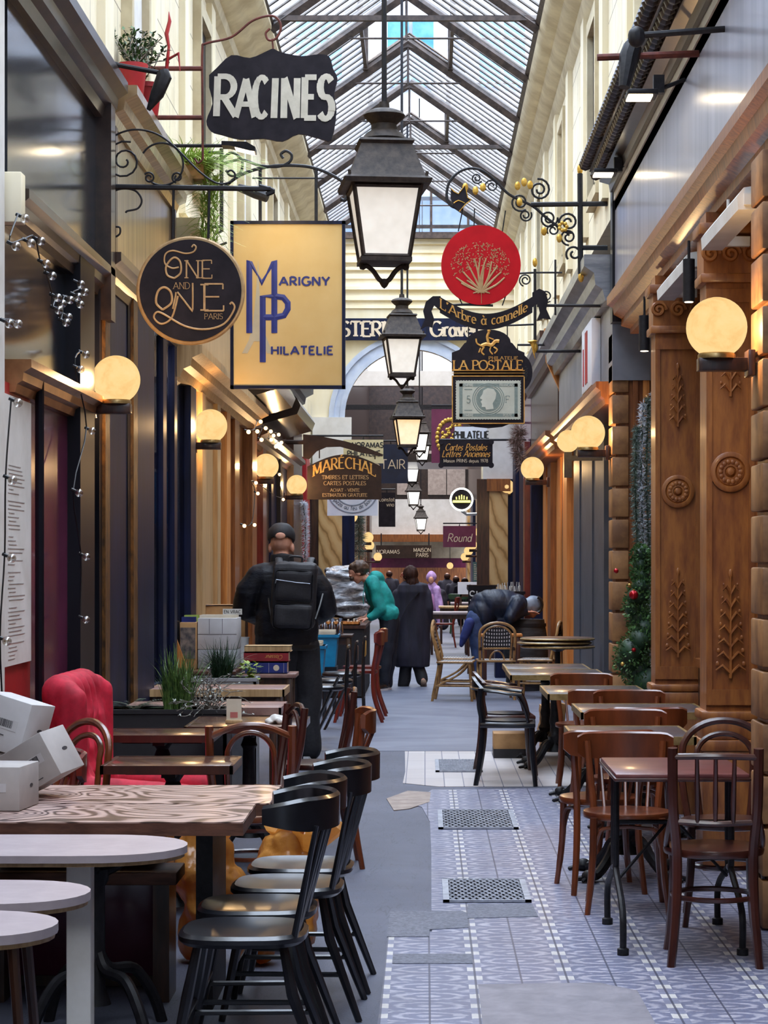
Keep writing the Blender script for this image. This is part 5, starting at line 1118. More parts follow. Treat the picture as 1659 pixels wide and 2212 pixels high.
def rail_board(t, mat, w=.225, z0=.69, z1=.82, y0=-.235, bow=.055, curl=.03, name='top_rail'):
    b = MB(); n = 16
    def ymid(u): return y0-bow*(1-u*u)+curl*max(0, abs(u)-.8)*3
    V = []
    for i in range(n+1):
        u = -1+2*i/n; e = .016*max(0, abs(u)-.85)/.15
        V.append([b.bm.verts.new((u*w, ymid(u)+dy, z)) for dy, z in ((-.011, z0+e*2), (.011, z0+e*2), (.013, z1-.008-e), (0, z1-e), (-.013, z1-.008-e))])
    for i in range(n):
        for j in range(5): b.face((V[i][j], V[i][(j+1) % 5], V[i+1][(j+1) % 5], V[i+1][j]))
    b.face(V[0]); b.face(V[-1][::-1]); b.build(name, mat, t); return ymid
def rail_chair(label, loc, rz, group, wood='chair_brown', seat='seat_ply', h=.80, knobs=False):
    """cafe chair: bowed board rail on thin spindles"""
    t = thing('cafe_chair', label, 'chair', loc, rz, group)
    legs4(t, wood, back=[(.165, -.2, .6), (.178, -.222, h-.04)]); round_seat(t, wood, seat); braces(t, wood, .155, .15, .15, -.17, .44)
    ym = rail_board(t, wood, .225, h-.125, h)
    for u in (-.52, -.26, 0, .26, .52):
        b = MB(); b.tube([(u*.225*.85, -.165-.02*(1-abs(u)), .45), (u*.225, ym(u), h-.12)], [.009, .007], 6); b.build('spindle', wood, t)
    if knobs:
        for sx in (-1, 1): b = MB(); b.sph((sx*.172, -.245, h-.06), .014, 8, 6); b.build('knob', wood, t)
    return t
def loop_chair(label, loc, rz, group, wood='chair_brown', seat='seat_ply', style='arch', h=.88):
    """bentwood chair with round seat, ring stretcher and bent hoop back"""
    t = thing('bentwood_chair', label, 'chair', loc, rz, group)
    if style == 'arch':
        legs4(t, wood)
        for k, (wd, top) in enumerate(((.19, h), (.125, h-.06))):
            pts = [(-wd*.88, -.165-.01*k, .45), (-wd, -.2, .6)]+[(-wd*math.cos(PI*i/10), -.215-.035*math.sin(PI*i/10), top-wd*.75+wd*.75*math.sin(PI*i/10)) for i in range(11)]+[(wd, -.2, .6), (wd*.88, -.165-.01*k, .45)]
            b = MB(); b.tube(smooth_path(pts, 2), .0165-.003*k, 8); b.build('back_hoop', wood, t)
    elif style == 'posts':
        legs4(t, wood, back=[(.18, -.21, .66), (.185, -.235, h)], r=.019)
        b = MB(); b.tube(smooth_path([(-.185, -.23, h-.05), (-.08, -.245, h-.005), (0, -.25, h+.004), (.08, -.245, h-.005), (.185, -.23, h-.05)], 4), .014, 8); b.build('top_rail', wood, t)
        wd = .105; pts = [(-.06, -.17, .45), (-wd, -.2, .6)]+[(-wd*math.cos(PI*i/10), -.225, h-.14+.11*math.sin(PI*i/10)) for i in range(11)]+[(wd, -.2, .6), (.06, -.17, .45)]
        b = MB(); b.tube(smooth_path(pts, 2), .012, 8); b.build('back_hoop', wood, t)
    else:
        legs4(t, wood, back=[(.165, -.205, .64), (.168, -.232, h)], r=.02)
        b = MB(); b.tube(smooth_path([(-.17, -.23, h-.035), (0, -.255, h-.03), (.17, -.23, h-.035)], 5), .013, 8); b.build('top_rail', wood, t)
        b = MB(); b.tube(smooth_path([(-.16, -.19, .575), (0, -.21, .57), (.16, -.19, .575)], 5), .012, 8); b.build('lower_rail', wood, t)
        for u in (-.07, .0, .07): b = MB(); b.tube([(u, -.21, .575), (u, -.225, .65), (u*1.05, -.252, h-.03)], [.008, .011, .008], 6); b.build('spindle', wood, t)
        for sx in (-1, 1): b = MB(); b.tube(smooth_path([(sx*.165, -.2, .62), (sx*.185, -.14, .52), (sx*.19, -.04, .465)], 5), .013, 8); b.build('side_brace', wood, t)
    round_seat(t, wood, seat)
    b = MB(); b.tube([(.165*math.cos(a), -.005+.165*math.sin(a), .26) for a in (2*PI*i/28 for i in range(28))], .011, 6, closed=True); b.build('ring_stretcher', wood, t)
    return t
gC = 'chairs along the right side'
rail_chair('brown bowed-rail chair with tan seat, its back between the two nearest brass-edged and red tables', (.93, 10.02, 0), PI-.06, gC, knobs=True)
rail_chair('brown bowed-rail chair pulled out at the near edge of the second table on the right', (.86, 10.66, 0), .12, gC)
rail_chair('brown bowed-rail chair facing out from the far edge of the second table on the right', (1.09, 11.62, 0), PI, gC)
rail_chair('brown bowed-rail chair at the near edge of the third table on the right', (1.23, 12.3, 0), 0, gC, knobs=True)
rail_chair('brown bowed-rail chair facing out from the far edge of the third table on the right', (1.28, 13.42, 0), PI, gC)
rail_chair('brown bowed-rail chair at the near edge of the fourth table, beside the black pedestal', (1.13, 14.0, 0), .0, gC)
rail_chair('brown bowed-rail chair facing out behind the fourth table on the right', (1.13, 15.5, 0), PI, gC)
rail_chair('brown bowed-rail chair turned sideways at the right end of the joined tables', (1.40, 16.2, 0), PI/2+.3, gC)
loop_chair('dark bentwood chair with a double hoop back behind the red table', (1.34, 9.68, 0), PI-.1, gC, 'chair_dark', 'chair_dark')
loop_chair('nearest dark bentwood chair with spindle back and tan round seat, at the right edge', (1.165, 8.78, 0), -.1, gC, 'chair_dark', 'seat_ply', 'spindle', .87)
# black armchairs by the pedestal, facing the wall
def bow_armchair(label, loc, rz, group, wood, seat):
    t = thing('bow_armchair', label, 'chair', loc, rz, group)
    legs4(t, wood, .19, .17, .17, -.18, .44, back=[(.19, -.2, .58), (.205, -.19, .70)], r=.021)
    b = MB(); b.box(-.215, .215, -.2, .2, .415, .455, bev=.014); b.build('seat_frame', wood, t); b = MB(); b.lathe([(.18, .452), (.18, .464), (.1, .468), (0, .468)], 28); b.build('seat', seat, t)
    pts = [(-.235, .10, .655), (-.245, 0, .665)]+[(-.235*math.cos(PI*i/10), -.06-.19*math.sin(PI*i/10), .675+.02*math.sin(PI*i/10)) for i in range(11)]+[(.245, 0, .665), (.235, .10, .655)]
    b = MB(); b.tube(smooth_path(pts, 2), .017, 8, flat=(.8, 1.5)); b.build('bow_rail', wood, t)
    b = MB(); n = 14; V = []
    for i in range(n+1):
        a = PI*(.22+.56*i/n); x, y = -.23*math.cos(a), -.065-.185*math.sin(a); z1 = .70+.075*math.sin(PI*i/n)
        V.append([b.bm.verts.new(p) for p in ((x, y-.012, .68), (x, y+.012, .68), (x, y+.012, z1), (x, y-.012, z1))])
    for i in range(n):
        for j in range(4): b.face((V[i][j], V[i][(j+1) % 4], V[i+1][(j+1) % 4], V[i+1][j]))
    b.face(V[0]); b.face(V[-1][::-1]); b.build('crest_rail', wood, t)
    for sx in (-1, 1): b = MB(); b.tube(smooth_path([(sx*.19, .15, .45), (sx*.215, .12, .56), (sx*.235, .07, .65)], 4), .012, 8); b.build('arm_post', wood, t)
    for u in (-.1, -.035, .035, .1): b = MB(); b.tube([(u, -.18, .455), (u*1.15, -.235, .69)], .008, 6); b.build('spindle', wood, t)
    return t
bow_armchair('black bow-back armchair facing the wall, in front of the black pedestal table', (.60, 15.75, 0), -PI/2-.05, 'armchairs by the pedestal table', 'chair_black', 'chair_black')
bow_armchair('brown-railed bow-back armchair just behind the black armchair', (.62, 16.5, 0), -PI/2+.05, 'armchairs by the pedestal table', 'chair_dark', 'chair_black')
# rattan bistro chairs
def cane_weave():
    t = NT('black_white_weave'); v = t.coord((1, 1, 1)); s = t.n('ShaderNodeSeparateXYZ'); t.put(s.inputs[0], v)
    a = t.math('GREATER_THAN', t.math('FRACT', t.math('MULTIPLY', t.math('ADD', s.outputs[0], 5), 34)), .55); c = t.math('GREATER_THAN', t.math('FRACT', t.math('MULTIPLY', t.math('ADD', t.math('ADD', s.outputs[2], s.outputs[1]), 5), 30)), .45)
    return t.done(t.bsdf(t.mix(t.math('MULTIPLY', a, c), lin('#16161a'), lin('#d4d2cf')), .5))
m['weave'] = cane_weave()
def rattan_chair(label, loc, rz):
    t = thing('rattan_chair', label, 'chair', loc, rz, 'rattan bistro chairs')
    for sx in (-1, 1):
        b = MB(); b.tube(smooth_path([(sx*.19, .2, 0), (sx*.2, .19, .25), (sx*.2, .17, .45)], 4), .016, 8); b.build('leg', 'cane', t)
        b = MB(); b.tube(smooth_path([(sx*.2, -.26, 0), (sx*.19, -.2, .3), (sx*.19, -.18, .46)], 4), .016, 8); b.build('leg', 'cane', t)
        b = MB(); b.tube(smooth_path([(sx*.2, .16, .44), (sx*.205, .03, .30), (sx*.2, -.2, .18)], 4), .011, 6); b.build('side_brace', 'cane', t)
        b = MB(); b.tube([(sx*.2, .2, .18), (sx*.2, -.22, .18)], .011, 6); b.build('stretcher', 'cane', t)
    for k, (wd, top, y) in enumerate(((.205, .9, 0), (.165, .86, .012))):
        pts = [(-wd*.95, -.18+y, .44), (-wd, -.23+y, .66)]+[(-wd*math.cos(PI*i/8), -.26-.01*math.sin(PI*i/8)+y, top-.13+.13*math.sin(PI*i/8)) for i in range(9)]+[(wd, -.23+y, .66), (wd*.95, -.18+y, .44)]
        b = MB(); b.tube(smooth_path(pts, 2), .017-.004*k, 8); b.build('back_hoop', 'cane', t)
    b = MB(); V = []
    for i in range(9):
        x = -.16+.32*i/8; zt = .865-.1*(abs(x)/.16)**3
        V.append([b.bm.verts.new(p) for p in ((x, -.205, .60), (x, -.258, zt), (x, -.264, zt), (x, -.211, .60))])
    for i in range(8):
        for j in range(4): b.face((V[i][j], V[i][(j+1) % 4], V[i+1][(j+1) % 4], V[i+1][j]))
    b.face(V[0]); b.face(V[-1][::-1]); b.build('back_weave', 'weave', t)
    b = MB(); b.tube(smooth_path([(-.18, -.205, .60), (0, -.22, .60), (.18, -.205, .60)], 4), .012, 6); b.build('lower_rail', 'cane', t)
    b = MB(); b.tube([(-.085*math.cos(PI*i/10), -.19, .45+.12*math.sin(PI*i/10)) for i in range(11)], .01, 6); b.build('back_arch', 'cane', t)
    b = MB(); b.box(-.205, .205, -.19, .2, .44, .465, bev=.008); b.build('seat', 'weave', t)
    b = MB(); b.tube([(-.21, -.2, .452), (.21, -.2, .452), (.215, .2, .452), (-.215, .2, .452)], .014, 6, closed=True); b.build('seat_frame', 'cane', t)
    b = MB()
    for sx in (-1, 1):
        for z, y in ((.6, -.215), (.44, -.18)): b.tube([(sx*.195, y, z-.02), (sx*.195, y-.005, z+.02)], .02, 8)
    b.build('binding', 'cane_dark', t)
    return t
rattan_chair('rattan chair with black and white weave, its back square to us', (.83, 25.5, 0), 0.04)
rattan_chair('rattan chair seen from the side at the left of the bending person', (.36, 25.2, 0), -PI/2-.1)
rattan_chair('rattan chair close behind the side-on rattan chair', (.37, 26.1, 0), -PI/2-.1)
rattan_chair('rattan chair seen from the side next to the dark barrel', (1.33, 25.7, 0), PI/2-.2)
# cane table between the rattan chairs
rect_table('cane_table', 'small wooden table between the rattan chairs', .92, 26.25, .5, .34, .74, 'orange_wood', None, base='legs', basemat='chair_dark')
# ---------------- left side
gL = 'tables along the left side'
def oval_table(label, xr, yc, d, post=False, z=.75, L=1.0):
    t = thing('white_table', label, 'table', (xr-L/2, yc, 0), 0, 'white round-ended tables')
    P = [(-L/2, -d/2)]+[(L/2-d*.62+d*.62*math.sin(PI*i/14)**.8*1.0, -d/2*math.cos(PI*i/14)) for i in range(15)]+[(-L/2, d/2)]
    b = MB(); b.prism(P, z-.022, z, 'xy'); b.build('tabletop', 'white_top', t)
    b = MB(); b.prism([(x*.985, y*.96) for x, y in P], z-.034, z-.022, 'xy'); b.build('edge', 'pale_wood', t)
    if post:
        b = MB(); b.box(L/2-.36, L/2-.285, -.035, .035, 0, z-.034, bev=.006); b.build('post', 'white_frost', t); b = MB(); b.box(L/2-.52, L/2-.12, -.16, .16, 0, .02, bev=.005); b.build('base_plate', 'white_frost', t)
        
    else:
        for sx, sy in ((1, -1), (1, 1), (-1, -1), (-1, 1)):
            b = MB(); b.tube([(sx*L*.30, sy*d*.2, z-.034), (sx*L*.36, sy*d*.3, 0)], [.016, .011], 8); b.build('leg', 'dark_wood', t)
        b = MB(); b.box(-L*.3, L*.3, -d*.2, d*.2, z-.06, z-.034); b.build('apron', 'dark_wood', t)
    return t
oval_table('largest white round-ended table, on a square white post', -.715, 6.55, .5, True, L=1.15)
oval_table('white round-ended table low at the left edge, middle of three', -.865, 5.62, .42, L=.95)
oval_table('white round-ended table nearest us at the bottom left', -.865, 5.12, .40, L=.95)
# rough plank tables with strong grain
t_ = NT('rough_grained_planks'); v_ = t_.coord((1.3, 1.5, 1)); n_ = t_.noise(v_, 2.0, 1.2, .45, .35); fi = t_.noise(t_.coord((3, 40, 1)), 5, 2); rg = t_.math('MULTIPLY_ADD', t_.math('SINE', t_.math('ADD', t_.math('MULTIPLY', n_, 95), t_.math('MULTIPLY', fi, 1.6))), .5, .5)
m['plank'] = t_.done(t_.bsdf(t_.ramp(rg, [(.0, '#2e1c18'), (.2, '#654a43'), (.42, '#a3887f'), (1, '#b89d94')]), .42, 0, rg, .35, .006, .15))
m['plank_edge'] = M('plank_side', '#4c2c1f', '#6c4433', .55, 0, 8, (1, 1, 4), bump=.2)
def plank_table(label, x0, x1, y0, y1, z, base):
    t = thing('plank_table', label, 'table', ((x0+x1)/2, (y0+y1)/2, 0), 0, gL); w, d = x1-x0, y1-y0
    b = MB(); n = 26; PT = []
    for i in range(n+1): PT.append((-w/2+w*i/n, -d/2+.003*math.sin(i*2.3)))
    for i in range(5): PT.append((w/2+.008*math.sin(i*3.1), -d/2+d*(i+.5)/5))
    PT += [(w/2, d/2), (-w/2, d/2)]
    b.prism(PT, z-.045, z-.004, 'xy'); b.build('plank', 'plank_edge', t)
    b = MB(); b.prism([(x*.997, y*.99) for x, y in PT], z-.005, z, 'xy'); b.build('top_grain', 'plank', t)
    if base:
        for sx in (.25,):
            b = MB(); cxl = w/2-.52
            b.lathe([(.05, .1), (.03, .16), (.028, .5), (.04, .52), (.045, .56)], 14, c=(cxl, 0, 0)); b.build('column', 'black_iron', t)
            b = MB()
            for sg in (-1, 1): b.tube(smooth_path([(cxl, 0, .54), (cxl+sg*.08, 0, .58), (cxl+sg*.14, 0, .66), (cxl+sg*.12, 0, z-.05)], 5), .018, 8); b.tube(smooth_path([(cxl, 0, .55), (cxl, sg*.08, .58), (cxl, sg*.16, .66), (cxl, sg*.16, z-.05)], 5), .018, 8)
            b.tube([(cxl+.12*math.cos(PI+PI*i/10), 0, z-.06+.12*math.sin(PI+PI*i/10)) for i in range(11)], .012, 6); b.build('scrolled_arms', 'black_iron', t)
            for q in range(4):
                a = PI/4+q*PI/2; c, s = math.cos(a), math.sin(a)
                b = MB(); b.tube(smooth_path([(cxl, 0, .3), (cxl+c*.05, s*.05, .22), (cxl+c*.16, s*.16, .2), (cxl+c*.24, s*.24, .1), (cxl+c*.28, s*.28, .0)], 5), .02, 8); b.build('curved_foot', 'black_iron', t)
        b = MB(); b.box(-w/2+.05, -w/2+.12, -d/2+.05, d/2-.05, 0, z-.045); b.build('leg', 'dark_wood', t)
    else:
        for sx in (-1, .74): b = MB(); b.box(sx*(w/2-.1)-.03, sx*(w/2-.1)+.03, -d/2+.06, d/2-.06, 0, z-.045); b.build('leg', 'black_iron', t)
    return t
plank_table('rough grained plank table with a cast-iron foot, nearer of two', -1.80, -.595, 7.12, 7.66, .75, True)
plank_table('rough grained plank table under the white cartons, farther of two', -1.82, -.55, 7.72, 8.36, .745, False)
rect_table('cafe_table', 'small dark glossy table below the red armchair, nearer one', -1.09, 9.41, .56, .48, .74, 'dark_top', 'chair_dark', .026, 'claw', gL)
rect_table('cafe_table', 'small dark glossy table below the red armchair, farther one', -1.33, 11.03, .56, .48, .74, 'dark_top', 'chair_dark', .026, 'claw', gL)
rect_table('cafe_table', 'dark table holding the card stand and crumpled napkin', -.95, 11.75, .62, .78, .74, 'dark_top', 'chair_dark', .026, 'claw', gL)
rect_table('cafe_table', 'pinkish worn table with a shaped edge behind the planter', -1.32, 13.15, .94, .6, .74, 'pink_top', 'pink_top', .035, 'legs', gL, basemat='dark_wood')
rect_table('cafe_table', 'pale worn table in front of the record albums', -1.42, 15.0, .94, .6, .74, 'pink_top', 'pale_wood', .04, 'legs', gL, basemat='dark_wood')
# windsor chairs
def windsor(label, loc, rz):
    t = thing('windsor_chair', label, 'chair', loc, rz, 'black windsor chairs')
    b = MB(); n = 28
    def rim(k, s=1.0):
        a = 2*PI*k/n; x, y = math.cos(a), math.sin(a); e = .62
        return (math.copysign(abs(x)**e, x)*.205*s, math.copysign(abs(y)**e, y)*.20*s)
    rings = [(.93, .425), (1.0, .438), (1.0, .452), (.93, .462), (.7, .452), (.35, .446), (0, .445)]
    prev = None
    for s, z in rings:
        cur = [b.bm.verts.new((*rim(k, s), z)) for k in range(n)] if s else [b.bm.verts.new((0, 0, z))]
        if prev is not None:
            for k in range(n):
                q = [prev[k], prev[(k+1) % n], cur[(k+1) % len(cur)], cur[k % len(cur)]]
                b.face(q if len(cur) > 1 else q[:3])
        else: b.face(cur[::-1])
        prev = cur
    b.build('seat', 'chair_black', t)
    for sx in (-1, 1):
        for sy in (-1, 1):
            b = MB(); b.tube([(sx*.13, sy*.13, .43), (sx*.155, sy*.16, .28), (sx*.195, sy*.215+(-.05 if sy < 0 else 0), 0)], [.014, .018, .012], 8); b.build('leg', 'chair_black', t)
    for pts in (((-.16, .17, .2), (.16, .17, .2)), ((-.16, .17, .16), (-.17, -.2, .16)), ((.16, .17, .16), (.17, -.2, .16))): b = MB(); b.tube(pts, .009, 6); b.build('stretcher', 'chair_black', t)
    for k in range(6):
        u = -1+2*k/5; b = MB(); b.tube([(u*.14, -.165, .45), (u*.19, -.235-.03*(1-u*u), .80)], [.011, .008], 8); b.build('spindle', 'chair_black', t)
    b = MB(); N = 18; V = []
    for i in range(N+1):
        a = math.radians(-20+220*i/N); x, y = .225*math.cos(a), -.13-.16*math.sin(a); e = abs(i/N*2-1); hh = .052*(1-.45*max(0, e-.6)/.4)
        nx, ny = math.cos(a), -math.sin(a)*.75
        V.append([b.bm.verts.new((x+nx*o_, y+ny*o_, .835+z_)) for o_, z_ in ((-.012, -hh), (.012, -hh), (.014, hh-.01), (0, hh), (-.014, hh-.01))])
    for i in range(N):
        for j in range(5): b.face((V[i][j], V[i][(j+1) % 5], V[i+1][(j+1) % 5], V[i+1][j]))
    b.face(V[0]); b.face(V[-1][::-1]); b.build('comb_rail', 'chair_black', t)
    return t
w0 = windsor('nearest black windsor chair, with its seat lit blue-white', (-.565, 6.80, 0), PI/2)
copy_thing(w0, (-.56, 7.285, 0), PI/2+.02, 'black windsor chair right behind the nearest one, second in line')
copy_thing(w0, (-.49, 7.775, 0), PI/2-.02, 'black windsor chair third in line beside the plank table')
copy_thing(w0, (-.47, 8.265, 0), PI/2-.03, 'black windsor chair farthest in line beside the plank table')
gB = 'bentwood chairs on the left'
loop_chair('bentwood chair with posts and an inner hoop, its back to us behind the plank tables', (-.79, 9.95, 0), 0.05, gB, 'chair_brown', 'chair_dark', 'posts', .87)
loop_chair('bentwood chair in profile between the napkin table and the hoop-backed chair', (-.88, 11.0, 0), PI/2+.3, gB, 'chair_dark', 'chair_dark', 'posts', .87)
rail_chair('brown bow-railed chair facing the dark tables, splayed leg towards the aisle', (-.56, 11.5, 0), PI/2+.1, gB, 'chair_brown', 'chair_black', .83)
loop_chair('dark bentwood chair facing the wall behind the bow-railed chair', (-.65, 12.45, 0), PI/2+.1, gB, 'chair_dark', 'chair_black', 'posts', .87)
loop_chair('bentwood chair with a bare oval hoop next to the red armchair', (-1.66, 9.42, 0), PI/2+.75, gB, 'chair_brown', 'chair_dark', 'arch', .9)
rail_chair('dark red chair behind the white cartons at the left wall', (-1.68, 8.78, 0), PI/2+.5, gB, 'red_wood', 'red_wood', .84)
# folding chairs and red bar chairs farther down the left
def folding_chair(label, loc, rz, pad):
    t = thing('folding_chair', label, 'chair', loc, rz, 'black folding bar chairs')
    for sx in (-1, 1):
        b = MB(); b.tube(smooth_path([(sx*.17, -.2, 0), (sx*.17, -.185, .5), (sx*.17, -.2, .84), (sx*.15, -.205, .88)], 4), .012, 8); b.build('leg', 'chair_black', t)
        b = MB(); b.tube([(sx*.14, .18, 0), (sx*.14, -.12, .62)], .012, 8); b.build('leg', 'chair_black', t)
    b = MB(); b.tube([(-.15, -.205, .88), (.15, -.205, .88)], .012, 8); b.build('top_bar', 'chair_black', t); b = MB(); b.tube([(-.17, -.19, .3), (.17, -.19, .3)], .01, 6); b.build('stretcher', 'chair_black', t)
    b = MB(); b.box(-.15, .15, -.215, -.185, .70, .85, bev=.012); b.build('back_pad', pad, t)
    b = MB(); b.lathe([(.0, .50), (.16, .50), (.19, .515), (.19, .535), (.17, .55), (0, .555)], 24, c=(0, .02, 0)); b.build('seat_pad', 'chair_black', t)
    return t
folding_chair('black folding bar chair with padded back, nearest of three', (-.86, 18.7, 0), PI/2, 'chair_black')
folding_chair('black folding bar chair behind the nearest padded one', (-.82, 19.7, 0), PI/2, 'chair_black')
folding_chair('black folding bar chair with a golden lit back pad', (-.78, 20.9, 0), PI/2, 'gold_paint')  # golden light on the black pad is put into its colour
def bar_chair(label, loc, rz):
    t = thing('bar_chair', label, 'chair', loc, rz, 'red wooden chairs')
    legs4(t, 'red_wood', .17, .16, .16, -.16, .5, .06, back=[(.17, -.19, .7), (.18, -.2, .86)], r=.02); rail_board(t, 'red_wood', .22, .77, .91, -.2, .06); round_seat(t, 'red_wood', 'red_wood', .2, .2, .52)
    for u in (-.5, 0, .5): b = MB(); b.tube([(u*.2, -.17, .52), (u*.22, -.24, .8)], .012, 6); b.build('slat', 'red_wood', t)
    return t
bar_chair('tall red wooden chair in profile beside the black folding chairs, nearer one', (-.68, 21.9, 0), PI/2); bar_chair('tall red wooden chair in profile beside the black folding chairs, farther one', (-.66, 22.8, 0), PI/2)
# far cafe furniture on the right beyond the arch
for k, (x, y, lab) in enumerate(((.42, 38, 'white far table left of the bending person'), (.62, 43, 'pale far table beyond the arch'), (.9, 47, 'green-topped far table beyond the arch'))):
    rect_table('far_table', lab, x, y, .7, .7, .74, ('white_top', 'pale_wood', 'white_top')[k], None, .04, 'legs', 'far tables beyond the arch', basemat='dark_wood')
rail_chair('dark red far chair beside the lady in lilac', (.36, 41, 0), PI/2, 'far chairs', 'red_wood', 'red_wood', .95); rail_chair('green far chair beside the menu display', (.75, 49, 0), 0, 'far chairs', 'leaf_dark', 'leaf_dark', .9)
# drain grates
m['grate_metal'] = M('worn_grey_metal', '#8d919c', '#b2b6c0', .45, .2, 20)
def grate(label, x0, x1, y0, y1):
    t = thing('drain_grate', label, 'grate', ((x0+x1)/2, (y0+y1)/2, .006), 0, 'floor grates'); w, d = x1-x0, y1-y0
    b = MB(); b.box(-w/2, w/2, -d/2, d/2, -.004, .001); b.build('pit', M('grate_pit', '#2a2c38', '#3c3f4d', .8), t)
    b = MB()
    for (xa, xb, ya, yb) in ((-w/2, -w/2+.03, -d/2, d/2), (w/2-.03, w/2, -d/2, d/2), (-w/2, w/2, -d/2, -d/2+.012), (-w/2, w/2, d/2-.012, d/2)): b.box(xa, xb, ya, yb, 0, .012)
    b.build('frame', 'grate_metal', t)
    b = MB(); n = 11; s = (w-.06)/n*2
    for sg in (-1, 1):
        for k in range(-14, 26):
            xa = -w/2+.03+k*s/2*1.0; ya, xb, yb = -d/2+.01, xa+sg*d*.28, d/2-.01
            pts = []
            for q in range(41):
                u = q/40; x = xa+(xb-xa)*u; y = ya+(yb-ya)*u
                if abs(x) <= w/2-.03: pts.append((x, y, .008))
            if len(pts) > 1: b.tube([pts[0], pts[-1]], .005, 4)
    b.build('lattice', 'grate_metal', t); return t
grate('latticed floor grate nearest us, slightly lifted at one corner', .085, .50, 10.2, 10.9); grate('worn latticed floor grate in the middle of the tiled strip', .08, .56, 13.0, 13.95); grate('latticed floor grate beside the black armchairs', .08, .44, 16.55, 17.5)
# ================================================================ people
def head(b, c, look=(0, 1, 0), up=(0, 0, 1), s=1.0):
    """skull, jaw, nose, brow, lips and ears around centre c, facing 'look'"""
    f = Vector(look).normalized(); u = Vector(up); u = (u-f*u.dot(f)).normalized(); r = f.cross(u)
    Tm = Matrix((r, f, u)).transposed().to_4x4()
    def e(p, rad):
        w = Vector(c)+Tm.to_3x3() @ (Vector(p)*s); b.sph(w, 1, 14, 9, tuple(x*s for x in rad), None) if False else b.lathe([(math.sin(PI*i/9), -math.cos(PI*i/9)) for i in range(10)], 14, T=Matrix.Translation(w) @ Tm @ Matrix.Diagonal((rad[0]*s, rad[1]*s, rad[2]*s, 1)))
    e((0, -.01, .03), (.077, .098, .09)); e((0, .025, -.04), (.06, .07, .075)); e((0, .06, -.085), (.035, .035, .028))
    e((0, .095, -.02), (.014, .022, .024)); e((0, .085, .03), (.055, .02, .018)); e((0, .085, -.062), (.026, .014, .012))
    for q in (-1, 1): e((q*.079, -.005, -.012), (.013, .026, .036)); e((q*.03, .078, .0), (.016, .012, .01))
def hand(b, p, d, n, s=1.0, curl=.5, thumb=1):
    """palm with four unequal bent fingers and a thumb leaving the side of the palm"""
    p = Vector(p); d = Vector(d).normalized(); n = Vector(n); n = (n-d*n.dot(d)).normalized(); w = d.cross(n)
    for k in range(4):
        o = (k-1.5)*.02; b.cap(p+w*o*.8*s, p+d*.085*s+w*o*s, .014*s, .012*s, 8)
        L = (.062, .075, .07, .055)[k]; a = p+d*.085*s+w*o*s; m1 = a+(d*math.cos(curl)+n*math.sin(curl))*L*.55*s; m2 = m1+(d*math.cos(curl*2.1)+n*math.sin(curl*2.1))*L*.5*s
        b.cap(a, m1, .0098*s, .009*s, 8); b.cap(m1, m2, .009*s, .0078*s, 8)
    t0 = p+d*.02*s+w*thumb*.03*s; t1 = t0+(d*.7+w*thumb*.6+n*.35).normalized()*.045*s; b.cap(t0, t1, .013*s, .0105*s, 8); b.cap(t1, t1+(d*.9+n*.5+w*thumb*.1).normalized()*.032*s, .0105*s, .008*s, 8)
def chain(b, pts, rr, n=12):
    for i in range(len(pts)-1): b.cap(pts[i], pts[i+1], rr[i], rr[i+1], n)
def ell(b, c, r, rot=None): b.lathe([(math.sin(PI*i/12), -math.cos(PI*i/12)) for i in range(13)], 20, T=Matrix.Translation(c) @ (rot.to_matrix().to_4x4() if rot else Matrix()) @ Matrix.Diagonal((r[0], r[1], r[2], 1)))
def fold(o, amp, freq, seed=0, stretch=(1, 1, 1)):
    """push cloth folds into a mesh"""
    me = o.data; me.update()
    co = [(v.co.copy(), v.normal.copy()) for v in me.vertices]
    for v, (c, n) in zip(me.vertices, co):
        q = Vector((c.x*stretch[0], c.y*stretch[1], c.z*stretch[2]))*freq+Vector((seed, seed*.7, 0)); v.co = c+n*amp*noise.noise(q)
    return o
def quilt(o, amp, pitch, axis=Vector((0, 0, 1))):
    me = o.data; co = [(v.co.copy(), v.normal.copy()) for v in me.vertices]
    for v, (c, n) in zip(me.vertices, co):
        s = abs(math.sin(PI*(c.dot(axis)+.012*noise.noise(c*9))/pitch)); v.co = c+n*amp*(s**.5-.7+.9*noise.noise(c*8))
    return o
def shoe(t, heel, toe, mat, sole=None, h=.07, w=.045):
    heel = Vector(heel); toe = Vector(toe); d = (toe-heel); L = d.length; d.normalize(); s = Vector((0, 0, 1)).cross(d).normalized()
    b = MB(); chain(b, [heel+Vector((0, 0, h*.75)), heel+d*L*.45+Vector((0, 0, h*.6)), toe-d*.03+Vector((0, 0, h*.45))], [w*.85, w*.95, w*.72]); chain(b, [heel+Vector((0, 0, .03)), toe-d*.03+Vector((0, 0, .028))], [w*.8, w*.8])
    o = remesh_build(b, 'shoe', mat, t, .008, 5, True)
    if sole:
        b = MB(); P = [heel-d*w*.9+s*w*.5, heel+s*w*.9, heel+d*L*.5+s*w*.9, toe-d*.02+s*w*.75, toe+d*.01, toe-d*.02-s*w*.75, heel+d*L*.5-s*w*.9, heel-s*w*.9, heel-d*w*.9-s*w*.5]
        b.prism([(p.x, p.y) for p in P], heel.z+.0, heel.z+.028, 'xy'); b.build('sole', sole, t, world=True)
    return o
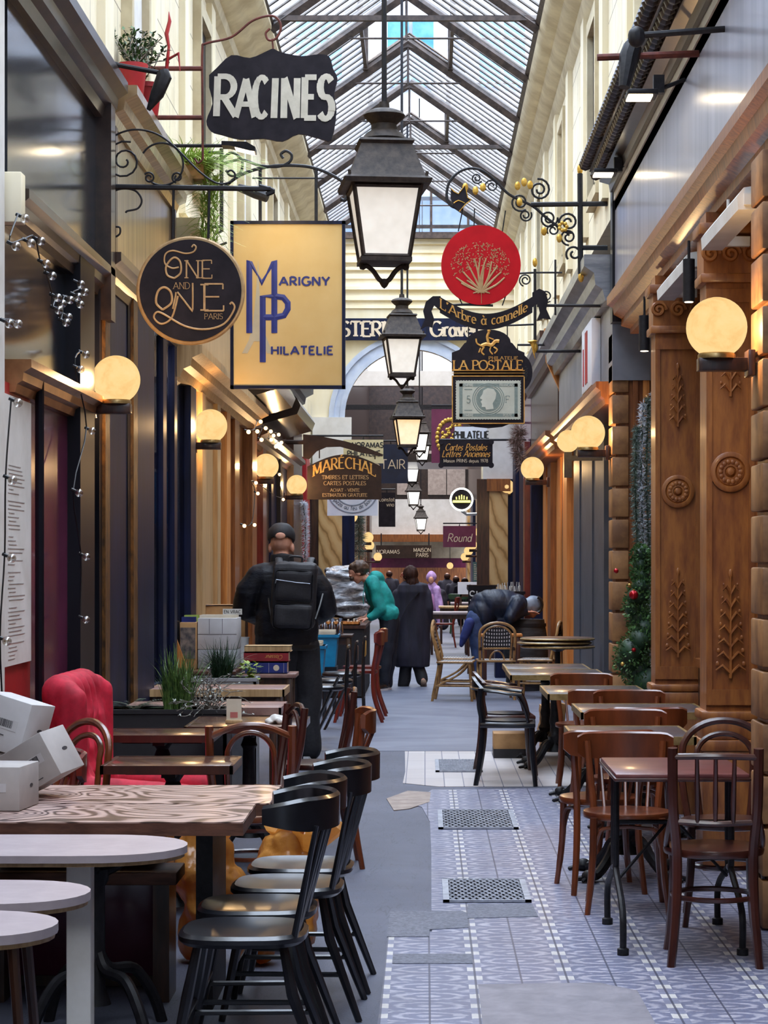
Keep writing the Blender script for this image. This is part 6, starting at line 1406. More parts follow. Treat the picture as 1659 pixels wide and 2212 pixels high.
# ---- man with cap and backpack
Y = 17.7; base = Vector((-1.02, Y, 0))
def q(px, py, dy=0): v = at(px, py, 17.7); return Vector((v.x, v.y+dy, v.z))
man = thing('person', 'tall person seen from behind in black puffer jacket and cap wearing a backpack', 'person', base)
b = MB(); head(b, q(607, 1181, .05), (.02, .95, -.3), s=1.17); b.cap(q(608, 1200, .02), q(610, 1228, 0), .062, .075)
ell(b, q(614, 1300), (.19, .12, .32)); chain(b, [q(563, 1245), q(532, 1312, .06), q(572, 1345, .36)], [.06, .05, .035]); chain(b, [q(668, 1245), q(698, 1312, .06), q(660, 1347, .36)], [.06, .05, .035])
hand(b, q(576, 1347, .38), (.3, .9, .05), (0, 0, -1), 1, .6, 1); hand(b, q(656, 1349, .38), (-.3, .9, .05), (0, 0, -1), 1, .6, -1)
chain(b, [Vector((-1.12, Y, .92)), Vector((-1.12, Y+.02, .5)), Vector((-1.13, Y, .1))], [.09, .06, .045]); chain(b, [Vector((-.96, Y, .92)), Vector((-.95, Y+.02, .5)), Vector((-.94, Y, .1))], [.09, .06, .045])
remesh_build(b, 'body', 'skin', man, .0075, 3, True)
b = MB(); ell(b, q(617, 1300), (.235, .185, .34)); b.cap(q(570, 1246), q(662, 1246), .115, .115); ell(b, q(618, 1362), (.255, .2, .17)); b.cap(q(609, 1216, .01), q(610, 1232), .095, .12)
b.lathe([(.25, 0), (.262, .14), (.25, .3)], 24, c=q(619, 1402), sy=.78)
chain(b, [q(560, 1246), q(536, 1278, .01), q(526, 1316, .08), q(570, 1342, .34)], [.105, .105, .1, .07]); chain(b, [q(672, 1246), q(692, 1278, .01), q(701, 1316, .08), q(662, 1345, .34)], [.105, .105, .1, .07])
o = remesh_build(b, 'jacket', 'puffer', man, .012, 5, True); quilt(o, .006, .125)
b = MB(); b.lathe([(.088, 0), (.098, .03), (.092, .075), (.080, .082), (.086, .03)], 24, c=q(609, 1219, .02)); b.build('collar', 'black_cloth', man, world=True)
b = MB(); b.lathe([(.26, 0), (.268, .02), (.26, .045)], 28, c=q(619, 1404), sy=.78); b.build('hem_band', 'pack_zip', man, world=True)
for x, lab in ((-1.12, 0), (-.955, 1)):
    b = MB(); chain(b, [Vector((x*.55-1.038*.45, Y, .93)), Vector((x, Y+.02, .52)), Vector((x, Y, .08))], [.135, .115, .105]); o = remesh_build(b, 'trouser_leg', 'black_cloth', man, .012, 5, True); fold(o, .016, 7, lab, (1, 1, .6))
    shoe(man, (x, Y-.04, 0), (x+(.05 if lab else -.05), Y+.2, 0), 'shoe_tan', 'white_rubber')
b = MB(); c0 = q(607, 1164, .05); Rm = Euler((-.30, 0, 0)).to_matrix().to_4x4()
b.lathe([(.108, -.012), (.113, .0), (.114, .035), (.102, .08), (.07, .114), (.02, .131), (0, .133)], 28, T=Matrix.Translation(c0) @ Rm, sy=1.14); b.build('cap', 'black_cloth', man, world=True)
b = MB(); b.prism([(.0+.085*math.cos(PI*i/12), .08*math.sin(PI*i/12)) for i in range(13)], 0, .012, 'xy'); b.xf(Matrix.Translation(c0+Vector((0, .115, .0))) @ Rm); b.build('cap_peak', 'black_cloth', man, world=True)
b = MB(); b.tube([(c0.x+.045*math.cos(PI*i/10), c0.y-.112, c0.z+.008+.05*math.sin(PI*i/10)) for i in range(11)], .006, 6); b.build('cap_strap_gap', 'pack_zip', man, world=True)
b = MB(); ell(b, c0+Vector((0, -.122, .024)), (.04, .01, .027)); b.build('scalp_in_gap', 'skin', man, world=True)
pk = thing('backpack', 'black square backpack worn on the back of the person in the cap', 'backpack', q(638, 1355, -.2))
Rk = Euler((.06, .05, 0)).to_matrix().to_4x4(); L0 = q(640, 1283, -.30)
def rb(name, x0, x1, y0, y1, z0, z1, bev, mat, amp=.006):
    b = MB(); b.box(x0, x1, y0, y1, z0, z1, bev=bev); b.xf(Matrix.Translation(L0) @ Rk); bmesh.ops.subdivide_edges(b.bm, edges=b.bm.edges, cuts=5, use_grid_fill=True)
    o = b.build(name, mat, pk, smooth=60, world=True); fold(o, amp, 9, 3); return o
rb('main_compartment', -.175, .175, -.09, .09, -.275, .26, .05, 'pack', .014); rb('front_pocket', -.155, .16, -.135, -.08, -.27, -.07, .035, 'pack', .012); rb('upper_pocket', -.15, .15, -.115, -.08, -.05, .2, .03, 'pack', .01)
b = MB(); b.tube([(-.14, -.122, .12), (.02, -.124, .105), (.13, -.122, .1)], .004, 5); b.tube([(-.14, -.124, .12), (-.145, -.128, .09)], .006, 5); b.xf(Matrix.Translation(L0) @ Rk); b.build('zip', 'steel', pk, world=True)
b = MB(); b.tube(smooth_path([(-.05, 0, .255), (-.045, 0, .3), (.045, 0, .3), (.05, 0, .255)], 4), .01, 6); b.xf(Matrix.Translation(L0) @ Rk); b.build('top_handle', 'pack', pk, world=True)
for sx in (-1, 1):
    b = MB(); b.tube(smooth_path([L0+Vector((sx*.12, .02, .24)), L0+Vector((sx*.13, .12, .29)), L0+Vector((sx*.14, .26, .25)), L0+Vector((sx*.16, .44, .12))], 5), .02, 8, flat=(.5, 1.5)); b.build('shoulder_strap', 'pack', pk, world=True)
    b = MB(); b.tube(smooth_path([L0+Vector((sx*.17, -.02, -.2)), L0+Vector((sx*.2, .06, -.1)), L0+Vector((sx*.22, .2, .0))], 4), .01, 6); b.build('side_strap', 'pack_zip', pk, world=True)
# ---- man in teal hoodie bending over the table
Y2 = 27.3
def q2(px, py, dy=0): v = at(px, py, Y2); return Vector((v.x, v.y+dy, v.z))
tm = thing('person', 'person in a teal hoodie and dark trousers bending over the market table', 'person', (-.5, Y2, 0))
b = MB(); head(b, q2(771, 1238, -.02), (-.72, -.12, -.68), (-.55, 0, .8)); b.cap(q2(785, 1247), q2(800, 1256), .055, .06)
ell(b, q2(820, 1290), (.13, .12, .27), Euler((0, -.45, 0))); chain(b, [q2(806, 1262, -.16), q2(822, 1318, -.2), q2(795, 1334, -.22)], [.05, .042, .03]); chain(b, [q2(803, 1262, .16), q2(812, 1316, .2), q2(790, 1333, .14)], [.05, .042, .03])
hand(b, q2(795, 1335, -.22), (-.95, .0, -.15), (.1, .1, -1), 1.05, .35, 1); hand(b, q2(790, 1333, .14), (-.9, -.1, -.2), (0, 0, -1), 1.05, .6, -1)
for dx, dy in ((0, -.09), (8, .09)): chain(b, [q2(838+dx, 1345, dy), q2(834+dx, 1412, dy), q2(830+dx*.8, 1474, dy)], [.085, .055, .04])
remesh_build(b, 'body', 'skin', tm, .007, 3, True)
b = MB(); ell(b, q2(820, 1290), (.165, .175, .31), Euler((0, -.48, 0))); b.cap(q2(805, 1258, -.14), q2(805, 1258, .14), .085, .085); chain(b, [q2(838, 1325, -.07), q2(838, 1325, .07)], [.14, .14])
chain(b, [q2(806, 1262, -.16), q2(823, 1316, -.2), q2(802, 1333, -.22)], [.085, .075, .05]); chain(b, [q2(803, 1262, .16), q2(813, 1314, .2), q2(797, 1329, .15)], [.085, .07, .045]); ell(b, q2(815, 1246), (.10, .11, .065), Euler((0, .5, 0)))
o = remesh_build(b, 'hoodie', 'teal', tm, .011, 4, True); fold(o, .015, 9, 2)
b = MB(); b.tube(smooth_path([q2(790, 1262, -.1), q2(785, 1285, -.12), q2(786, 1305, -.12)], 4), .005, 5); b.build('drawstring', 'teal', tm, world=True)
for dx, dy in ((0, -.09), (8, .09)):
    b = MB(); chain(b, [q2(840+dx*.5, 1340, dy*.7), q2(834+dx, 1412, dy), q2(829+dx*.8, 1478, dy)], [.12, .088, .07]); o = remesh_build(b, 'trouser_leg', M('navy_trousers', '#11141f', '#1c2130', .8), tm, .012, 4, True); fold(o, .012, 9, dx)
    hl = q2(832+dx*.8, 1478, dy); shoe(tm, (hl.x, hl.y, 0), (hl.x-.1, hl.y-.2, 0), 'shoe_black', 'white_rubber', .075, .05)
b = MB(); c0 = q2(770, 1235, -.02); ell(b, c0+Vector((.04, .005, .045)), (.118, .112, .105)); ell(b, c0+Vector((-.045, 0, .065)), (.06, .075, .045), Euler((0, -.7, 0))); o = remesh_build(b, 'hair', 'hair2', tm, .009, 3, True); fold(o, .012, 22, 5)
b = MB(); ell(b, c0+Vector((-.055, -.02, -.085)), (.035, .06, .03), Euler((0, -.6, 0))); o = remesh_build(b, 'beard', 'hair2', tm, .009, 2, True)
# ---- woman in long dark coat walking away
Y3 = 28.1
def q3(px, py, dy=0): v = at(px, py, Y3); return Vector((v.x, v.y+dy, v.z))
wm = thing('person', 'person with long dark hair walking away in a long dark wool coat', 'person', (-.15, Y3, 0))
b = MB(); head(b, q3(884, 1243), (-.75, .65, -.05)); b.cap(q3(886, 1256), q3(889, 1275), .05, .065); ell(b, q3(890, 1320), (.16, .11, .3))
chain(b, [q3(863, 1282), q3(853, 1340, .03), q3(866, 1372, .15)], [.05, .045, .03]); chain(b, [q3(915, 1282), q3(926, 1335, .03), q3(921, 1365, .16)], [.05, .045, .03]); hand(b, q3(868, 1374, .17), (.3, .6, -.6), (1, 0, 0), .95, .6, 1); hand(b, q3(919, 1367, .18), (-.3, .6, -.6), (-1, 0, 0), .95, .6, -1)
chain(b, [q3(878, 1380), q3(876, 1435), q3(873, 1478)], [.08, .055, .04]); chain(b, [q3(902, 1380), q3(905, 1435), q3(914, 1470, -.1)], [.08, .055, .04]); remesh_build(b, 'body', 'skin', wm, .008, 3, True)
b = MB(); zb = q3(890, 1440).z
b.lathe([(.225, zb), (.235, zb+.12), (.222, .75), (.205, .95), (.2, 1.12), (.215, 1.22), (.19, 1.31), (.1, 1.355), (.07, 1.37)], 36, c=(q3(891, 1300).x, Y3, 0), sy=.68)
chain(b, [q3(862, 1284), q3(856, 1312), q3(853, 1345, .04), q3(866, 1368, .14)], [.082, .08, .07, .05]); chain(b, [q3(918, 1284), q3(925, 1312), q3(927, 1340, .04), q3(921, 1362, .15)], [.082, .08, .07, .05]); b.cap(q3(868, 1276), q3(911, 1276), .07, .07)
o = remesh_build(b, 'coat', 'coat', wm, .011, 4, True); fold(o, .02, 6, 4, (1.6, 1.6, .45))
b = MB(); b.tube([q3(906, 1278, -.15), q3(880, 1310, -.19), q3(862, 1345, -.14)], .008, 6, flat=(.5, 2)); b.build('bag_strap', 'pack_zip', wm, world=True)
b = MB(); ell(b, q3(887, 1240, -.015), (.1, .11, .115)); ell(b, q3(891, 1262, -.05), (.085, .075, .13)); ell(b, q3(893, 1280, -.08), (.075, .05, .09)); o = remesh_build(b, 'hair', 'hair', wm, .009, 4, True); fold(o, .01, 16, 1, (2, 2, .4))
b = MB(); b.tube([q3(872, 1243, -.06), q3(868, 1243, .0), q3(867, 1243, .06)], .005, 5); b.tube([(p.x, p.y, p.z) for p in (q3(868, 1240, -.03), q3(865, 1246, -.01), q3(868, 1247, .03))], .004, 5); b.build('glasses', 'red_paint', wm, world=True)
for pts in ([q3(880, 1400), q3(877, 1440), q3(872, 1480)], [q3(900, 1400), q3(904, 1440), q3(912, 1468, -.06)]):
    b = MB(); chain(b, pts, [.1, .085, .075]); o = remesh_build(b, 'trouser_leg', 'black_cloth', wm, .012, 4, True); fold(o, .01, 8, 2)
h = q3(873, 1485); shoe(wm, (h.x, h.y, 0), (h.x-.05, h.y+.2, 0), 'shoe_black', 'shoe_black'); b = MB(); h = q3(915, 1484, -.1); chain(b, [h+Vector((0, -.02, .07)), h+Vector((.0, .1, -.0)), h+Vector((0, .14, -.01))], [.04, .045, .035]); remesh_build(b, 'shoe', 'shoe_tan', wm, .009, 4, True)
# ---- woman in lilac
Y4 = 50.
def q4(px, py, dy=0): v = at(px, py, Y4); return Vector((v.x, v.y+dy, v.z))
lw = thing('person', 'person in a lilac headscarf and pink top walking towards us, far off', 'person', (q4(936, 1300).x, Y4, 0))
b = MB(); head(b, q4(931, 1252), (-.1, -1, -.25)); ell(b, q4(936, 1295), (.17, .11, .28)); b.cap(q4(932, 1262), q4(934, 1275), .05, .06); chain(b, [q4(925, 1282), q4(920, 1310), q4(924, 1330, -.1)], [.05, .04, .03]); chain(b, [q4(950, 1282), q4(955, 1310), q4(950, 1332, -.1)], [.05, .04, .03]); hand(b, q4(924, 1331, -.1), (.2, -.5, -.8), (0, 1, 0), 1, .5, 1); hand(b, q4(950, 1333, -.1), (-.2, -.5, -.8), (0, 1, 0), 1, .5, -1)
for x in (931, 941): chain(b, [q4(x, 1325), q4(x, 1345), Vector((q4(x, 1300).x, Y4, .06))], [.08, .055, .04])
remesh_build(b, 'body', 'skin', lw, .009, 3, True)
b = MB(); ell(b, q4(932, 1247, .02), (.125, .13, .14)); ell(b, q4(934, 1268, -.01), (.12, .12, .14)); chain(b, [q4(928, 1272, -.06), q4(926, 1300, -.1)], [.09, .06]); chain(b, [q4(942, 1275, -.06), q4(949, 1310, -.12), q4(951, 1345, -.12)], [.11, .1, .07]); o = remesh_build(b, 'headscarf', 'lilac', lw, .012, 4, True); fold(o, .02, 8, 3, (1.5, 1.5, .5))
b = MB(); ell(b, q4(931, 1253, -.125), (.062, .035, .078)); b.build('face_opening', 'skin', lw, world=True)
b = MB(); ell(b, q4(934, 1298, -.02), (.17, .13, .26)); o = remesh_build(b, 'top', M('pink_top_cloth', '#b07fb0', '#c893c6', .8), lw, .014, 3, True)
b = MB(); chain(b, [q4(952, 1284, .02), q4(957, 1320), q4(958, 1350)], [.13, .13, .12]); chain(b, [q4(922, 1284, .03), q4(920, 1312)], [.1, .07]); o = remesh_build(b, 'open_coat', 'coat', lw, .014, 4, True); fold(o, .015, 7, 6)
for x in (931, 941): b = MB(); chain(b, [q4(x, 1325), q4(x, 1345), Vector((q4(x, 1300).x, Y4, .1))], [.11, .09, .07]); remesh_build(b, 'trouser_leg', 'jeans', lw, .014, 3, True); v = q4(x, 1300).x; shoe(lw, (v, Y4, 0), (v, Y4-.2, 0), 'shoe_black')
# ---- person bending over the barrel
Y5 = 27.1
def q5(px, py, dy=0): v = at(px, py, Y5); return Vector((v.x, v.y+dy, v.z))
bp = thing('person', 'person in a dark blue puffer jacket bent double over the black barrel', 'person', (.66, Y5, 0))
b = MB(); head(b, q5(1150, 1312), (.85, 0, -.6), (.6, 0, .8)); b.cap(q5(1122, 1308), q5(1142, 1310), .065, .055); ell(b, q5(1075, 1310), (.31, .15, .14)); chain(b, [q5(1118, 1306, -.19), q5(1100, 1334, -.27), q5(1136, 1321, -.14)], [.05, .042, .03]); chain(b, [q5(1118, 1306, .19), q5(1102, 1334, .3), q5(1140, 1321, .16)], [.05, .042, .03]); hand(b, q5(1137, 1321, -.14), (.9, .2, 0), (0, 0, -1), 1, .25, 1); hand(b, q5(1141, 1321, .16), (.9, -.2, 0), (0, 0, -1), 1, .25, -1)
for dy in (-.1, .1): chain(b, [q5(1030, 1335, dy), q5(1034, 1415, dy), q5(1030, 1478, dy)], [.1, .06, .045])
remesh_build(b, 'body', 'skin', bp, .008, 3, True)
b = MB(); ell(b, q5(1078, 1305), (.36, .22, .19), Euler((0, .06, 0))); ell(b, q5(1042, 1328), (.19, .23, .23)); b.cap(q5(1118, 1303, -.12), q5(1118, 1303, .12), .12, .12); chain(b, [q5(1118, 1304, -.2), q5(1100, 1333, -.27), q5(1130, 1321, -.16)], [.095, .08, .06]); chain(b, [q5(1118, 1304, .2), q5(1102, 1333, .3), q5(1134, 1321, .18)], [.095, .08, .06])
o = remesh_build(b, 'jacket', 'blue_puffer', bp, .012, 5, True); quilt(o, .007, .13, Vector((.9, 0, .4)))
b = MB(); ell(b, q5(1152, 1306), (.115, .11, .115)); ell(b, q5(1140, 1310), (.09, .12, .11)); o = remesh_build(b, 'hood', M('grey_blue_hood', '#5d6b7e', '#7c899a', .45), bp, .011, 4, True); fold(o, .012, 12, 1)
b = MB(); b.tube([q5(1160+10*math.cos(a), 1306+16*math.sin(a), -.1) for a in (PI*i/8-.5*PI for i in range(9))], .02, 8); b.build('hood_band', 'shoe_black', bp, world=True)
for dy in (-.1, .1): b = MB(); chain(b, [q5(1028, 1335, dy), q5(1034, 1415, dy), q5(1030, 1478, dy)], [.125, .09, .075]); o = remesh_build(b, 'trouser_leg', 'jeans' if dy < 0 else 'black_cloth', bp, .012, 4, True); fold(o, .012, 8, 1); v = q5(1030, 1480, dy); shoe(bp, (v.x, v.y, 0), (v.x+.2, v.y, 0), 'shoe_black')
b = MB(); chain(b, [q5(1014, 1345, -.18), q5(1002, 1375, -.2), q5(996, 1392, -.2)], [.07, .055, .03]); o = remesh_build(b, 'hanging_scarf', M('blue_cloth', '#1d2a60', '#2a3a80', .8), bp, .012, 4, True)
# barrel
t = thing('barrel', 'black wooden barrel with tray on top under the bending person', 'barrel', (1.26, 27.2, 0))
b = MB(); b.lathe([(.22, 0), (.265, .25), (.28, .45), (.27, .66), (.235, .86), (.23, .89), (.0, .89)], 28); b.build('staves', 'barrel', t)
for z, r in ((.12, .246), (.3, .275), (.62, .278), (.82, .252)): b = MB(); b.lathe([(r-.006, z-.02), (r+.004, z-.02), (r+.004, z+.02), (r-.006, z+.02)], 28); b.build('hoop', 'black_iron', t)
# ---- far silhouettes
for k, (px, py, Y, sc_, lab) in enumerate(((841, 1240, 60, 1.0, 'far dark-clad person glimpsed between the teal hoodie and the long coat'), (966, 1245, 62, .98, 'far dark-clad person just right of the lilac headscarf'), (985, 1252, 58, .93, 'far person in black farther right, beside the globe lamp post'), (1004, 1256, 55, .92, 'far person in black in front of the menu display'))):
    h = EYE-(py-1226)*0; v = at(px, py, Y); t = thing('person', lab, 'person', (v.x, Y, 0)); H_ = v.z+.06
    def z(f): return H_*f
    b = MB(); head(b, (v.x, Y, z(.935)), (0, 1, 0)); b.cap((v.x, Y, z(.88)), (v.x, Y, z(.82)), .05, .07); ell(b, (v.x, Y, z(.65)), (.18, .12, .3))
    for s in (-1, 1): chain(b, [(v.x+s*.19, Y, z(.8)), (v.x+s*.24, Y, z(.62)), (v.x+s*.22, Y-.05, z(.5))], [.05, .045, .035]); hand(b, (v.x+s*.22, Y-.05, z(.5)), (0, -.2, -1), (0, 1, 0), 1, .4, s); chain(b, [(v.x+s*.09, Y, z(.5)), (v.x+s*.1, Y, z(.27)), (v.x+s*.1, Y, .05)], [.09, .06, .045])
    remesh_build(b, 'body', 'skin', t, .011, 2, True)
    b = MB(); ell(b, (v.x, Y, z(.64)), (.22, .16, .34)); b.cap((v.x-.15, Y, z(.79)), (v.x+.15, Y, z(.79)), .08, .08)
    for s in (-1, 1): chain(b, [(v.x+s*.19, Y, z(.8)), (v.x+s*.25, Y, z(.62)), (v.x+s*.23, Y-.05, z(.51))], [.08, .07, .055])
    remesh_build(b, 'coat', 'coat', t, .016, 3, True); b = MB()
    for s in (-1, 1): chain(b, [(v.x+s*.09, Y, z(.5)), (v.x+s*.1, Y, z(.27)), (v.x+s*.1, Y, .05)], [.12, .09, .07])
    remesh_build(b, 'trousers', 'black_cloth', t, .016, 3, True)
    b = MB(); ell(b, (v.x, Y-.02, z(.955)), (.092, .105, .085)); remesh_build(b, 'hair', 'hair', t, .012, 2, True)
    for s in (-1, 1): shoe(t, (v.x+s*.1, Y, 0), (v.x+s*.1, Y+.2, 0), 'shoe_black')
# ================================================================ plants, goods and clutter
def blade(b, p, ang, L, w, lean, droop, n=5):
    """one grass blade: a tapering bent ribbon"""
    c, s = math.cos(ang), math.sin(ang); pts = []
    for i in range(n+1):
        u = i/n; r = lean*L*u+droop*L*u*u*.7; z = L*u-droop*L*u*u*.75
        pts.append(Vector((p[0]+c*r, p[1]+s*r, p[2]+z)))
    prev = None
    for i, q in enumerate(pts):
        ww = w*(1-(i/n)**1.6)+.0006; o = Vector((-s, c, 0))*ww
        cur = (b.bm.verts.new(q-o), b.bm.verts.new(q+o+Vector((0, 0, .001))))
        if prev: b.face((prev[0], prev[1], cur[1], cur[0]))
        prev = cur
def leafq(b, p, d, up, L, w):
    p = Vector(p); d = Vector(d).normalized(); s = d.cross(Vector(up)); s = s.normalized() if s.length > 1e-4 else d.orthogonal().normalized()
    b.poly([p, p+d*L*.5+s*w, p+d*L, p+d*L*.5-s*w])
def grass(label, x, y, z, n, L, w, mat, lean=.25, droop=.35, rad=.05):
    t = tag(thing('ornamental_grass', label, 'plant', (x, y, z), 0, 'planter plants'), kind='thing'); b = MB()
    for _ in range(n):
        a = R.uniform(0, 2*PI); blade(b, (R.uniform(-rad, rad), R.uniform(-rad*.6, rad*.6), 0), a, L*R.uniform(.55, 1.05), w*R.uniform(.7, 1.2), lean*R.random(), droop*R.random()*1.4)
    b.build('blades', mat, t, smooth=80)
    b = MB(); b.lathe([(rad*1.1, -.03), (rad*1.2, .005), (0, .015)], 12); b.build('root_clump', 'soil', t); return t
def planter(label, x0, x1, y0, y1, z, mat):
    t = thing('planter_box', label, 'planter', ((x0+x1)/2, (y0+y1)/2, 0)); w, d = x1-x0, y1-y0
    b = MB(); b.box(-w/2, w/2, -d/2, -d/2+.02, 0, z); b.box(-w/2, w/2, d/2-.02, d/2, 0, z); b.box(-w/2, -w/2+.02, -d/2, d/2, 0, z); b.box(w/2-.02, w/2, -d/2, d/2, 0, z); b.build('box', mat, t)
    b = MB(); b.box(-w/2-.008, w/2+.008, -d/2-.008, -d/2+.02, z-.02, z+.004); b.box(-w/2-.008, w/2+.008, d/2-.02, d/2+.008, z-.02, z+.004); b.build('rim', mat, t)
    b = MB(); b.box(-w/2+.02, w/2-.02, -d/2+.02, d/2-.02, z-.1, z-.03); b.build('soil', 'soil', t); return t
planter('long black planter box behind the dark glossy tables', -1.82, -1.12, 12.28, 12.62, .765, 'planter')
planter('grey planter box in front of the record albums', -1.66, -1.2, 15.45, 15.75, .775, 'grey_plastic')
m['grass_mix'] = M('grass_blades', '#2b4a22', '#6d8a45', .5, 0, 30)
grass('tall green grass in the middle of the black planter', -1.41, 12.43, .735, 300, .40, .0042, 'grass_mix', .18, .3, .075)
grass('dark green grass farther back in the grey planter', -1.46, 15.58, .745, 240, .34, .004, 'leaf_dark', .35, .5, .06)
t = thing('fern', 'low fern at the left end of the black planter', 'plant', (-1.66, 12.43, .735), 0, 'planter plants'); b = MB()
for k in range(26):
    a = R.uniform(0, 2*PI); L = R.uniform(.12, .22); up = R.uniform(.2, .8)
    for i in range(12):
        u = (i+1)/12; p = Vector((math.cos(a)*L*u, math.sin(a)*L*u*.7, .02+L*up*(u-.6*u*u)))
        for sg in (-1, 1): leafq(b, p, (math.cos(a+sg*1.1), math.sin(a+sg*1.1), .1), (0, 0, 1), .045*(1-u*.6), .008)
b.build('fronds', 'leaf_dark', t, smooth=0)
t = thing('wiry_shrub', 'wiry grey shrub with pale leaves at the right end of the black planter', 'plant', (-1.24, 12.43, .735), 0, 'planter plants'); b = MB(); l2 = MB()
for k in range(70):
    a = R.uniform(0, 2*PI); p = Vector((R.uniform(-.04, .04), R.uniform(-.03, .03), 0)); pts = [p.copy()]
    d = Vector((math.cos(a)*.6, math.sin(a)*.4, 1)).normalized()
    for i in range(7): d = (d+Vector((R.uniform(-.7, .7), R.uniform(-.6, .6), R.uniform(-.7, .45)))).normalized(); p = p+d*.042; p.z = max(p.z, .0); pts.append(p.copy())
    b.tube(pts, .0022, 4)
    for q_ in pts[2:]: leafq(l2, q_, (R.uniform(-1, 1), R.uniform(-1, 1), R.uniform(-.4, 1)), (0, 0, 1), .022, .006)
b.build('twigs', 'twig', t); l2.build('leaves', M('pale_grey_leaf', '#8f9489', '#b5b9b0', .6), t, smooth=0)
t = thing('leafy_plant', 'small yellow-green leafy plant at the right end of the grey planter', 'plant', (-1.26, 15.58, .745), 0, 'planter plants'); b = MB()
for k in range(70):
    a = R.uniform(0, 2*PI); leafq(b, (R.uniform(-.06, .06), R.uniform(-.04, .04), R.uniform(0, .14)), (math.cos(a), math.sin(a), R.uniform(-.2, .7)), (0, 0, 1), .055, .018)
b.build('leaves', M('yellow_green_leaf', '#6b8a2e', '#a9bb4a', .5), t, smooth=0); b = MB(); b.tube([(0, 0, -.03), (0, 0, .1)], .006, 6); b.build('stem', 'leaf', t)
# spider plants on the left fascia cornice, and red pots
t = thing('spider_plant', 'pale green spider plant trailing from the left cornice beside the cream sign', 'plant', (-1.72, 16.05, 4.43)); b = MB()
for k in range(420):
    a = R.uniform(-.9, .9)-.35; L = R.uniform(.18, .42); blade(b, (R.uniform(-.12, .12), R.uniform(-.1, .1), R.uniform(-.02, .08)), a+R.uniform(-1, 1), L, .006, .5*R.random()+.1, R.uniform(.6, 1.5))
for k in range(520):
    z = -R.random()*.62; a = R.uniform(0, 2*PI); L = R.uniform(.08, .2); blade(b, (.13+R.uniform(-.06, .06), R.uniform(-.1, .1), z), a, L, .005, .5*R.random(), R.uniform(.8, 1.7), 4)
for v in b.bm.verts: v.co.x = max(v.co.x, -.165)
b.build('leaves', 'leaf_light', t, smooth=80); b = MB(); b.box(-.14, .1, -.12, .12, -.02, .1); b.build('trough', 'kraft', t)
def redpot(label, x, y, z, r, h):
    t = thing('flower_pot', label, 'pot', (x, y, z), 0, 'red pots on the left cornice'); b = MB(); b.lathe([(0, 0), (r*.72, 0), (r, h), (r*1.05, h), (r*1.05, h-.03), (r*.9, h-.03), (r*.88, h-.02), (0, h-.03)], 24); b.build('pot', 'red_paint', t)
    b = MB(); b.lathe([(r*.85, h-.03), (0, h-.01)], 16); b.build('soil', 'soil', t); return t
redpot('red flower pot on the left cornice, nearer one', -1.775, 13.2, 4.42, .09, .2); redpot('red flower pot on the left cornice, farther one', -1.76, 13.75, 4.42, .1, .2)
t = thing('potted_shrub', 'straggly shrub with a red leaf growing from the red pots', 'plant', (-1.775, 13.45, 4.61)); b = MB(); l2 = MB()
for k in range(36):
    a = R.uniform(0, 2*PI); p = Vector((0, R.uniform(-.25, .3), 0)); pts = [p.copy()]; d = Vector((math.cos(a)*.5, math.sin(a)*.4, 1)).normalized()
    for i in range(6): d = (d+Vector((R.uniform(-.4, .4), R.uniform(-.4, .4), R.uniform(-.3, .4)))).normalized(); p = p+d*.045; pts.append(p.copy())
    b.tube(pts, .003, 4)
    for q_ in pts[1:]:
        for _ in range(3): leafq(l2, q_, (R.uniform(-1, 1), R.uniform(-1, 1), R.uniform(-.4, 1)), (0, 0, 1), .04, .011)
for v in list(b.bm.verts)+list(l2.bm.verts): v.co.x = max(v.co.x, -.11)
b.build('twigs', 'twig', t); l2.build('leaves', 'leaf', t, smooth=0); b = MB()
b.tube([(.16, .1, .0), (.17, .1, .1), (.18, .1, .2), (.165, .1, .28), (.185, .1, .36), (.18, .1, .42)], [.02, .03, .022, .034, .03, .004], 8, flat=(.4, 1)); b.tube([(.17, .1, .12), (.24, .1, .16), (.25, .1, .05)], [.02, .025, .006], 6, flat=(.4, 1)); b.build('red_leaf', 'red_paint', t)
# topiary with baubles
t = thing('topiary', 'spiral clipped Christmas topiary with baubles by the quoined pier', 'plant', (1.51, 15.55, 0)); core = MB(); lv = MB(); S = []
for k in range(13):
    u = k/12; a = u*2.4*2*PI; r = .125-.065*u; S.append((Vector((.075*(1-u)*math.cos(a)+.03*u, .07*(1-u)*math.sin(a), .74+.92*u)), r)); core.sph(S[-1][0], r*.85, 12, 8)
core.build('dense_core', 'leaf_dark', t)
for c_, r in S:
    for _ in range(260):
        d = Vector((R.gauss(0, 1), R.gauss(0, 1), R.gauss(0, 1))).normalized(); leafq(lv, c_+d*r*R.uniform(.8, 1.05), d+Vector((R.uniform(-.8, .8), R.uniform(-.8, .8), R.uniform(-.5, .8))), (R.random(), R.random(), R.random()), .03, .007)
lv.build('needles', M('topiary_leaf', '#2c5228', '#6a9458', .5, 0, 20), t, smooth=0); b = MB(); b.lathe([(.09, .0), (.1, .02), (.085, .05), (.1, .4), (.125, .46), (.12, .5), (.06, .6), (.05, .7)], 20); b.build('stone_pot', 'white_paint', t)
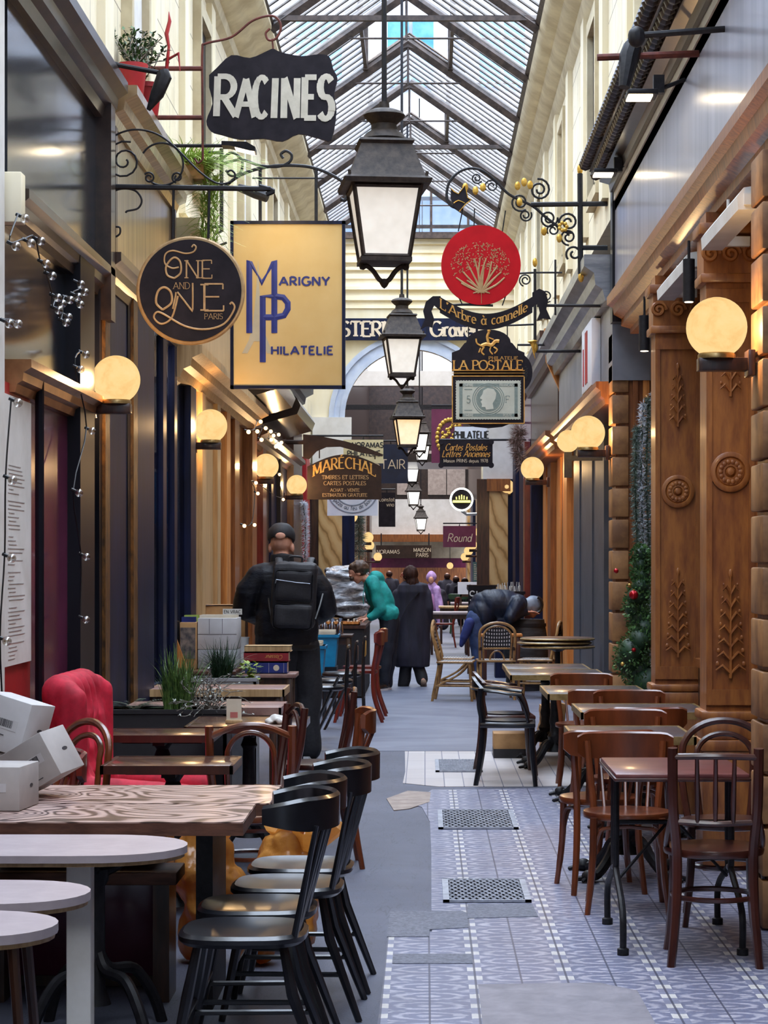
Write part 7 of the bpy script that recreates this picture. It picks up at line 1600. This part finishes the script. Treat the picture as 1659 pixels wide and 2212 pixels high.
for k, (dx, dz, r, mt, lab) in enumerate(((-.03, 1.37, .034, 'red_paint', 'largest red bauble in the middle of the topiary'), (-.155, 1.54, .018, 'red_paint', 'small red bauble on the upper left of the topiary'), (-.03, .98, .016, 'red_paint', 'small red bauble low on the topiary'), (-.06, 1.44, .012, 'gold', 'tiny gold bauble just above the largest red one'), (-.11, .88, .015, 'gold', 'gold bauble near the topiary pot'))):
    o = thing('bauble', lab, 'bauble', (1.51+dx, 15.42 if k else 15.43, dz), 0, 'baubles on the topiary'); b = MB(); b.sph((0, 0, 0), r, 16, 10); b.build('ball', M('shiny_'+mt, '#b01822' if mt == 'red_paint' else '#c9a050', None, .15, .5), o); b = MB(); b.lathe([(r*.22, r*.95), (r*.22, r*1.2)], 8); b.build('cap', 'gold', o)
def tinsel(label, pts, rad, n, mat, group):
    p0 = Vector(pts[0]); t = thing('tinsel_garland', label, 'garland', p0, 0, group); P = smooth_path(pts, 8); b = MB(); b.tube([q-p0 for q in P], .008, 5); b.build('cord', 'leaf_dark', t); b = MB()
    for _ in range(n):
        i = R.randrange(len(P)-1); q = P[i].lerp(P[i+1], R.random())-p0; d = Vector((R.gauss(0, 1), R.gauss(0, 1), R.gauss(0, .6))).normalized(); leafq(b, q, d, (R.random(), R.random(), R.random()), rad*R.uniform(.6, 1.1), .0042)
    return b.build('tinsel', mat, t, smooth=0)
m['tinsel_w'] = M('silver_tinsel', '#b9c2d2', '#f2f5fa', .4, 0, 60); m['tinsel_g'] = M('green_tinsel', '#3a4d42', '#a3b5ae', .45, 0, 60)
for k, (x, zt, mt, lab) in enumerate(((1.605, 2.62, 'tinsel_g', 'dark green tinsel strand, leftmost of the hanging strands by the topiary'), (1.65, 2.80, 'tinsel_w', 'silver tinsel strand, second of the hanging strands by the topiary'), (1.69, 2.84, 'tinsel_g', 'dark tinsel strand, third of the hanging strands by the topiary'), (1.735, 2.88, 'tinsel_w', 'longest silver tinsel strand, next to the far carved pilaster'))):
    tinsel(lab, [(x, 16.45, zt), (x-.02, 16.42, 2.2), (x+.005, 16.45, 1.6), (x-.015, 16.43, 1.1), (x, 16.45, .72)], .055, 2800, mt, 'tinsel strands by the topiary')
tinsel('frosty white garland beside the riveted dark post on the left', [(-1.74, 31.0, 2.45), (-1.70, 31.0, 2.0), (-1.74, 31.0, 1.2)], .09, 1500, 'tinsel_w', 'garlands on the left')
tinsel('bushy green garland on a column beyond the pizza sign', [(-1.3, 42, 2.55), (-1.27, 42, 2.0), (-1.3, 42, .6)], .2, 2200, 'tinsel_g', 'garlands on the left')
tinsel('dried flower garland on the right cornice above the lit lamp', [(1.25, 28.5, 3.35), (1.2, 28.5, 3.15), (1.28, 28.5, 2.85)], .16, 900, M('dried_flowers', '#5d4a44', '#a58f8a', .8, 0, 30), 'garlands on the right')
# string lights
def light_string(label, pxs, X, lit, r=.021):
    P = [at(px, py, F*-X/(CX-px)) for px, py in pxs]; t = thing('string_lights', label, 'string lights', P[0], 0, 'bulb strings on the left shopfronts'); p0 = P[0]
    b = MB(); b.tube(smooth_path([p-p0+Vector((-.03, 0, .02)) for p in P], 4), .004, 5); b.build('wire', 'cable', t)
    for p in P:
        q = p-p0; b = MB(); b.sph(q, r, 12, 8); o = b.build('bulb', 'bulb_on' if lit else 'bulb_glass', t)
        b = MB(); b.tube([q+Vector((-.018, 0, .01)), q+Vector((-.04, 0, .02))], .008, 6); b.build('socket', 'cable', t)
        if not lit: b = MB(); b.tube([q+Vector((-.012, 0, .0)), q+Vector((.008, 0, .004)), q+Vector((.0, .004, -.006))], .0016, 4); b.build('filament', 'brass', t)
light_string('string of clear bulbs hanging straight down the near left edge', [(39, 870), (27, 1037), (25, 1206), (15, 1385), (22, 1560)], -1.80, False)
light_string('string of clear bulbs down the dark post beside the burgundy window', [(186, 766), (174, 798), (199, 931), (171, 1065), (187, 1203), (186, 1339)], -1.78, False)
light_string('tangled cluster of clear bulbs in front of the black fascia', [(54, 472), (35, 532), (67, 525), (89, 521), (100, 570), (113, 596), (125, 643), (127, 670), (135, 656), (143, 697), (148, 685), (152, 648), (174, 658), (169, 641), (184, 631), (175, 614)], -1.76, False)
light_string('pair of clear bulbs under the black fascia at the left edge', [(20, 699), (39, 700)], -1.80, False)
light_string('glowing bulb string bunched above the ball lamp on the brown wood', [(537, 933), (556, 932), (563, 911), (574, 925), (565, 950), (586, 950), (585, 932), (591, 941), (602, 939), (608, 956), (596, 965)], -1.62, True, .02)
light_string('glowing bulb string hanging down beside the person with the backpack', [(604, 1025), (612, 1079), (553, 1043), (557, 1066), (550, 1134), (528, 1136)], -1.68, True, .018)
# red tufted armchair
t = thing('wing_armchair', 'crimson buttoned wing armchair by the burgundy window', 'armchair', (-1.31, 10.27, 0), -.02)
b = MB()
for y in (-.28, -.14, 0, .14, .28): b.cap((-.26, y*.75, .42), (-.36, y, 1.0), .095, .09)
for s in (-1, 1):
    b.cap((-.3, s*.31, .55), (-.31, s*.34, 1.0), .075, .06); b.cap((-.27, s*.34, .6), (-.27, s*.36, .98), .055, .05); b.cap((-.22, s*.33, .55), (.22, s*.32, .52), .075, .07); b.cap((-.2, s*.33, .3), (.22, s*.32, .3), .08, .08)
b.box(-.3, .27, -.3, .3, .2, .40); ell(b, (.02, 0, .40), (.3, .29, .09)); o = remesh_build(b, 'upholstery', 'red_fabric', t, .013, 5)
btn = []
for r_ in range(4):
    for c_ in range(4 if r_ % 2 else 3): btn.append((Vector((-.262-.035*r_*.9+.045, (c_-(1.5 if r_ % 2 else 1))*.15, .55+.13*r_))))
for v in o.data.vertices:
    for q_ in btn:
        d = (v.co-q_).length
        if d < .09: v.co.x -= .035*(1-d/.09)**1.0
b = MB()
for q_ in btn: b.sph(q_+Vector((-.008, 0, 0)), .011, 8, 6)
b.build('buttons', 'red_fabric', t)
for sx, sy in ((.22, -.27), (.22, .27), (-.25, -.25), (-.25, .25)): b = MB(); b.tube([(sx, sy, .24), (sx*1.05, sy*1.03, 0)], [.025, .015], 8); b.build('leg', 'chair_dark', t)
b = MB()
for k in range(44): b.sph((.275, -.3+.6*k/43, .215), .0055, 6, 4)
b.build('nail_trim', 'brass', t)
# cartons on the plank tables
def carton(label, loc, size, rot, mat='carton'):
    t = thing('carton', label, 'box', loc, 0, 'cartons on the plank tables'); t.rotation_euler = rot; sx, sy, sz = size
    b = MB(); b.box(-sx/2, sx/2, -sy/2, sy/2, 0, sz, bev=.003); b.build('box', mat, t)
    b = MB(); b.box(-sx/2+.02, sx*.32, -sy/2-.0012, -sy/2, sz*.42, sz*.62); o = b.build('shipping_label', 'carton', t)
    b = MB(); k = 0; x = -sx/2+.03
    while x < sx*.22: w_ = R.choice((.001, .002, .003)); b.box(x, x+w_, -sy/2-.002, -sy/2-.0012, sz*.46, sz*.6); x += w_+R.choice((.0012, .002))
    for r_ in range(6): b.box(-sx/2+.03, -sx/2+.03+R.uniform(.03, .1), -sy/2-.002, -sy/2-.0012, sz*(.12+.045*r_), sz*(.12+.045*r_)+.003)
    b.build('barcode', 'ink', t, smooth=0)
    b = MB(); b.prism([(sy*.1+.018*math.cos(a), sz*.5+.007*math.sin(a)) for a in (2*PI*i/12 for i in range(12))], sx/2, sx/2+.001, 'yz'); b.build('hand_hole', 'ink', t); return t
carton('white shipping carton tipped on its corner on the plank table', (-1.36, 7.95, .80), (.2, .17, .17), (.12, -.50, -.42), 'carton_grey')
carton('white carton leaning behind the tipped carton at the left edge', (-1.56, 8.12, .9), (.2, .18, .2), (-.1, .25, -.35), 'carton'); carton('flat carton lying under the other cartons at the left edge', (-1.50, 7.55, .752), (.26, .24, .15), (0, 0, -.1), 'carton_grey')
carton('spare carton standing under the leaning one, mostly hidden', (-1.60, 8.14, .7465), (.24, .2, .15), (0, 0, .0), 'carton_grey')
# bench and amber plastic bags under the plank tables
t = thing('bench', 'low rough wooden bench under the plank tables', 'bench', (-1.26, 8.02, 0)); b = MB(); b.box(-.36, .36, -.14, .14, .43, .475, bev=.005); b.build('seat', 'plank_edge', t)
for sx in (-1, 1): b = MB(); b.box(sx*.3-.03, sx*.3+.03, -.11, .11, 0, .43); b.build('leg', 'dark_wood', t)
t = thing('storage_chest', 'dark burgundy wooden chest under the far plank table', 'chest', (-1.30, 8.36, 0)); b = MB(); b.box(-.32, .32, -.15, .15, .04, .58, bev=.006); b.build('body', 'burgundy', t); b = MB(); b.box(-.335, .335, -.165, .165, .58, .61, bev=.005); b.build('lid', 'dark_wood', t); b = MB(); b.box(-.31, .31, -.14, .14, 0, .04); b.build('plinth', 'dark_wood', t)  # added to hide the bright floor and darken the space under the tables
tb = NT('amber_plastic_film'); va = tb.coord(); na = tb.noise(va, 10, 4); bs_ = tb.bsdf(tb.ramp(na, [(.3, '#a8621f'), (.7, '#e0a352')]), .28, 0, na, .6, .02, .2); tr_ = tb.n('ShaderNodeBsdfTranslucent'); tr_.inputs[0].default_value = lin('#d08a3a'); mx_ = tb.n('ShaderNodeMixShader'); mx_.inputs[0].default_value = .35; tb.put(mx_.inputs[1], bs_.outputs[0]); tb.put(mx_.inputs[2], tr_.outputs[0]); m['amber'] = tb.done(mx_)
def bag(label, x, y, r, h, neck, seed):
    t = thing('plastic_bag', label, 'bag', (x, y, 0), 0, 'amber bags under the tables'); b = MB(); ell(b, (0, 0, h*.45), (r, r*.85, h*.46)); b.cap((0, 0, .05), (0, 0, .1), r*.8, r*.8)
    if neck: b.cap((.02, 0, h*.8), (.05, 0, h), r*.35, r*.3)
    o = remesh_build(b, 'bag_body', 'amber', t, .012, 3); fold(o, .05, 9, seed); fold(o, .022, 17, seed+9, (1, 1, .6)); fold(o, .006, 40, seed+3); zs = min(v.co.z for v in o.data.vertices)
    for v in o.data.vertices: v.co.z -= zs
    if neck:
        b = MB(); n = 20
        for k in range(n):
            a0, a1 = 2*PI*k/n, 2*PI*(k+1)/n; f = lambda a, rr, z: (.06+rr*math.cos(a)*(1+.25*math.sin(3*a)), rr*.7*math.sin(a), z+.03*math.sin(4*a+seed))
            b.poly([f(a0, r*.35, h*.92), f(a1, r*.35, h*.92), f(a1, r*1.1, h*1.12), f(a0, r*1.1, h*1.12)])
        b.build('open_top', 'amber', t)
    return t
bag('tall amber plastic bag with open top under the plank table end', -.88, 8.72, .12, .56, True, 1); bag('crumpled amber plastic bag behind the black windsor chairs', -.56, 8.98, .14, .46, True, 4); bag('low amber plastic bag on the floor just behind the farthest windsor chair', -.66, 8.66, .09, .25, False, 7)
# card stand and napkin on the dark table
t = thing('card_stand', 'white table card in a small wooden foot', 'card', (-1.02, 11.62, .741)); b = MB(); b.box(-.045, .045, -.02, .02, 0, .018, bev=.003); b.build('foot', 'pale_wood', t); b = MB(); b.box(-.04, .04, -.003, .003, .018, .13); b.build('card', 'paper', t); b = MB(); b.box(-.02, .02, -.0045, -.003, .03, .06); b.build('red_block', M('faded_red_print', '#b0605a', '#c0766e', .7), t)
t = thing('paper_napkin', 'crumpled white paper napkin on the dark table', 'napkin', (-.78, 11.6, .741)); b = MB(); ell(b, (0, 0, .015), (.06, .04, .02)); o = remesh_build(b, 'napkin', 'white_paint', t, .005, 1); fold(o, .03, 30, 2)
for v in o.data.vertices: v.co.z = max(v.co.z, 0)
# ---------------- second-hand stall on the left
rect_table('stall_table', 'stall table carrying archive boxes and the suitcase on the left', -1.66, 17.4, .46, 1.9, .78, 'dark_top', None, .03, 'legs', basemat='dark_wood')
rect_table('stall_table', 'small stall table under the stamp albums', -1.16, 16.2, .42, .4, .78, 'pink_top', None, .03, 'legs', basemat='dark_wood')
def simple(name, label, cat, loc, parts, group=None, rz=0):
    t = thing(name, label, cat, loc, rz, group)
    for nm, mat, fn in parts: b = MB(); fn(b); b.build(nm, mat, t)
    return t
gA = 'goods on the left stall'
simple('storage_crate', 'grey plastic crate under the white archive box', 'crate', (-1.6, 16.95, .78), [('crate', 'grey_plastic', lambda b: b.box(-.15, .15, -.2, .2, 0, .15, bev=.008))], gA)
def abox(b): b.box(-.15, .15, -.2, .2, 0, .24, bev=.004)
simple('archive_box', 'white archive box of cards on the stall', 'box', (-1.6, 16.95, .931), [('box', 'carton', abox), ('divider_lines', 'ink', lambda b: [b.box(x-.0015, x+.0015, -.2015, -.2, .12, .235) for x in (-.06, .04)] and b.box(-.15, .15, -.2015, -.2, .115, .118)), ('card_tops', 'paper', lambda b: [b.box(-.14, .14, y-.004, y+.004, .2, .262) for y in (-.15, -.1, -.05, 0, .05, .1)])], gA)
simple('record_crate', 'crate of picture sleeves with blue and green tabs beside the archive box', 'crate', (-1.815, 16.9, .781), [('crate', 'kraft', lambda b: b.box(-.065, .06, -.22, .22, 0, .36, bev=.004)), ('front_picture', M('dark_photo', '#3a3a40', '#8a7a70', .5, 0, 18), lambda b: b.box(-.06, .055, -.226, -.22, .08, .32)), ('blue_sleeves', 'blue_cover', lambda b: [b.box(-.055, .05, y-.003, y+.003, .3, .40) for y in (-.18, -.14, -.1)]), ('green_sleeves', 'leaf_light', lambda b: [b.box(-.055, .05, y-.003, y+.003, .3, .41) for y in (0, .05, .1)])], gA)
simple('suitcase', 'open brown suitcase standing on the stall behind the boxes', 'suitcase', (-1.68, 18.05, .781), [('base', 'kraft', lambda b: b.box(-.19, .19, -.2, .12, 0, .1, bev=.01)), ('lid', 'kraft', lambda b: b.box(-.19, .19, .12, .16, .05, .47, bev=.012)), ('lid_binding', 'dark_wood', lambda b: b.tube([(-.19, .12, .06), (-.19, .12, .46), (.19, .12, .46), (.19, .12, .06)], .014, 6)), ('clasp', 'steel', lambda b: b.box(.12, .15, .1, .13, .46, .5))], gA)
simple('stacked_files', 'block of grey files inside the open suitcase', 'files', (-1.64, 17.95, .882), [('files', 'carton_grey', lambda b: b.box(-.12, .12, -.1, .05, 0, .24)), ('tabs', 'paper', lambda b: [b.box(-.11, .11, y, y+.006, .2, .26) for y in (-.08, -.05, -.02, .01)])], gA)
simple('wooden_plank', 'orange plank leaning against the stall goods', 'plank', (-1.82, 16.45, .781), [('plank', 'orange_wood', lambda b: (b.box(-.03, .03, -.012, .012, 0, .32), b.xf(Matrix.Rotation(-.35, 4, 'Y'))))], gA)
p = Vector((-1.5, 16.95, 1.194)); t = simple('price_card', 'white card reading EN VRAC on the archive boxes', 'card', p, [('card', 'white_paint', lambda b: b.box(-.075, .075, -.002, .002, 0, .045))], gA); b = MB(); letters(b, 'EN VRAC' if False else 'EN VRAC', 0, .01, .024, -.004, wt=.15); b.build('lettering', 'letter_black', t, smooth=0)
simple('bucket', 'pale plastic bucket half hidden behind the person in the cap', 'bucket', (-1.5, 17.75, .781), [('bucket', 'white_frost', lambda b: b.lathe([(.05, 0), (.065, .2), (.07, .21), (.06, .205), (.045, .02), (0, .02)], 20)), ('contents', 'paper', lambda b: b.lathe([(.05, .15), (0, .16)], 12))], gA)
def album(label, z, w, d, h, cov, x=0):
    t = thing('stamp_album', label, 'album', (-1.17+x, 16.15, z), 0, 'stamp albums'); b = MB(); b.box(-w/2, w/2, -d/2, -d/2+.006, 0, h); b.box(-w/2, w/2, -d/2, d/2, 0, .005); b.box(-w/2, w/2, -d/2, d/2, h-.005, h); b.build('cover', cov, t)
    b = MB(); b.box(-w/2+.006, w/2-.006, -d/2+.006, d/2-.006, .005, h-.005); b.build('pages', 'paper', t); return t
t = album('blue stamp album with a gold crest at the bottom of the pile', .781, .31, .26, .085, 'blue_cover'); b = MB(); b.lathe([(.022, 0), (.022, .001)], 20, T=Matrix.Translation((.075, -.1305, .043)) @ Matrix.Rotation(PI/2, 4, 'X'))
for x in (-.07, .02, .13): b.box(x-.001, x+.001, -.1312, -.13, .006, .079)
b.build('gold_crest', 'letter_pale', t)
t = album('red stamp album with gold script lying on the blue one', .868, .33, .26, .07, 'red_cover', .0); b = MB(); letters(b, 'Classeur', 0, 0, .03, 0, wt=.1, shear=.25); b.xf(Matrix.Translation((.06, -.1315, .05)) @ Matrix.Rotation(PI, 4, 'Y')); b.build('gold_script', 'letter_gold', t, smooth=0)
album('pale album on top of the red one', .940, .34, .26, .045, 'pale_wood', .01)
# second stall in front of the bending man
t = thing('market_table', 'dark market table with wooden trays before the man in teal', 'table', (-1.12, 26.6, 0)); b = MB(); b.box(-.4, .42, -1.0, 1.9, .82, .86); b.build('tabletop', 'dark_wood', t); b = MB(); b.box(-.38, .40, -.98, 1.88, .02, .82); b.build('cloth_skirt', 'black_cloth', t)
tf = NT('crinkled_clear_film'); vf = tf.coord((1, 1, 3)); nf = tf.noise(vf, 7, 5, .65, 1.2); m['film'] = tf.done(tf.bsdf(tf.ramp(nf, [(.36, '#6d717a'), (.5, '#b0b5bf'), (.62, '#e2e5ec')]), .2, .2, nf, .9, .03, .5))
t = thing('wrapped_stack', 'stack of goods wrapped in crinkled grey plastic film on the market table', 'stack', (-1.03, 28.15, .861)); b = MB(); b.box(-.25, .28, -.3, .3, .02, .62); b.sph((.0, 0, .6), .2, 16, 10, (1.2, 1.2, .4)); o = remesh_build(b, 'film', 'film', t, .02, 6); fold(o, .07, 6, 2, (.7, .7, 2.6))
zs = min(v.co.z for v in o.data.vertices)
for v in o.data.vertices: v.co.z -= zs
for k, (x, y) in enumerate(((-1.35, 25.75), (-1.05, 25.75), (-.85, 25.75))):
    t = thing('wooden_tray', ('leftmost wooden sorting tray on the market table', 'middle wooden sorting tray on the market table', 'rightmost wooden sorting tray on the market table')[k], 'tray', (x, y, .861), 0, 'sorting trays'); b = MB(); b.box(-.13, .08, -.12, .12, 0, .012); b.box(-.13, .08, -.12, -.11, .0, .04); b.box(-.13, .08, .11, .12, 0, .04); b.box(-.13, -.12, -.12, .12, 0, .04); b.box(.07, .08, -.12, .12, 0, .04); b.build('tray', 'orange_wood', t)
    b = MB(); [b.box(-.1+.035*i, -.085+.035*i, -.09, .09, .012, .035+.04*R.random()) for i in range(5)]; b.build('filed_cards', 'paper', t)
# blue tubs and glass vases
for k, (x, y, z, w, h, lab) in enumerate(((-1.16, 22.1, .46, .3, .30, 'bright blue plastic tub of papers, nearer one'), (-1.10, 23.1, .50, .36, .34, 'bright blue plastic tub of papers, farther one'))):
    t = thing('plastic_tub', lab, 'tub', (x, y, z), 0, 'blue tubs'); b = MB(); b.prism([(-w/2*.85, 0), (w/2*.85, 0), (w/2, h), (-w/2, h)], -.2, .2, 'xz'); b.box(-w/2-.015, w/2+.015, -.215, .215, h-.03, h); b.build('tub', 'blue_plastic', t); b = MB(); [b.box(-w/2+.03, w/2-.03, y_-.012, y_+.012, h-.02, h+.03+.02*R.random()) for y_ in (-.15, -.1, -.05, 0, .05, .1, .15)]; b.build('papers', 'paper', t)
    simple('stool', ('dark stool carrying the nearer blue tub', 'dark stool carrying the farther blue tub')[k], 'stool', (x, y, 0), [('seat', 'chair_black', lambda b: b.box(-.17, .17, -.2, .2, z-.04, z-.001))]+[('leg', 'chair_black', (lambda sx, sy: lambda b: b.tube([(sx*.14, sy*.16, 0), (sx*.14, sy*.16, z-.04)], .015, 6))(sx, sy)) for sx in (-1, 1) for sy in (-1, 1)], 'stools under the tubs')
rect_table('market_table', 'small table holding glass carafes behind the blue tubs', -1.1, 24.3, .6, .5, .80, 'dark_wood', None, .03, 'legs', basemat='dark_wood')
m['clear_glass'] = glassy('clear_glass', '#d8dde4', .6, .04)
for k in range(4):
    simple('glass_carafe', ('first glass carafe from the left on the small table', 'second glass carafe from the left on the small table', 'third glass carafe from the left on the small table', 'rightmost glass carafe on the small table')[k], 'carafe', (-1.2+.085*k, 24.15+.03*(k % 2), .801), [('glass', 'clear_glass', lambda b: b.lathe([(.035, 0), (.042, .03), (.035, .1), (.018, .14), (.03, .18), (.028, .18), (.016, .14), (.032, .1), (.038, .03), (.03, .006), (0, .005)], 20))], 'glass carafes')
# goods on the right
simple('cardboard_box', 'open kraft cardboard box on the floor behind the black armchairs', 'box', (.72, 17.9, .004), [('box', 'kraft', lambda b: b.box(-.16, .16, -.16, .16, .07, .2, bev=.004)), ('dark_base', 'planter', lambda b: b.box(-.16, .16, -.162, .16, 0, .075))])
t = simple('paper_bag', 'crumpled kraft paper bag behind the pedestal table', 'bag', (1.1, 18.85, .004), []); b = MB(); b.box(-.1, .1, -.08, .08, .0, .36); bmesh.ops.subdivide_edges(b.bm, edges=b.bm.edges, cuts=6, use_grid_fill=True); o = b.build('bag', 'kraft', t, smooth=70); fold(o, .05, 7, 2)
for v in o.data.vertices: v.co.z = max(v.co.z, 0)
t = thing('service_counter', 'navy counter with upright straws beyond the rattan chairs', 'counter', (1.17, 30.3, 0)); b = MB(); b.box(-.2, .2, -.2, .2, 0, 1.16); b.build('body', 'navy', t); b = MB(); b.box(-.22, .22, -.22, .22, 1.16, 1.2); b.build('top', 'black_gloss', t); b = MB(); [b.tube([(-.16+.02*k, -.05+.03*math.sin(k*2), 1.2), (-.16+.02*k+.01*math.sin(k*5), -.05, 1.3+.03*math.sin(k*3))], .006, 5) for k in range(17)]; b.build('straws', 'white_paint', t)
t = thing('chalkboard', 'black chalkboard with white chalk writing beyond the bending person', 'board', (.82, 31.2, 0)); b = MB(); b.box(-.2, .2, -.02, .02, .95, 1.27); b.build('board', 'black_gloss', t); b = MB(); b.box(-.22, .22, -.015, .02, 1.25, 1.28); b.tube([(-.18, 0, .95), (-.2, .0, 0)], .015, 6); b.tube([(.18, 0, .95), (.2, .0, 0)], .015, 6); b.box(-.22, .22, -.015, .015, .93, .96); b.build('frame', 'dark_wood', t); b = MB(); letters(b, 'Sh', -.1, 1.05, .14, -.023, wt=.12); b.build('chalk', 'white_paint', t, smooth=0)
t = thing('menu_stand', 'pale menu display with round dish pictures beyond the arch', 'board', (.92, 44.5, 0)); b = MB(); b.box(-.25, .25, -.03, .03, .95, 1.2); b.build('panel', 'sign_white', t); b = MB(); b.lathe([(.07, 0), (.07, .002)], 20, T=Matrix.Translation((.0, -.031, 1.08)) @ Matrix.Rotation(PI/2, 4, 'X')); b.build('dish_picture', 'ink', t); b = MB(); b.box(-.2, -.17, -.02, .02, 0, .95); b.box(.17, .2, -.02, .02, 0, .95); b.box(-.2, .2, -.02, .02, .9, .96); b.build('stand', 'dark_wood', t)
t = thing('menu_board', 'narrow green slate menu on the far right wall', 'menu', (1.15, 48, 1.37)); b = MB(); b.box(-.09, .09, -.02, .02, -.22, .24); b.build('slate', M('green_slate', '#35504e', '#466663', .6), t); b = MB(); [b.box(-.07, -.07+R.uniform(.04, .13), -.023, -.02, .18-.04*k, .19-.04*k) for k in range(9)]; b.build('chalk_lines', 'letter_pale', t); b = MB(); b.tube([(0, .0, .2), (.3, 0, .2)], .01, 5); b.build('wall_arm', 'black_iron', t)
# ---- pieces that belong to a part hang from that part
m['window_mirror'].name = 'reflective_shop_glass'
NEST = {'edge_band': 'tabletop', 'rim': 'tabletop', 'collar': 'globe', 'wall_plate': 'arm', 'crown': 'roof', 'bottom_bracket': 'frame', 'claw_foot': 'column', 'curved_foot': 'column', 'foot': 'column', 'seat': 'seat_frame', 'knob': 'top_rail', 'zip': 'front_pocket', 'hood_band': 'hood', 'cap_peak': 'cap', 'cap_strap_gap': 'cap', 'hem_band': 'jacket', 'sole': 'shoe', 'drawstring': 'hoodie', 'barcode': 'shipping_label', 'foot_cap': 'leg', 'leg_joint': 'leg', 'buttons': 'upholstery', 'nail_trim': 'upholstery', 'gold_crest': 'cover', 'gold_script': 'cover', 'filament': 'bulb', 'socket': 'bulb', 'lettering': 'board', 'small_lettering': 'board', 'top_grain': 'plank', 'lens': 'housing', 'lit_rim': 'body', 'lid_binding': 'lid', 'clasp': 'lid', 'chalk': 'board', 'stamp_print': 'stamp', 'stamp_portrait': 'stamp', 'stamp_lettering': 'stamp', 'gold_tree': 'board', 'printed_lines': 'sheet', 'back_weave': 'back_hoop'}
def kind_of(o): return o.name.split('.')[0]
def mid(o): return sum((Vector(c) for c in o.bound_box), Vector())/8
bpy.context.view_layer.update()
for root in [o for o in C.objects if o.parent is None and o.children]:
    kids = list(root.children)
    for o in kids:
        want = NEST.get(kind_of(o))
        if kind_of(o) == 'collar' and any(kind_of(k) == 'jacket' for k in kids): want = 'jacket'
        if kind_of(o) == 'rim' and any(kind_of(k) == 'box' for k in kids): want = 'box'
        if kind_of(o) == 'rim' and any(kind_of(k) == 'board' for k in kids): want = 'board'
        if not want or o.type != 'MESH': continue
        best = [k for k in kids if kind_of(k) == want and k.parent == root and k is not o]
        if best: o.parent = min(best, key=lambda k: (mid(k)-mid(o)).length)
# ================================================================ light and camera
w = bpy.data.worlds.new('sky'); bpy.context.scene.world = w; w.use_nodes = True; nt = w.node_tree; nt.nodes.clear()
out = nt.nodes.new('ShaderNodeOutputWorld'); bg = nt.nodes.new('ShaderNodeBackground'); tc = nt.nodes.new('ShaderNodeTexCoord'); sp = nt.nodes.new('ShaderNodeSeparateXYZ'); rp = nt.nodes.new('ShaderNodeValToRGB'); nz = nt.nodes.new('ShaderNodeTexNoise')
nz.inputs['Scale'].default_value = 3.5; nz.inputs['Detail'].default_value = 4
nt.links.new(tc.outputs['Generated'], sp.inputs[0]); nt.links.new(tc.outputs['Generated'], nz.inputs['Vector'])
mixc = nt.nodes.new('ShaderNodeMix'); mixc.data_type = 'RGBA'; mixc.inputs[6].default_value = (.26, .46, 1.0, 1); mixc.inputs[7].default_value = (.80, .88, 1.0, 1)
rp.color_ramp.elements[0].position = .38; rp.color_ramp.elements[1].position = .6
nt.links.new(nz.outputs[0], rp.inputs[0]); nt.links.new(rp.outputs[0], mixc.inputs[0]); mz = nt.nodes.new('ShaderNodeMix'); mz.data_type = 'RGBA'; mz.inputs[7].default_value = (.945, .955, 1.0, 1); mrz = nt.nodes.new('ShaderNodeMapRange'); mrz.inputs[1].default_value = .3; mrz.inputs[2].default_value = .6; nt.links.new(sp.outputs[2], mrz.inputs[0]); nt.links.new(mrz.outputs[0], mz.inputs[0]); nt.links.new(mixc.outputs[2], mz.inputs[6]); nt.links.new(mz.outputs[2], bg.inputs[0]); 
mr = nt.nodes.new('ShaderNodeMapRange'); mr.inputs[1].default_value = .22; mr.inputs[2].default_value = 1.0; mr.inputs[3].default_value = SKY0; mr.inputs[4].default_value = SKY1
nt.links.new(sp.outputs[2], mr.inputs[0]); nt.links.new(mr.outputs[0], bg.inputs[1])
nt.links.new(bg.outputs[0], out.inputs[0])
cam = bpy.data.cameras.new('camera'); co = bpy.data.objects.new('camera', cam); C.objects.link(co)
co.location = (0, 0, EYE); co.rotation_euler = (PI/2, 0, 0); cam.sensor_fit = 'VERTICAL'; cam.sensor_height = 36; cam.sensor_width = 27; cam.lens = 36*F/2212
cam.shift_x = -(CX-829.5)/2212; cam.shift_y = (CY-1106)/2212; cam.clip_end = 300; cam.clip_start = .05
sc = bpy.context.scene; sc.camera = co
sc.view_settings.view_transform = 'Standard'; sc.view_settings.look = 'None'; sc.view_settings.gamma = 1; sc.view_settings.use_curve_mapping = False
sc.view_settings.exposure = EXPOSURE
sc.cycles.use_denoising = True
try: sc.cycles.denoiser = 'OPENIMAGEDENOISE'
except Exception: pass
sc.cycles.max_bounces = 8; sc.cycles.diffuse_bounces = 4; sc.cycles.glossy_bounces = 4; sc.cycles.transparent_max_bounces = 24; sc.cycles.transmission_bounces = 4
sc.cycles.sample_clamp_indirect = 6; sc.cycles.caustics_reflective = False; sc.cycles.caustics_refractive = False
